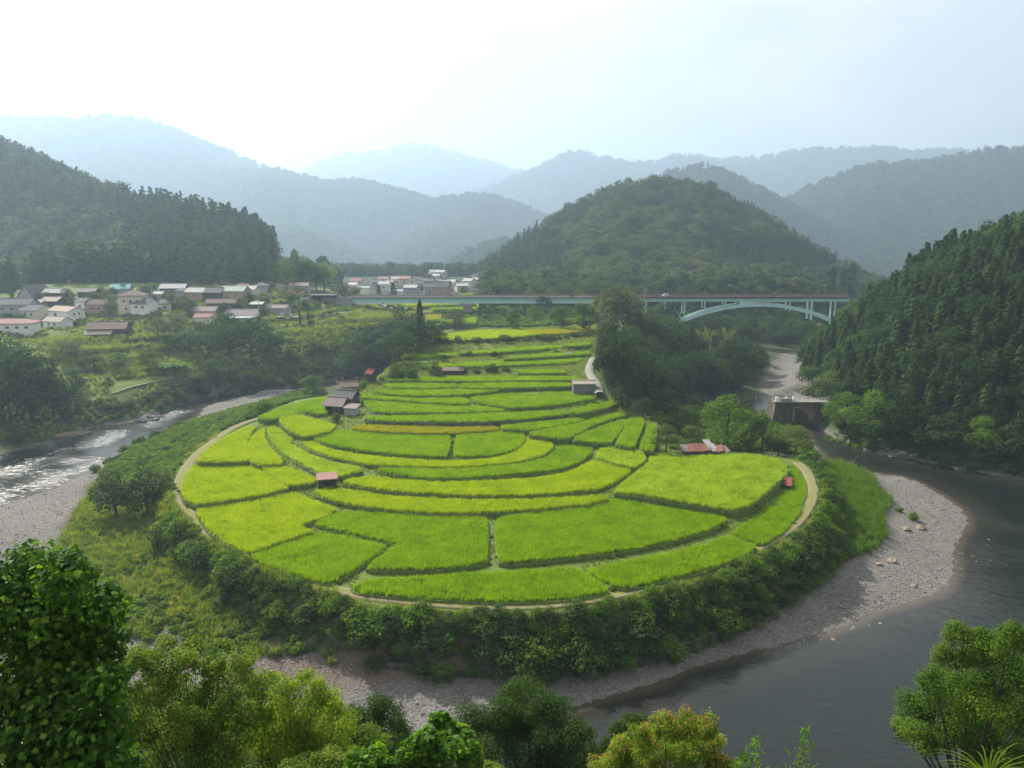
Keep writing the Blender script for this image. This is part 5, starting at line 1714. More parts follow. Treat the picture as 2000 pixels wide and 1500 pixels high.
# ------------------------------------------------------------------ buildings
W = {
 'white': plain_mat('white_plaster', [(0.62, 0.61, 0.58), (0.76, 0.75, 0.72)], 0.8, 0.85),
 'cream': plain_mat('cream_plaster', [(0.50, 0.45, 0.36), (0.62, 0.57, 0.46)], 0.8, 0.85),
 'grey': plain_mat('grey_wall', [(0.26, 0.27, 0.28), (0.36, 0.37, 0.37)], 1.0, 0.8),
 'wood': plain_mat('dark_boards', [(0.045, 0.035, 0.028), (0.10, 0.078, 0.06)], 3.0, 0.85, 0.2, 0.02, (6, 6, 0.4)),
 'tan': plain_mat('tan_wall', [(0.32, 0.22, 0.16), (0.44, 0.31, 0.23)], 1.2, 0.85),
 'metal': plain_mat('grey_sheet_metal', [(0.14, 0.14, 0.16), (0.20, 0.20, 0.22)], 1.0, 0.5, 0.5, 0.02, (9, 9, 0.3)),
 'concrete': plain_mat('concrete', [(0.17, 0.16, 0.145), (0.27, 0.255, 0.23), (0.36, 0.34, 0.31)], 0.7, 0.9, 0.2, 0.03),
 'mossy': plain_mat('mossy_concrete', [(0.035, 0.035, 0.028), (0.085, 0.078, 0.06), (0.16, 0.145, 0.12)], 0.6, 0.9, 0.2, 0.05, (1, 1, 0.45)),
 'brownstone': plain_mat('stained_concrete', [(0.12, 0.085, 0.06), (0.22, 0.165, 0.12), (0.30, 0.25, 0.19)], 0.5, 0.9, 0.2, 0.05, (1, 1, 0.6)),
}
def tin(name, c0, c1, rough=0.45, spec=0.5):
    c0, c1 = [tuple(q * 0.72 for q in c) for c in (c0, c1)]
    return plain_mat(name, [c0, c1], 1.0, 0.85, 0.12, 0.03, (7, 0.5, 0.5))
RF = {
 'tile': tin('grey_roof_tiles', (0.12, 0.125, 0.13), (0.20, 0.205, 0.21), 0.5),
 'silver': tin('silver_tin', (0.46, 0.46, 0.45), (0.60, 0.59, 0.57), 0.4),
 'tan': tin('tan_tin', (0.40, 0.34, 0.27), (0.52, 0.45, 0.37), 0.5),
 'red': tin('red_tin', (0.25, 0.085, 0.072), (0.34, 0.125, 0.108), 0.5),
 'pink': tin('faded_red_tin', (0.34, 0.20, 0.175), (0.46, 0.28, 0.245), 0.5),
 'teal': tin('teal_tin', (0.22, 0.44, 0.45), (0.32, 0.56, 0.56), 0.45),
 'brown': tin('brown_tin', (0.16, 0.115, 0.095), (0.26, 0.195, 0.165), 0.5),
 'mauve': tin('mauve_tin', (0.27, 0.22, 0.22), (0.37, 0.31, 0.30), 0.5),
 'blue': tin('pale_blue_tin', (0.42, 0.53, 0.58), (0.54, 0.64, 0.68), 0.4),
 'orange': tin('orange_tin', (0.46, 0.22, 0.13), (0.58, 0.30, 0.19), 0.5),
 'green': tin('pale_green_tin', (0.38, 0.46, 0.40), (0.50, 0.57, 0.50), 0.45),
 'rust': tin('rusty_tin', (0.17, 0.06, 0.04), (0.34, 0.18, 0.13), 0.6),
}
M['glass'] = plain_mat('window_glass', [(0.03, 0.045, 0.055), (0.05, 0.07, 0.08)], 1.0, 0.12, 0.6)
M['dark'] = plain_mat('dark_opening', [(0.012, 0.012, 0.012), (0.03, 0.028, 0.025)], 1.0, 0.8)

def house(label, u, v, wpx, eave, roofh, dep, rz, roof, wall, roofm, wins=(), name='house', group=None, over=0.5, p=None, cat=None, below=1.6, door=None):
    """wpx: width in photograph pixels; eave, roofh, dep in metres; the ridge runs along the width."""
    p = G(hit(u, v)) if p is None else np.array(p, float)
    w = wpx * project(p)[2] / FPX
    o = thing(name, label, cat or ('shed' if 'shed' in name or 'hut' in name or 'barn' in name else 'house'), (p[0], p[1] + dep / 2, p[2] + 0.1), rz, group)
    hw, hd = w / 2, dep / 2
    wm = W[wall]
    mb = MB()
    if roof == 'gable':
        mb.prism([(-hd, -below), (hd, -below), (hd, eave), (0, eave + roofh - 0.05), (-hd, eave)], 'x', -hw, hw)
    elif roof == 'shed':
        mb.prism([(-hd, -below), (hd, -below), (hd, eave + roofh), (-hd, eave)], 'x', -hw, hw)
    else:
        mb.box(-hw, hw, -hd, hd, -below, eave)
    mb.build('wall', wm, o)
    t, rm = 0.16, MB()
    s = roofh / hd
    if roof == 'gable':
        e = eave - over * s
        rm.prism([(-hd - over, e), (0, eave + roofh), (hd + over, e), (hd + over, e + t), (0, eave + roofh + t * 1.2), (-hd - over, e + t)], 'x', -hw - over, hw + over)
    elif roof == 'shed':
        s2 = roofh / (2 * hd)
        rm.prism([(-hd - over, eave - over * s2), (hd + over, eave + roofh + over * s2), (hd + over, eave + roofh + over * s2 + t), (-hd - over, eave - over * s2 + t)], 'x', -hw - over, hw + over)
    elif roof == 'hip':
        a, b = hw + over, hd + over
        rl = max(0.2, a - b)
        rm.add([(-a, -b, eave), (a, -b, eave), (a, b, eave), (-a, b, eave), (-a, -b, eave + t), (a, -b, eave + t), (a, b, eave + t), (-a, b, eave + t), (-rl, 0, eave + roofh), (rl, 0, eave + roofh)],
               [(3, 2, 1, 0), (0, 1, 5, 4), (1, 2, 6, 5), (2, 3, 7, 6), (3, 0, 4, 7), (4, 5, 9, 8), (6, 7, 8, 9), (5, 6, 9), (7, 4, 8)])
    else:
        rm.box(-hw - over, hw + over, -hd - over, hd + over, eave, eave + t)
    ro = rm.build('roof', RF[roofm], o)
    if roof in ('gable',):
        MB().box(-hw - over + 0.02, hw + over - 0.02, -0.18, 0.18, eave + roofh + 0.06, eave + roofh + 0.30).build('ridge_cap', RF[roofm], ro)
    for (side, x, z, ww, hh) in wins:
        f, g = MB(), MB()
        if side == 'f':
            f.box(x - ww / 2, x + ww / 2, -hd - 0.05, -hd + 0.02, z, z + hh)
            g.box(x - ww / 2 + .08, x + ww / 2 - .08, -hd - 0.07, -hd - 0.03, z + .08, z + hh - .08)
        elif side == 'r':
            f.box(hw - 0.02, hw + 0.05, x - ww / 2, x + ww / 2, z, z + hh)
            g.box(hw + 0.03, hw + 0.07, x - ww / 2 + .08, x + ww / 2 - .08, z + .08, z + hh - .08)
        else:
            f.box(-hw - 0.05, -hw + 0.02, x - ww / 2, x + ww / 2, z, z + hh)
            g.box(-hw - 0.07, -hw - 0.03, x - ww / 2 + .08, x + ww / 2 - .08, z + .08, z + hh - .08)
        wo = f.build('window', W['white'], o)
        g.build('pane', M['glass'], wo)
    if door:
        x, ww, hh = door
        MB().box(x - ww / 2, x + ww / 2, -hd - 0.04, -hd + 0.02, -0.1, hh).build('door', M['dark'], o)
    return o
R_ = math.radians
def win(n, w, z, ww=1.3, hh=1.1, side='f'):
    return [(side, w * ((i + 0.5) / n - 0.5), z, ww, hh) for i in range(n)]

# sheds on the terraces
house('grey roofed double barn on the terraces, front one of two adjoining roofs', 660, 809, 36, 1.9, 1.5, 4.6, R_(-16), 'gable', 'wood', 'mauve', [], 'barn', 'grey roofed barn pair', 0.55, p=at_z(656, 806, 12.7), door=(-1, 1.6, 1.9))
house('grey roofed double barn on the terraces, rear one of two adjoining roofs', 678, 798, 36, 1.9, 1.4, 4.6, R_(-16), 'gable', 'wood', 'tile', [], 'barn', 'grey roofed barn pair', 0.5, p=at_z(675, 791, 13.1))
house('small lean-to shed of weathered boards beside the grey barn', 688, 810, 24, 1.6, 0.5, 2.6, R_(-14), 'shed', 'grey', 'mauve', [], 'shed', None, 0.25, p=at_z(686, 811, 12.6))
house('small open shed with faded red roof in the middle of the paddies', 636, 946, 35, 0.95, 0.4, 2.6, R_(14), 'shed', 'wood', 'pink', [], 'shed', None, 0.25, p=at_z(636, 947, 10.3), door=(0.2, 2.2, 0.8))
house('tall narrow hut with red roof at the edge of the dark trees', 724, 744, 13, 2.2, 0.9, 2.4, R_(-25), 'gable', 'wood', 'red', [], 'hut', None, 0.3, p=at_z(724, 745, 15.6))
house('low brown roofed shed near the river behind the barn', 680, 766, 32, 1.6, 0.9, 4.5, R_(18), 'gable', 'grey', 'brown', [], 'shed', None, 0.4, p=at_z(678, 767, 13.6))
house('grey metal shed with pale roof at the bottom of the lane', 1141, 763, 43, 1.7, 0.6, 4.0, R_(2), 'gable', 'metal', 'tan', [('l', 0, 0.9, 1.2, 0.9)], 'shed', None, 0.25, p=at_z(1141, 763, 15.2))
house('long low shed with rusty roof on the upper terrace bank', 884, 731, 40, 0.9, 0.4, 3.0, R_(2), 'shed', 'wood', 'brown', [], 'shed', None, 0.25, p=at_z(884, 731, 16.4))
house('small dark hut among the upper rice strips', 1112, 697, 15, 0.8, 0.2, 2.0, 0, 'shed', 'wood', 'tile', [], 'hut', None, 0.15, p=at_z(1112, 697, 18.2))
# low red tin roof over a field store
house('low red tin roofed store in the narrow curving paddy', 1542, 956, 17, 0.55, 0.75, 2.6, R_(-24), 'shed', 'wood', 'red', [], 'shed', None, 0.2, p=at_z(1540, 955, 8.6))
def ruin():
    p = at_z(1372, 887, 9.9)
    o = thing('ruined_shed', 'collapsed shed with rusty and white tin sheets by the bright tree', 'shed', p)
    MB().box(-4.0, 5.0, 0.2, 3.2, -0.8, 0.55).build('wall', W['wood'], o)
    for k, (x, y, z, a, b, c, mt) in enumerate([(-3.6, 1.6, 0.95, 14, 8, 5, 'mauve'), (-2.0, 1.8, 1.0, 16, -5, -4, 'rust'), (-0.4, 1.7, 1.05, 20, 3, 8, 'rust'), (1.2, 1.8, 1.1, 14, -8, -3, 'rust'), (2.6, 1.9, 1.0, 22, 10, 14, 'silver'), (3.9, 1.5, 0.85, 12, -14, -8, 'rust'), (5.0, 1.4, 0.6, 10, -20, 4, 'brown'), (2.0, 2.6, 1.5, 26, 5, 25, 'silver')]):
        s = MB().box(-0.95, 0.95, -1.6, 1.6, -0.02, 0.02).build('roof_sheet', RF[mt], o)
        s.location = (x, y, z + 0.011 * k)
        s.rotation_euler = (R_(a), R_(b), R_(c))
ruin()

# the village on the left bank
V = [
 ('white two storey house with tan gable roof at the village edge', 122, 634, 56, 5.6, 1.5, 8, R_(-24), 'gable', 'white', 'tan', [('f', -1.5, 3.4, 1.9, 1.2), ('r', -1.2, 3.6, .9, 1.2), ('r', 1.2, 3.6, .9, 1.2), ('r', 0, 0.8, .9, 1.4)]),
 ('long low white building with faded red roof and four windows', 14, 650, 86, 3.4, 1.6, 8, R_(3), 'hip', 'white', 'pink', win(5, 18, 1.4, 1.5, 1.1)),
 ('grey tiled house between the long white building and the white two storey one', 62, 628, 44, 4.4, 1.9, 8, R_(-18), 'gable', 'cream', 'tile', win(2, 7, 2.2)),
 ('wide dark tiled house at the left edge of the village', 22, 618, 66, 4.5, 2.1, 9, R_(6), 'gable', 'grey', 'tile', win(3, 11, 2.0)),
 ('low house with light brown roof behind the white two storey one', 98, 604, 34, 3.2, 1.4, 7, R_(-8), 'gable', 'wood', 'tan', []),
 ('shed with bright pale tin roof behind the grey tiled house', 62, 606, 38, 3.0, 1.1, 6, R_(-4), 'gable', 'wood', 'silver', []),
 ('small house with tan roof below the white two storey one', 106, 642, 44, 3.0, 1.5, 6, R_(-20), 'gable', 'white', 'tan', win(2, 6, 1.2)),
 ('dark wooden barn with brown lean-to roof below the village road', 204, 660, 70, 3.6, 2.2, 9, R_(10), 'gable', 'wood', 'brown', [('f', 2, 1.2, 1.4, 1.1)]),
 ('beige tall house with reddish brown hip roof in the middle of the village', 254, 612, 46, 7.2, 2.0, 8, R_(8), 'hip', 'cream', 'brown', win(3, 8, 4.6, 1.2, 1.0) + win(2, 8, 1.4, 1.2, 1.0)),
 ('white house with dark gable end and grey roof above the retaining wall', 276, 616, 38, 4.8, 1.9, 7, R_(-10), 'gable', 'white', 'tile', win(2, 6, 2.6, 1.3, 1.1)),
 ('house with bright teal tin roof', 232, 578, 34, 3.2, 1.7, 7, R_(8), 'gable', 'grey', 'teal', []),
 ('small house with white tin roof below the wood', 105, 584, 40, 2.8, 1.5, 6, R_(4), 'gable', 'wood', 'silver', []),
 ('steep gabled grey house with pale ridge near the left wood edge', 58, 592, 40, 2.8, 4.8, 9, R_(70), 'gable', 'grey', 'tile', []),
 ('low house with faded mauve roof behind garden trees', 168, 582, 32, 2.8, 1.4, 6, R_(2), 'gable', 'wood', 'mauve', []),
 ('narrow white house beside the village road', 159, 613, 20, 5.0, 1.2, 7, R_(-5), 'gable', 'white', 'tile', win(1, 3, 2.6)),
 ('dim brown house behind the village road', 186, 612, 36, 3.8, 1.8, 7, R_(5), 'gable', 'tan', 'brown', win(2, 6, 1.4)),
 ('house with white upper tin roof high in the village', 336, 578, 46, 3.6, 1.7, 7, R_(4), 'gable', 'wood', 'silver', win(2, 7, 1.4)),
 ('tan walled house with split white roof', 382, 588, 36, 4.0, 1.6, 7, R_(-8), 'gable', 'tan', 'silver', win(1, 4, 1.8)),
 ('small grey hip roofed house beside the split white roof', 352, 582, 26, 2.8, 1.4, 6, R_(12), 'hip', 'grey', 'tile', []),
 ('little shed with white roof above the grey awning house', 308, 588, 22, 3.0, 0.9, 5, R_(-6), 'gable', 'grey', 'silver', []),
 ('grey roofed house with white awning over the retaining wall', 314, 608, 34, 3.2, 1.7, 7, R_(10), 'hip', 'cream', 'tile', win(2, 5, 1.2)),
 ('dark grey house left of the pale green roof', 416, 588, 32, 3.8, 1.8, 7, R_(-3), 'gable', 'wood', 'tile', []),
 ('house with pale green roof and tan walls', 455, 588, 46, 4.4, 1.8, 8, R_(-6), 'gable', 'tan', 'green', win(2, 7, 1.6)),
 ('low dark brown house in the centre right of the village', 430, 606, 56, 3.0, 1.5, 7, R_(6), 'gable', 'wood', 'brown', [('f', 3, 1.0, 2.0, 1.0)]),
 ('low mauve roofed house behind the red roofed shed', 396, 618, 50, 2.4, 1.5, 7, R_(-4), 'gable', 'tan', 'mauve', []),
 ('white walled shed with red roof among the trees', 398, 634, 36, 3.0, 1.2, 6, R_(4), 'gable', 'white', 'pink', [('f', 1.5, 1.2, 1.2, .8)]),
 ('long house with mauve upper and pale blue lower roof', 468, 630, 58, 2.6, 2.0, 9, R_(6), 'gable', 'white', 'mauve', []),
 ('grey corrugated house on the rise beside the tall trees', 583, 572, 34, 3.4, 1.3, 7, R_(3), 'gable', 'grey', 'mauve', win(2, 5, 1.6)),
 ('low house with orange roof beside the carport', 578, 584, 34, 2.2, 1.6, 7, R_(-20), 'gable', 'white', 'orange', []),
 ('low mauve roofed shed near the parked white trucks', 536, 612, 50, 2.2, 1.1, 6, R_(-8), 'gable', 'grey', 'mauve', []),
 ('small hut with pale green roof above the garden terraces', 499, 606, 22, 2.6, 0.6, 5, R_(4), 'shed', 'wood', 'green', []),
 ('small grey hip roofed house at the wood edge', 508, 570, 24, 2.8, 1.6, 6, R_(6), 'hip', 'grey', 'tile', []),
 ('tiny house with pinkish roof at the wood edge', 474, 572, 18, 2.6, 1.2, 5, R_(-8), 'gable', 'white', 'pink', []),
 ('small house behind the pale green roof', 488, 578, 24, 3.0, 1.4, 6, R_(-12), 'gable', 'cream', 'silver', []),
]
for (lab, u, v, wpx, eave, rh2, dep, rz, roof, wall, rm, wins) in V:
    o = house(lab, u, v, wpx, eave, rh2, dep, rz, roof, wall, rm, wins, 'barn' if 'barn' in lab else 'shed' if ' shed ' in lab + ' ' else 'hut' if ' hut' in lab else 'house', 'buildings of the village')
    if 'wooden barn' in lab:
        MB().prism([(-7.0, 1.7), (-4.4, 2.9), (-4.4, 3.05), (-7.0, 1.85)], 'x', -7.5, 2.5).build('lean_to_roof', RF['tan'], o)
        for x in (-7, -2.5, 2):
            MB().box(x - .1, x + .1, -6.7, -6.5, -1.5, 1.85).build('post', W['wood'], o)
    if 'pale blue lower' in lab:
        MB().prism([(-7.2, 1.6), (-4.9, 2.25), (-4.9, 2.4), (-7.2, 1.75)], 'x', -6.2, 6.2).build('lower_roof', RF['blue'], o)
    if 'white awning' in lab:
        MB().prism([(-5.6, 1.9), (-3.9, 2.5), (-3.9, 2.6), (-5.6, 2.0)], 'x', -3.6, 0.4).build('awning', RF['silver'], o)
for k, (u, v, hp) in enumerate([(42,636,26),(88,614,22),(142,606,24),(196,600,26),(216,616,28),(296,594,24),(338,604,30),(360,600,26),(372,612,28),(440,616,26),(472,604,26),(486,592,24),(520,598,26),(330,588,22),(288,582,24),(244,572,22),(130,584,22),(20,580,26)]):
    plant_px(['broad', 'olive', 'shaded_broad'][k % 3], u, v, hp, 'garden tree standing between the village houses', 'garden trees in the village', 1.2, name='garden_tree')
def carport():
    p = G(hit(628, 592))
    s = project(p)[2] / FPX
    o = thing('carport', 'open carport with thin flat roof on dark posts', 'carport', p + (0, 3.5, 0))
    MB().box(-27 * s, 28 * s, -3.5, 3.5, 3.7, 3.9).build('roof', RF['tile'], o)
    for x in (-26, -8, 10, 27):
        for y in (-3.2, 3.2):
            MB().box(x * s - .1, x * s + .1, y - .1, y + .1, -1.5, 3.7).build('post', W['wood'], o)
    MB().box(-26 * s, 26 * s, 3.25, 3.4, -1, 3.6).build('back_wall', W['wood'], o)
carport()
# the town further up the valley
FT = [(706,577,24,'white','blue',4.5,1.0),(750,567,20,'white','silver',4.0,1.6),(694,560,20,'cream','pink',4.0,1.6),(690,568,16,'white','silver',3.5,1.4),(748,556,18,'grey','pink',4,1.6),(774,556,22,'white','silver',4,1.7),(792,557,20,'cream','pink',4.5,1.7),(772,577,24,'white','blue',2.6,.8),(802,571,24,'grey','silver',3,1.4),(815,565,20,'cream','tile',3.6,1.6),(834,564,26,'grey','tile',5,1.8),(838,575,22,'grey','tile',4.5,1.8),(852,561,20,'white','tile',4,1.6),(864,577,26,'tan','tile',5,3.0),(868,565,18,'grey','silver',4,1.5),(882,563,18,'white','silver',4,1.5),(900,568,22,'cream','silver',3.2,1.4),(916,560,18,'white','silver',4,1.5),(932,558,16,'white','silver',4,1.5),(848,540,20,'white','silver',4,1.5),(862,541,16,'cream','silver',4,1.5),(852,549,12,'white','silver',4,1.2),(735,563,18,'grey','tile',4,1.5),(760,563,16,'cream','tan',3.6,1.5),(815,556,14,'white','tile',4,1.5)]
for k, (u, v, wpx, wa, ro, ea, rh2) in enumerate(FT):
    lab = {0: 'large pale blue and white warehouse behind the left end of the bridge', 7: 'low white building with pale blue roof close behind the bridge railing', 13: 'steep brown and grey house beside the pole in the far town'}.get(k, 'small house of the hazy far town behind the bridge')
    house(lab, u, v, wpx, ea, rh2, 8, R_(float(rng.uniform(-25, 25))), 'flat' if k in (0, 7) else 'gable', wa, ro, [('f', 0, 1.2, 1.6, 1.1)] if k else [], 'warehouse' if k == 0 else 'house', 'houses of the far town', cat='house')
shore_row([(690,575),(720,572),(780,566),(830,570),(880,572),(930,568)], 14.0, ['shrub', 'shrub_olive'], 3.0, 5.0, 'small tree among the far town houses', 'small trees in the far town', 6.0)
shore_row([(800,550),(850,548),(900,550),(930,552)], 9.0, ['shrub', 'shrub_olive'], 5.0, 8.0, 'tree at the back of the far town', 'trees at the back of the far town', 6.0)
shore_row([(725,590),(745,596),(765,606),(800,612)], 3.5, ['shrub', 'shrub_olive'], 2.5, 4.0, 'shrub beside the slanting guard rail below the bridge', 'shrubs by the slanting guard rail', 1.5)
# distant rice fields under the bridge
FF = [([(770,594),(900,592),(930,600),(800,605)], 'lime'), ([(784,606),(812,606),(812,616),(790,616)], 'gold'), ([(840,606),(930,604),(930,612),(850,614)], 'green'), ([(832,620),(862,618),(862,630),(836,632)], 'gold'), ([(862,632),(930,624),(930,640),(880,642)], 'green'), ([(900,578),(935,576),(935,586),(905,588)], 'green')]
for k, (pl, c) in enumerate(FF):
    w = np.array([hit(u, v) for u, v in pl])
    zc = w[:, 2].max() + 0.1
    c0 = w[:, :2].mean(0)
    o = thing('rice_field', ['pale green field seen under the left end of the bridge', 'small yellow field left of the tall pine', 'green field left of the bridge pier', 'small yellow field right of the tall pine', 'green field at the foot of the bridge pier', 'green field behind the bridge by the wood edge'][k], 'rice field', (c0[0], c0[1], zc), 0, 'far rice fields')
    P2 = w[:, :2] - c0
    n = len(P2)
    MB().add([(*p, 0.0) for p in P2] + [(*p, -2.5) for p in offset_poly(P2, 0.5)], [tuple(range(n))] + [(i, (i + 1) % n, n + (i + 1) % n, n + i) for i in range(n)]).build('bank', M['bank'], o)
    lo, hi = P2.min(0), P2.max(0)
    x, y = jgrid(lo[0], hi[0], lo[1], hi[1], 1.0)
    kk_ = inside(x, y, P2)
    scatter('rice_plants', np.c_[x[kk_], y[kk_], 0 * x[kk_]], np.full(kk_.sum(), 1.9) * np.array([1.0]), RICE_G[c], 3, o, 0.1)

# ------------------------------------------------------------------ walls and poles
def wall_strip(name, label, pts_px, hgt, thick, mat, coping, cat='wall', zs=None):
    q = np.array([hit(u, v) if zs is None else at_z(u, v, zs[i]) for i, (u, v) in enumerate(pts_px)])
    q = resample(chaikin(q, 0.25, 2, False), 1.6)
    q[:, 2] = np.convolve(np.pad(q[:, 2], 4, 'edge'), np.ones(9) / 9, 'valid')
    c0 = q.mean(0)
    o = thing(name, label, cat, c0)
    q = q - c0
    d = np.gradient(q[:, :2], axis=0)
    d /= np.linalg.norm(d, axis=1)[:, None]
    nr = np.c_[d[:, 1], -d[:, 0]]
    def strip(z0, z1, a, b):
        V, F = [], []
        for i, p in enumerate(q):
            for (off, zz) in ((a, z0), (a, z1), (b, z1), (b, z0)):
                V.append((p[0] + nr[i, 0] * off, p[1] + nr[i, 1] * off, p[2] + zz))
        for i in range(len(q) - 1):
            for k in range(4):
                F.append((4 * i + k, 4 * i + (k + 1) % 4, 4 * i + 4 + (k + 1) % 4, 4 * i + 4 + k))
        F += [(0, 1, 2, 3), tuple(4 * (len(q) - 1) + k for k in (3, 2, 1, 0))]
        return MB().add(V, F)
    strip(-hgt, 0.15, 0, thick).build('wall_face', W[mat], o)
    strip(0.153, 0.30, -0.1, thick + 0.1).build('coping', coping, o)
    return o
M['pathtop'] = plain_mat('grassy_path', [(0.16, 0.19, 0.06), (0.27, 0.26, 0.16)], 0.8, 0.9)
wall_strip('retaining_wall', 'long stone retaining wall with grassy path along the far river bank', [(150,797),(200,776),(250,758),(300,746),(350,737),(405,728),(460,721),(520,714)], 3.4, 0.5, 'mossy', M['pathtop'])
wall_strip('retaining_wall', 'dark retaining wall under the white house with the dark gable', [(235,622),(265,622),(300,618),(340,612)], 4.0, 0.6, 'mossy', W['concrete'])
wall_strip('retaining_wall', 'dark retaining wall under the long low white building', [(-30,660),(20,656),(60,652),(95,650)], 3.5, 0.6, 'mossy', W['concrete'])
# the block revetment at the foot of the terraces
rv = [(760,1292),(860,1300),(960,1303),(1060,1300),(1160,1290),(1260,1272),(1360,1245),(1440,1213),(1510,1178),(1560,1145)]
wall_strip('revetment_wall', 'sloping stone block revetment at the foot of the hedge', rv, 1.5, 1.2, 'mossy', W['mossy'], zs=[2.0] * len(rv))
def guard_rail():
    q = np.array([hit(u, v) for u, v in [(716,592),(740,597),(770,608),(792,620),(806,632)]])
    q = resample(chaikin(q, 0.25, 1, False), 2.5)
    c = q[0].copy()
    o = thing('guard_rail', 'white guard rail slanting down from the bridge end', 'guard rail', c)
    q = q - c
    MB().tube([p + (0, 0, 1.2) for p in q], 0.22, 4).build('rail', W['white'], o)
    for p in q:
        MB().box(p[0] - .07, p[0] + .07, p[1] - .07, p[1] + .07, p[2] - .5, p[2] + 1.2).build('post', W['white'], o)
guard_rail()
def pole(u, v, hpx, lab, lamp=False):
    p = G(hit(u, v))
    h = hpx * project(p)[2] / FPX
    o = thing('utility_pole', lab, 'pole', p)
    MB().tube([(0, 0, -.5), (0, 0, h)], [0.17, 0.11], 6).build('pole', W['grey'], o)
    for k, z in enumerate((h - 0.5, h - 1.3)):
        MB().box(-0.9, 0.9, -0.06, 0.06, z, z + .12).build('crossarm', W['grey'], o)
    if hpx > 24:
        MB().tube([(0.28, 0, h - 2.4), (0.28, 0, h - 1.7)], 0.18, 8).build('transformer', W['grey'], o)
for u, v, hp, lab in [(43,596,34,'utility pole beside the steep gabled grey house'),(139,600,52,'tall utility pole behind the white two storey house'),(299,606,46,'utility pole at the beige tall house'),(506,616,54,'utility pole left of the parked white trucks'),(531,624,50,'utility pole right of the parked white trucks'),(760,580,20,'thin pole behind the bridge near the small conifers'),(843,580,28,'pole in the far town beside the steep house'),(860,636,46,'pole right of the tall pine, under the bridge'),(1119,694,14,'short pole on the small dark hut'),(1257,660,98,'tall pole beside the bridge, left of the arch'),(1411,690,32,'pole in the bamboo under the arch')]:
    pole(u, v, hp, lab)

# ------------------------------------------------------------------ cars
M['white_paint'] = plain_mat('white_car_paint', [(0.72, 0.72, 0.72), (0.78, 0.78, 0.78)], 1, 0.25, 0.5)
M['tyre'] = plain_mat('tyre_rubber', [(0.02, 0.02, 0.02), (0.03, 0.03, 0.03)], 3, 0.9)
def car(p, rz, lab, truck=False):
    o = thing('parked_car' if not truck else 'small_truck', lab, 'truck' if truck else 'car', p, rz)
    if truck:
        MB().prism([(-1.7, .45), (1.7, .45), (1.7, .8), (1.6, 1.75), (0.7, 1.8), (0.6, .85), (-1.7, .85)], 'y', -.73, .73).build('body', M['white_paint'], o)
        MB().prism([(0.72, 1.1), (1.62, 1.1), (1.55, 1.68), (0.76, 1.7)], 'y', -.745, .745).build('window', M['glass'], o)
    else:
        MB().prism([(-1.75, .35), (1.75, .35), (1.75, .85), (0.95, 1.0), (-1.7, 1.0), (-1.75, .8)], 'y', -.75, .75).build('body', M['white_paint'], o)
        MB().prism([(-1.62, 1.0), (0.9, 1.0), (0.3, 1.52), (-1.4, 1.55)], 'y', -.68, .68).build('cabin', M['white_paint'], o)
        MB().prism([(-1.45, 1.06), (0.72, 1.06), (0.25, 1.44), (-1.3, 1.46)], 'y', -.70, .70).build('window', M['glass'], o)
    for x in (-1.1, 1.1):
        for y in (-.72, .72):
            w = MB().tube([(x, y - .1, .3), (x, y + .1, .3)], .3, 10).build('wheel', M['tyre'], o)
    for y in (-.5, .5):
        MB().box(1.74, 1.77, y - .15, y + .15, .62, .78).build('headlight', W['white'], o)
car(G(hit(158, 618)), R_(10), 'white car parked by the narrow white house')
car(G(hit(546, 621)), R_(20), 'small white truck parked between the two poles, outer one', True)
car(G(hit(574, 622)), R_(200), 'small white truck parked near the cypress, inner one', True)

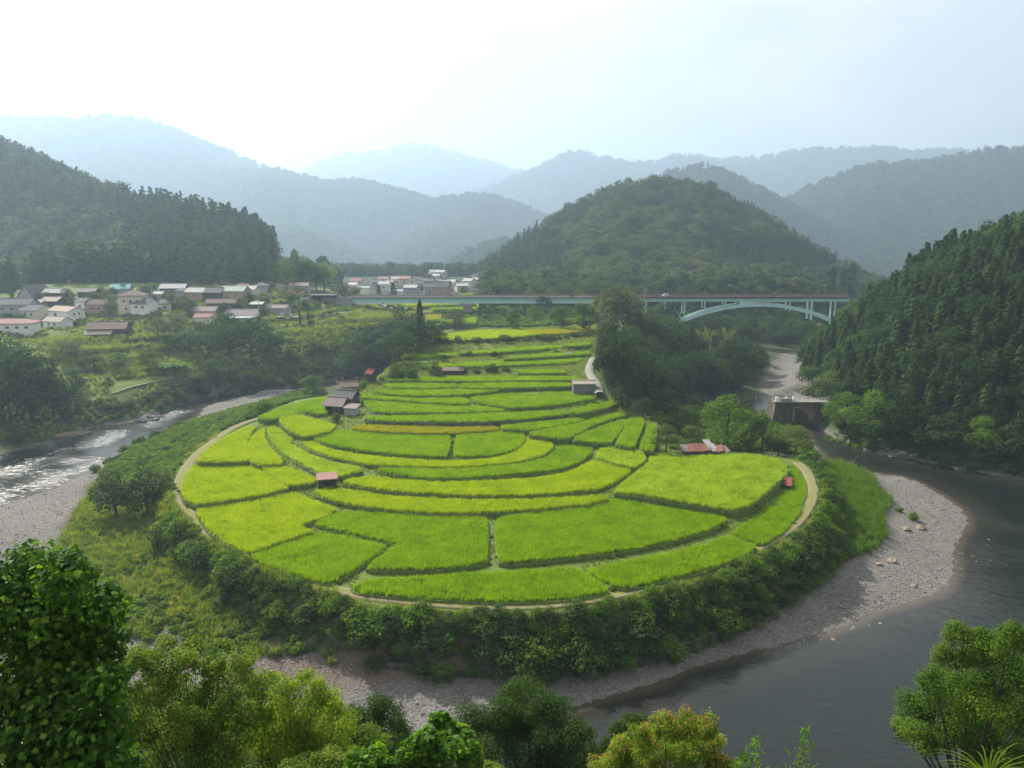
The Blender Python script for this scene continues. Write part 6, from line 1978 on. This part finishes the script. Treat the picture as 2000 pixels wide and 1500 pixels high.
# ------------------------------------------------------------------ the bridge
M['teal'] = plain_mat('teal_bridge_paint', [(0.36, 0.58, 0.57), (0.44, 0.66, 0.64)], 0.5, 0.5, 0.4)
M['rail'] = plain_mat('brown_rail_paint', [(0.16, 0.09, 0.075), (0.23, 0.14, 0.115)], 0.6, 0.6)
M['asphalt'] = plain_mat('asphalt', [(0.045, 0.045, 0.047), (0.065, 0.065, 0.066)], 2, 0.9)
def bridge():
    Y = 390.0
    def xz(u, v):
        p = at_y(u, v, Y)
        return p[0], p[2]
    x0, zd = xz(690, 579.5)
    xm, x1 = xz(1165, 0)[0], xz(1700, 0)[0]
    o = thing('road_bridge', 'pale teal steel arch bridge with long girder spans across the valley', 'bridge', (0, Y, 0))
    zb_l = xz(800, 591)[1]
    zb_r = xz(1500, 588)[1]
    for y in (-2.6, 2.6):
        MB().box(x0, xm, y - .25, y + .25, zb_l, zd - 0.35).build('girder', M['teal'], o)
        MB().box(x0, xm, y - .55, y + .55, zb_l - .12, zb_l + .03).build('flange', M['teal'], o)
        MB().box(xm + .01, x1, y - .2, y + .2, zb_r, zd - 0.35).build('girder', M['teal'], o)
    MB().box(x0, x1, -4.0, 4.0, zd - 0.35, zd).build('deck', W['concrete'], o)
    MB().box(x0, x1, -3.5, 3.5, zd + .004, zd + .03).build('road_surface', M['asphalt'], o)
    for y in (-3.9, 3.9):
        MB().box(x0, xm, y - .08, y + .08, zd + 0.92, zd + 1.05).build('handrail', M['rail'], o)
        MB().box(x0, xm, y - .05, y + .05, zd + 0.45, zd + .55).build('handrail', M['rail'], o)
        MB().box(x0, xm, y - .12, y + .12, zd + .001, zd + 0.25).build('kerb', W['concrete'], o)
        mb = MB()
        for x in np.arange(x0, xm, 2.0):
            mb.box(x - .07, x + .07, y - .06, y + .06, zd + .25, zd + 0.92)
        q = mb.build('railing_posts', M['rail'], o)
        q['kind'] = 'stuff'
        MB().box(xm + .02, x1, y - .1, y + .1, zd - .3, zd + 0.5).build('parapet', M['rail'], o)
        for zz in (0.7, 0.98):
            MB().box(xm + .02, x1, y - .06, y + .06, zd + zz, zd + zz + .1).build('handrail', M['rail'], o)
        mb = MB()
        for x in np.arange(xm + .2, x1, 2.0):
            mb.box(x - .06, x + .06, y - .05, y + .05, zd + .5, zd + 0.98)
        q = mb.build('railing_posts', M['rail'], o)
        q['kind'] = 'stuff'
    top = [(1322,626),(1350,614),(1375,606),(1400,600),(1425,595.5),(1450,592.8),(1487,591),(1524,593.5),(1550,598.5),(1578,605),(1600,611.5),(1624,622),(1645,634)]
    bot = [(1322,633.5),(1350,621.5),(1375,613),(1400,606.6),(1425,602),(1450,599),(1487,597.5),(1524,600),(1550,605.5),(1578,612.5),(1600,619.5),(1624,630.5),(1645,643)]
    tp = [xz(*q) for q in top]
    bp = [xz(*q) for q in bot]
    for y in (-2.9, 2.3):
        MB().prism(tp + bp[::-1], 'y', y, y + 0.7).build('arch_rib', M['teal'], o)
        cxa, cxb = xz(1472, 0)[0], xz(1502, 0)[0]
        MB().box(cxa, cxb, y + .05, y + .65, xz(1487, 594)[1], zb_r + .02).build('crown_block', M['teal'], o)
        for u in (1279, 1318, 1359, 1401, 1444, 1532.5, 1578, 1624, 1672.5):
            vb = np.interp(u, [q[0] for q in top], [q[1] for q in top]) + 1.5 if 1322 < u < 1645 else 650
            ww = 0.42 if u in (1318, 1624) else 0.28
            a = xz(u, 0)[0]
            MB().box(a - ww, a + ww, y + .1, y + .6, xz(u, vb)[1], zb_r + .01).build('spandrel_column', M['teal'], o)
    for k in range(1, len(tp) - 1):
        MB().box(tp[k][0] - .15, tp[k][0] + .15, -2.2, 2.3, bp[k][1] + .4, bp[k][1] + .8).build('cross_brace', M['teal'], o)
    for ua, ub in ((1320, 1330), (1330, 1320)):
        a, b = xz(ua, 606), xz(ub, 624)
        MB().tube([(a[0], -2.5, a[1]), (b[0], -2.5, b[1])], .14, 5).build('brace', M['teal'], o)
    px, pz = xz(913, 592)
    MB().box(px - 1.9, px + 2.1, -2.2, 2.2, 8, zb_l - .9).build('pier', W['concrete'], o)
    MB().prism([(px - 4.2, zb_l - .14), (px + 2.4, zb_l - .14), (px + 2.4, zb_l - 1.0), (px - 1.9, zb_l - 2.2), (px - 4.2, zb_l - 1.1)], 'y', -3.2, 3.2).build('pier_cap', W['concrete'], o)
    for u in (1215, 1318, 1655):
        a = xz(u, 0)[0]
        MB().box(a - 1.6, a + 1.6, -4, 4, 2, xz(u, 634)[1]).build('abutment', W['mossy'], o)
    MB().box(x0 - 14, x0 - .01, -4.3, 4.3, zd - 9, zd - .02).build('approach_wall', W['concrete'], o)
    car((xz(1318, 0)[0], Y - 2.0, zd + .03), R_(180), 'white car driving across the bridge')
bridge()

# ------------------------------------------------------------------ the sluice
def sluice():
    p0 = at_z(1535, 829, 0.2)
    Y = p0[1]
    def xz(u, v, dy=0):
        p = at_y(u, v, Y + dy)
        return p[0], p[2]
    o = thing('sluice_gate', 'old concrete sluice gate with railed walkway at the river bend', 'sluice', (0, Y, 0))
    xa, zt = xz(1517, 786)
    xb = xz(1557, 786)[0]
    MB().prism([(xa - 1.3, -1.5), (xb, -1.5), (xb, zt), (xa - .2, zt)], 'y', 0, 6.5).build('pier', W['mossy'], o)
    MB().box(xa - 1.0, xb + 9.2, -.5, 1.4, zt + .002, zt + .28).build('walkway', W['concrete'], o)
    xc = xz(1600, 800)[0]
    MB().add([(xb + .02, 1.0, zt - .3), (xc, 1.2, zt - .3), (xc + 1.4, 0.2, -1.5), (xb + .02, 5.5, -1.5), (xb + .02, 6.4, zt - .3), (xc, 6.4, zt - .3), (xc + 1.4, 6.4, -1.5), (xb + .02, 6.4, -1.5)],
             [(0, 1, 2, 3), (1, 5, 6, 2), (4, 7, 6, 5), (0, 4, 5, 1), (0, 3, 7, 4), (3, 2, 6, 7)]).build('spillway_wall', W['brownstone'], o)
    xd = xz(1650, 800)[0]
    MB().prism([(xc - .4, -1.5), (xd + 2, -1.5), (xd + 2, zt - 2.2), (xc + 1.5, zt - .5), (xc - .4, zt - .5)], 'y', 2.4, 8).build('abutment', W['brownstone'], o)
    MB().prism([(xc - 2.2, -1.2), (xc - 1.2, -1.2), (xc + 0.6, zt - 1.2), (xc - 0.2, zt - 1.2)], 'y', -.4, .6).build('buttress', W['mossy'], o)
    zr = zt + .28
    for y in (-.42, 1.3):
        for h in (0.5, 1.05):
            MB().tube([(xa - .9, y, zr + h), (xb + 9.0, y, zr + h)], .045, 5).build('handrail', W['white'], o)
        for x in np.linspace(xa - .9, xb + 9.0, 16):
            MB().box(x - .04, x + .04, y - .04, y + .04, zr, zr + 1.05).build('rail_post', W['white'], o)
    for k, h in enumerate((0.5, 1.05)):
        MB().tube([(xb + 9.0, -.42, zr + h), (xb + 11.6, -1.2, zr + h - 1.0)], .045, 5).build('handrail', W['white'], o)
    for u in (1523, 1553):
        x = xz(u, 0)[0]
        MB().tube([(x, 0.5, zr), (x, 0.5, zr + 3.6)], .05, 5).build('lamp_post', W['grey'], o)
    MB().box(xa + 1.2, xa + 4.6, .1, 1.0, zr, zr + .75).build('gate_gear', W['mossy'], o)
    for x in (xa + .1, xa + 3.0, xa + 5.2):
        MB().box(x - .3, x + .3, .2, .9, zr, zr + 1.25).build('gear_cabinet', W['white'], o)
    x = xz(1603, 0)[0]
    MB().tube([(x, -.8, -.5), (x, -.8, zt - 1.6)], .16, 7).build('gauge_post', W['concrete'], o)
    MB().box(x - .2, x + 2.4, -.95, -.65, zt - 1.6, zt - 1.3).build('gauge_arm', W['concrete'], o)
sluice()
# ------------------------------------------------------------------ stones
M['stone'] = plain_mat('river_stone', [(0.10, 0.096, 0.09), (0.18, 0.172, 0.16), (0.26, 0.245, 0.225)], 1.5, 0.85, 0.25, 0.02, rand=0.45)
M['tan_stone'] = plain_mat('tan_stone', [(0.20, 0.15, 0.10), (0.30, 0.245, 0.175)], 1.2, 0.85, 0.25, 0.03, rand=0.25)
def stone_mesh(seed, mat, sub=1):
    bm = bmesh.new()
    bmesh.ops.create_icosphere(bm, subdivisions=sub, radius=0.5)
    r = np.random.default_rng(seed)
    sx, sy, sz = r.uniform(0.8, 1.2), r.uniform(0.6, 1.0), r.uniform(0.38, 0.62)
    for v in bm.verts:
        k = r.uniform(0.8, 1.15)
        v.co = Vector((v.co.x * sx * k, v.co.y * sy * k, v.co.z * sz * k))
    m = bpy.data.meshes.new('stone')
    bm.to_mesh(m)
    bm.free()
    m.materials.append(M[mat])
    return m
PEB_G = scatter_group('pebbles', [proto('pebble', stone_mesh(400 + i, 'stone')) for i in range(6)])
pts, scs = [], []
for k, poly in enumerate(GRAVEL_POLYS):
    lo, hi = poly.min(0), poly.max(0)
    sp = [0.55, 0.75, 0.42, 0.8][k]
    x, y = jgrid(lo[0], hi[0], lo[1], hi[1], sp)
    z = Z(x, y)
    kk_ = inside(x, y, poly) & (z > -0.35) & (sdist(x, y, FAN) > 3)
    x, y, z = x[kk_], y[kk_], z[kk_]
    if k == 2:      # fine sand without stones in a few places
        keep_ = fbm(x / 7, y / 7, 55, 3) > -0.28 + 0.5 * np.clip(soil_at(x, y), 0, 1) if False else fbm(x / 7, y / 7, 55, 3) > -0.30
        x, y, z = x[keep_], y[keep_], z[keep_]
    s = 0.16 + 0.16 * rng.uniform(0, 1, len(x)) ** 3 + 0.35 * (rng.uniform(0, 1, len(x)) > 0.985)
    pts.append(np.c_[x, y, z + s * 0.05])
    scs.append(s * (1.35 if k in (1, 3) else 1.2))
pts, scs = np.concatenate(pts), np.concatenate(scs)
print('pebbles', len(pts))
tag(scatter('gravel', pts, scs, PEB_G, 6, tilt=0.25), 'grey river stones covering the gravel bars', 'gravel')
SM, TM = [stone_mesh(420 + i, 'stone', 2) for i in range(4)], [stone_mesh(430 + i, 'tan_stone', 2) for i in range(3)]
def boulder(u, v, wpx, lab, grp, ms, sink=0.12):
    p = hit(u, v)
    s = wpx * project(p)[2] / FPX
    o = mesh_obj('boulder', ms[int(rng.integers(len(ms)))])
    o.location = (p[0], p[1], max(p[2], -0.1) + s * sink)
    o.rotation_euler = (rng.normal(0, .2), rng.normal(0, .2), rng.uniform(0, 6.28))
    o.scale = (s, s, s)
    tag(o, lab, 'boulder', grp)
for u, v, w, lab in [(1770,1036,22,'largest tan boulder on the right gravel bar, near the green tuft'),(1798,1034,20,'grey brown boulder beside the largest tan one'),(1741,1098,18,'tan boulder in the middle of the right gravel bar'),(1716,1104,14,'brown flat boulder at the shade edge of the gravel bar'),(1783,1147,15,'tan boulder near the water in the gravel bar'),(1644,1187,14,'tan boulder on the narrow part of the gravel'),(1587,1172,16,'brown boulder in the hedge shade'),(1613,1213,10,'pale boulder on the shore'),(1628,1256,9,'round pale boulder standing in the shallow water'),(1718,1224,8,'dark round boulder in the shallows'),(838,1338,10,'tan boulder on the near gravel')]:
    boulder(u, v, w, lab, None, TM)
for k in range(34):
    t = rng.uniform()
    boulder(1712 + 78 * t + rng.normal(0, 4), 866 + 24 * t + rng.uniform(-8, 10), rng.uniform(7, 18), 'pale jagged rock in the outcrop on the right bank', 'rocks of the right bank outcrop', TM + SM, 0.2)
for k in range(14):
    boulder(258 + rng.uniform(0, 56), 816 + rng.uniform(0, 16), rng.uniform(6, 16), 'rock at the water edge of the far left bank', 'rocks at the far left bank', SM, 0.15)
for k in range(26):
    boulder(650 + rng.uniform(0, 22), 728 + rng.uniform(0, 22), rng.uniform(3, 7), 'stone in the shallows by the dark trees', 'stones in the upstream shallows', SM, 0.2)
for k in range(40):
    t = rng.uniform()
    boulder(1500 + 190 * t + rng.normal(0, 14), 1275 - 62 * t + rng.uniform(-6, 16), rng.uniform(3, 7), 'stone standing in the shallows off the gravel bar', 'stones in the shallows', SM, 0.1)
for k in range(14):
    boulder(1858 + rng.uniform(-5, 75), 1050 + rng.uniform(0, 75), rng.uniform(3, 7), 'stone breaking the riffle at the tip of the gravel bar', 'stones in the riffle', SM, 0.1)
for u, v, hp, lab in [(1782,1016,22,'tall green tuft standing alone on the right gravel bar'),(1755,1000,14,'small green tuft on the right gravel bar')]:
    plant_px('shrub_bright', u, v, hp, lab, None, 1.1)
def flat_rock():
    p = at_z(135, 850, 0.1)
    o = mesh_obj('boulder', stone_mesh(450, 'tan_stone', 3))
    o.location, o.scale, o.rotation_euler = p, (11, 5, 3.0), (0, 0, 0.5)
    tag(o, 'broad flat pinkish rock sloping into the water on the far left bank', 'rock')
flat_rock()
def dead_branch():
    p = G(hit(1660, 914))
    o = thing('dead_branch', 'pale bare dead branch rising beside the dark pool', 'branch', p)
    MB().tube([(0, 0, 0), (.3, 0, 1.2), (.2, 0, 2.4)], [.1, .07, .03], 5).build('limb', M['pale_bark'], o)
    MB().tube([(.3, 0, 1.2), (1.2, .2, 2.2), (1.9, .2, 3.2)], [.06, .04, .02], 5).build('limb', M['pale_bark'], o)
    MB().tube([(.2, 0, .7), (-.6, .2, 1.9)], [.05, .02], 5).build('limb', M['pale_bark'], o)
dead_branch()

# ------------------------------------------------------------------ plants in front, on the slope below the viewpoint
L['kudzu'] = leaf_mat('kudzu_leaves', [(0.020, 0.056, 0.008), (0.042, 0.105, 0.013), (0.095, 0.20, 0.020), (0.20, 0.32, 0.035)], 0.42, (2.1, 2.0, 0.5), 0.6, 0.10, 0.35)
L['dark'] = leaf_mat('dark_leaves', [(0.018, 0.046, 0.010), (0.036, 0.080, 0.014), (0.062, 0.115, 0.020)], 0.32, (1.9, 1.8, 0.6), 0.6, 0.10, 0.1)
L['yellow'] = leaf_mat('yellow_green_leaves', [(0.085, 0.15, 0.014), (0.16, 0.25, 0.022), (0.26, 0.33, 0.036)], 0.42, (1.8, 1.7, 0.5), 0.6, 0.10, 0.1)
L['mixed'] = leaf_mat('mixed_leaves', [(0.035, 0.085, 0.013), (0.075, 0.15, 0.02), (0.14, 0.215, 0.028), (0.22, 0.235, 0.042)], 0.38, (1.8, 1.7, 0.6), 0.6, 0.10, 0.1)
L['orange'] = leaf_mat('orange_buds', [(0.20, 0.14, 0.03), (0.32, 0.20, 0.05), (0.40, 0.24, 0.07)], 0.3, (1.5, 1.4, 0.7), 0.6, 0.10, 0.2)
L['fore_bright'] = leaf_mat('fore_bright_leaves', [(0.022, 0.058, 0.008), (0.045, 0.10, 0.012), (0.10, 0.185, 0.018), (0.17, 0.24, 0.025)], 0.42, (1.9, 1.8, 0.5), 0.6, 0.10, 0.15)

def px_lobes(circles, d, flat=0.85, seed=0):
    """Crown lobes from circles seen in the photograph, at forward depth d (each pushed a little nearer or farther)."""
    r = np.random.default_rng(seed)
    out = []
    for (u, v, rp) in circles:
        y = d * (1 + r.uniform(-0.06, 0.06))
        p = at_y(u, v, y)
        out.append((*p, rp * y / FPX * 1.18, flat))
    return out

def limbs(lobes, base, rad, mat='bark'):
    mb = MB()
    lobes = np.asarray(lobes)
    c = np.average(lobes[:, :3], axis=0, weights=lobes[:, 3])
    fork = base + (c - base) * 0.55
    mb.tube([base, (base + fork) / 2 + (0.1, 0, 0), fork], [rad, rad * 0.85, rad * 0.7], 8, False)
    for q in lobes:
        m = (fork + q[:3]) / 2 + np.array([0, 0, -0.15 * q[3]])
        mb.tube([fork, m, q[:3]], [rad * 0.5, rad * 0.3, rad * 0.08], 6, False)
    return mb

def fore_tree(name, label, circles, d, n, size, mat, seed, rad=0.12, aspect=2.2, cat='tree', tips=None, shell=0.7, jit=0.75, up=0.45):
    n, size = int(n * 2.0), size * 1.12
    r = np.random.default_rng(seed)
    lobes = px_lobes(circles, d, 0.85, seed)
    # each lobe breaks up into smaller sprays so that the crown is uneven
    sub = []
    for q in lobes:
        for _ in range(13):
            dd = r.normal(size=3)
            dd[2] += 0.3
            dd /= np.linalg.norm(dd)
            sub.append((*(np.array(q[:3]) + dd * q[3] * r.uniform(0.35, 0.72)), q[3] * r.uniform(0.34, 0.58), 0.8))
    c = np.average(np.array(lobes)[:, :3], axis=0, weights=np.array(lobes)[:, 3])
    base = np.array([c[0], c[1] + 0.5, float(Z(c[0], c[1] + 0.5)) - 0.3])
    o = thing(name, label, cat, base)
    V, F, T = lobe_cloud(r, sub, n, size, up, jit, shell, aspect)
    mesh_obj('crown', np_mesh('crown', V - base, F, [L[mat]], attrs={'tint': ('FACE', T)}), o)
    q = limbs(lobes, base, rad)
    q.v = [tuple(np.array(p) - base) for p in q.v]
    q.build('trunk', M['bark'], o, True)
    if tips:
        sub = np.array(sub)
        k = r.choice(len(sub), tips[0])
        dd = r.normal(size=(tips[0], 3))
        dd[:, 2] = np.abs(dd[:, 2]) + 0.5
        dd[:, 1] -= 0.4
        dd /= np.linalg.norm(dd, axis=1)[:, None]
        cc = sub[k, :3] + dd * sub[k, 3:4] * 1.05
        C = np.repeat(cc, 7, 0) + r.normal(0, tips[2] * 0.55, (tips[0] * 7, 3))
        V, F = leaf_quads(r, C, np.repeat(dd, 7, 0) + r.normal(0, .6, C.shape), tips[2], 2.2)
        mesh_obj('flower_tips', np_mesh('flower_tips', V - base, F, [L[tips[1]]], attrs={'tint': ('FACE', r.uniform(size=len(F)))}), o)
    return o

fore_tree('broadleaf_tree', 'big dark fine leaved tree at the bottom centre', [(1030,1362,52),(985,1395,55),(1075,1395,58),(930,1420,50),(1000,1440,70),(1090,1455,70),(1135,1440,40),(1145,1490,50),(930,1490,60),(1030,1520,80),(1120,1530,70)], 34, 34000, 0.115, 'dark', 501, 0.2, 2.6)
fore_tree('broadleaf_tree', 'dark fine leaved tree at the bottom, left of the big dark one', [(745,1392,38),(700,1415,45),(770,1430,40),(680,1460,50),(740,1480,60),(800,1500,45)], 36, 15000, 0.12, 'dark', 502, 0.15, 2.6)
fore_tree('broadleaf_tree', 'small dark tree between the big dark tree and the orange budded one', [(1235,1410,24),(1215,1435,30),(1262,1425,26),(1195,1465,30),(1250,1470,35)], 37, 7000, 0.11, 'dark', 503, 0.1, 2.6)
fore_tree('broadleaf_tree', 'green tree tipped with orange flower buds at the bottom edge', [(1300,1425,34),(1345,1425,32),(1385,1425,28),(1260,1450,35),(1330,1470,50),(1395,1470,38),(1210,1480,38),(1170,1495,28),(1270,1510,45),(1400,1515,45)], 27, 22000, 0.10, 'yellow', 504, 0.12, 2.8, tips=(620, 'orange', 0.085))
fore_tree('broadleaf_tree', 'leafy tree leaning in from the bottom right corner', [(1880,1245,36),(1925,1262,44),(1975,1255,40),(1850,1290,36),(1905,1310,52),(1965,1320,60),(1830,1345,44),(1890,1370,60),(1790,1390,42),(1835,1410,55),(1900,1430,65),(1970,1410,70),(1770,1425,30),(1800,1450,40),(1990,1490,60),(2040,1330,70),(1930,1490,50)], 38, 46000, 0.125, 'fore_bright', 505, 0.25, 2.4)
fore_tree('sumac_bush', 'yellow green bush with feathery leaves at the lower left', [(560,1355,40),(610,1350,34),(520,1370,36),(640,1375,34),(575,1395,50),(510,1410,40),(640,1415,40),(480,1430,40),(560,1445,55),(630,1465,50),(520,1490,50),(450,1490,45),(600,1500,50),(670,1440,40),(540,1330,26),(590,1325,24),(490,1395,34),(680,1490,40),(600,1430,50),(540,1420,46),(660,1395,30),(580,1470,50)], 25, 22000, 0.105, 'yellow', 506, 0.08, 3.2, 'bush')
fore_tree('mixed_bush', 'mixed bush with reddish leaf tips right of the vine mound', [(360,1300,32),(330,1330,34),(420,1330,34),(390,1365,40),(300,1370,34),(350,1410,46),(280,1430,40),(430,1400,38),(320,1470,50),(400,1470,50),(260,1490,40),(460,1345,26),(480,1400,40),(250,1350,34),(240,1420,40),(380,1440,50),(270,1290,24),(300,1345,40),(430,1300,22),(470,1375,36),(420,1365,40),(260,1390,40),(350,1360,46),(440,1460,50),(290,1310,26),(275,1276,26),(325,1266,28),(380,1268,28),(430,1276,30),(480,1296,30),(250,1300,26),(300,1296,30),(360,1290,30),(420,1300,34),(460,1310,34),(500,1338,38)], 22, 22000, 0.095, 'mixed', 507, 0.07, 2.4, 'bush', tips=(26, 'orange', 0.06))
fore_tree('vine_bush', 'bright vine covered bush at the bottom edge, centre left', [(860,1425,30),(830,1450,34),(895,1445,34),(800,1480,36),(860,1480,46),(920,1480,30),(740,1490,34),(700,1505,30)], 20, 5200, 0.16, 'kudzu', 508, 0.06, 1.25, 'bush')
fore_tree('low_bush', 'broad green bush behind the feathery one, low on the slope', [(260,1400,60),(330,1420,66),(400,1410,66),(470,1420,66),(540,1430,60),(610,1420,56),(670,1430,50),(720,1450,46),(300,1490,70),(420,1500,70),(560,1500,70),(680,1510,60)], 29, 20000, 0.12, 'fore_bright', 511, 0.1, 2.2, 'bush')
fore_tree('low_bush', 'dark bush filling the bottom edge beside the vine bush', [(640,1500,40),(580,1510,40),(690,1490,30),(960,1510,30)], 21, 7000, 0.10, 'mixed', 509, 0.06, 2.4, 'bush')

def kudzu_leaf():
    """A broad three-lobed leaf about one unit across, a little cupped."""
    out = [(0, -0.42), (0.22, -0.36), (0.46, -0.12), (0.44, 0.10), (0.24, 0.18), (0.20, 0.36), (0, 0.55), (-0.20, 0.36), (-0.24, 0.18), (-0.44, 0.10), (-0.46, -0.12), (-0.22, -0.36)]
    V = [(0, -0.02, -0.06)] + [(x, y, 0.05 * math.cos(5 * math.atan2(y, x)) - 0.16 * (x * x + y * y)) for x, y in out]
    n = len(out)
    F = [(0, 1 + i, 1 + (i + 1) % n) for i in range(n)]
    return np.array(V), np.array(F)
KV, KF = kudzu_leaf()

def kudzu_mound():
    r = np.random.default_rng(77)
    circles = [(60,1120,58),(130,1130,52),(190,1190,48),(20,1180,75),(110,1200,80),(200,1260,42),(150,1290,85),(40,1300,95),(205,1340,42),(120,1400,100),(20,1440,110),(180,1440,70),(100,1520,110),(220,1490,45)]
    lobes = np.array(px_lobes(circles, 12.5, 0.95, 9))
    base = np.array([lobes[:, 0].mean(), lobes[:, 1].mean(), float(Z(lobes[:, 0].mean(), lobes[:, 1].mean())) - 0.2])
    o = thing('vine_mound', 'tall mound of big leaved kudzu vine at the lower left', 'vine', base)
    MB().tube([(0, 0.6, 0), (0.1, 0.7, 1.5), (0, 0.7, 3.0)], [0.1, 0.08, 0.05], 6).build('stem', M['bark'], o, True)
    N = 15000
    w = lobes[:, 3] ** 2
    k = r.choice(len(lobes), N, p=w / w.sum())
    d = r.normal(size=(N, 3))
    d[:, 2] += 0.2
    d /= np.linalg.norm(d, axis=1)[:, None]
    rr = 1 - 0.6 * r.uniform(0, 1, N) ** 2 + 0.09 * r.normal(size=N)
    c = lobes[k, :3] + d * lobes[k, 3:4] * rr[:, None]
    nr = d * 0.9 + (0, -0.15, 0.75) + 0.65 * r.normal(size=(N, 3))
    nr /= np.linalg.norm(nr, axis=1)[:, None]
    t = r.normal(size=(N, 3)) + (0, -0.3, -0.9)
    t -= nr * np.sum(t * nr, 1)[:, None]
    t /= np.linalg.norm(t, axis=1)[:, None]
    b = np.cross(t, nr)
    s = r.uniform(0.075, 0.15, N)
    # leaves not buried inside other lobes and on the viewer's side come first
    dep = np.min(np.linalg.norm(c[:, None] - lobes[None, :, :3], axis=2) / lobes[None, :, 3] - 1, axis=1)
    front = -d[:, 1] + dep * 2 + 0.5 * d[:, 2]
    u, v, f = project(c)
    score = front * ((u > 0) & (v < 1500) & (v > 1000)) + 0.6 * (s / 0.2) - 5 * (u < 0)
    order = np.argsort(-score)
    meshes = [np_mesh('leaf', KV, KF, [L['kudzu']], smooth=True, attrs={'tint': ('FACE', np.full(len(KF), x))}) for x in (0.25, 0.45, 0.6, 0.8, 1.0)]
    for i in order[:290]:
        lf = mesh_obj('leaf', meshes[int(r.choice(5, p=[.2, .25, .25, .2, .1]))], o)
        m = Matrix((b[i], t[i], nr[i])).transposed()
        lf.matrix_local = Matrix.Translation(Vector(c[i] - base)) @ (m * float(s[i])).to_4x4()
    rest = order[290:]
    V = (c[rest, None] - base + (KV[None, :, 0:1] * b[rest, None] + KV[None, :, 1:2] * t[rest, None] + KV[None, :, 2:3] * nr[rest, None]) * s[rest, None, None]).reshape(-1, 3)
    F = (KF[None] + (np.arange(len(rest)) * len(KV))[:, None, None]).reshape(-1, 3)
    lv = mesh_obj('leaves', np_mesh('leaves', V, F, [L['kudzu']], attrs={'tint': ('FACE', np.repeat(np.clip(0.45 + 0.25 * r.normal(size=len(rest)), 0, 1), len(KF)))}), o)
    lv['kind'] = 'stuff'
kudzu_mound()

def bamboo_sprig(u, v, hpx, label, seed):
    r = np.random.default_rng(seed)
    d = 15.0
    tip = at_y(u, v, d)
    s = d / FPX
    base = at_y(u - 30, 1560, d)
    o = thing('bamboo_sprig', label, 'bamboo', base, 0, 'bamboo sprigs at the bottom edge')
    ln = tip - base
    P = [ln * t + np.array([0.12 * math.sin(3 * t), 0, 0]) * t for t in np.linspace(0, 1, 8)]
    MB().tube(P, list(np.linspace(0.012, 0.002, 8)), 5, False).build('cane', L['yellow'], o)
    n = 130
    t = r.uniform(0.15, 1.0, n)
    c = ln * t[:, None] + np.c_[0.12 * np.sin(3 * t) * t, 0 * t, 0 * t] + r.normal(0, 0.14, (n, 3)) * (1.15 - t)[:, None] * np.array([1.6, 1, 1])
    V, F = leaf_quads(r, c, r.normal(size=(n, 3)) + (0, -0.6, 0.8), 0.17, 6.5)
    mesh_obj('leaves', np_mesh('leaves', V, F, [L['kudzu']], attrs={'tint': ('FACE', r.uniform(0.5, 1, n))}), o)
bamboo_sprig(1475, 1438, 90, 'thin bamboo sprig at the bottom edge, shorter of two', 601)
bamboo_sprig(1572, 1420, 100, 'thin bamboo sprig at the bottom edge, taller of two', 602)
bamboo_sprig(1450, 1470, 60, 'low bamboo sprig next to the orange budded tree', 603)

def pampas(u, v, label):
    d = 7.5
    r = np.random.default_rng(66)
    p = at_y(u, v, d)
    o = thing('pampas_grass', label, 'grass', p)
    V, F, T = [], [], []
    for k in range(46):
        a = r.uniform(0, 6.283)
        L0 = r.uniform(0.35, 0.78)
        dx, dy = math.cos(a) * L0 * 0.9, math.sin(a) * L0 * 0.5
        w = 0.009
        b = len(V)
        for i in range(7):
            t = i / 6
            ww = w * (1 - 0.9 * t)
            q = (dx * t ** 1.5, dy * t ** 1.5, L0 * (1.25 * t - 0.75 * t ** 2.3))
            V += [(q[0] - ww * math.sin(a) - ww, q[1] + ww * math.cos(a), q[2]), (q[0] + ww * math.sin(a) + ww, q[1] - ww * math.cos(a), q[2])]
        for i in range(6):
            F.append((b + 2 * i, b + 2 * i + 1, b + 2 * i + 3, b + 2 * i + 2))
            T.append(r.uniform(0.4, 1))
    mesh_obj('blades', np_mesh('blades', V, F, [L['grass']], attrs={'tint': ('FACE', np.array(T))}), o)
pampas(1925, 1545, 'arching pampas grass blades in the bottom right corner')

# low cover that keeps the slope under the viewpoint green
x, y = jgrid(-60, 60, 8, 66, 1.6)
z = Z(x, y)
u, v, f = project(np.c_[x, y, z + 2.0])
k = (u > -300) & (u < 2300) & (v > 1490)
tag(scatter('near_slope_undergrowth', np.c_[x[k], y[k], z[k]], rng.uniform(1.0, 2.0, k.sum()), WEED_G, 4), 'dense undergrowth on the steep slope below the viewpoint', 'undergrowth')
# ------------------------------------------------------------------ summer haze
def haze_box():
    m, n, l = new_mat('haze')
    p = n.new('ShaderNodeVolumePrincipled')
    p.inputs['Color'].default_value = (0.57, 0.78, 1.0, 1)
    p.inputs['Density'].default_value = 0.00029
    p.inputs['Anisotropy'].default_value = 0.45
    o = n.new('ShaderNodeOutputMaterial')
    l.new(p.outputs[0], o.inputs['Volume'])
    zt = max(float(HZ.max()) + 30, 120)
    b = MB().box(FX0 - 60, FX1 + 60, FY0 - 120, FY1 + 60, float(HZ.min()) - 2.0, zt)
    h = b.build('haze', m)
    h['kind'] = 'stuff'
    tag(h, 'pale blue summer haze filling the valley', 'haze')
haze_box()
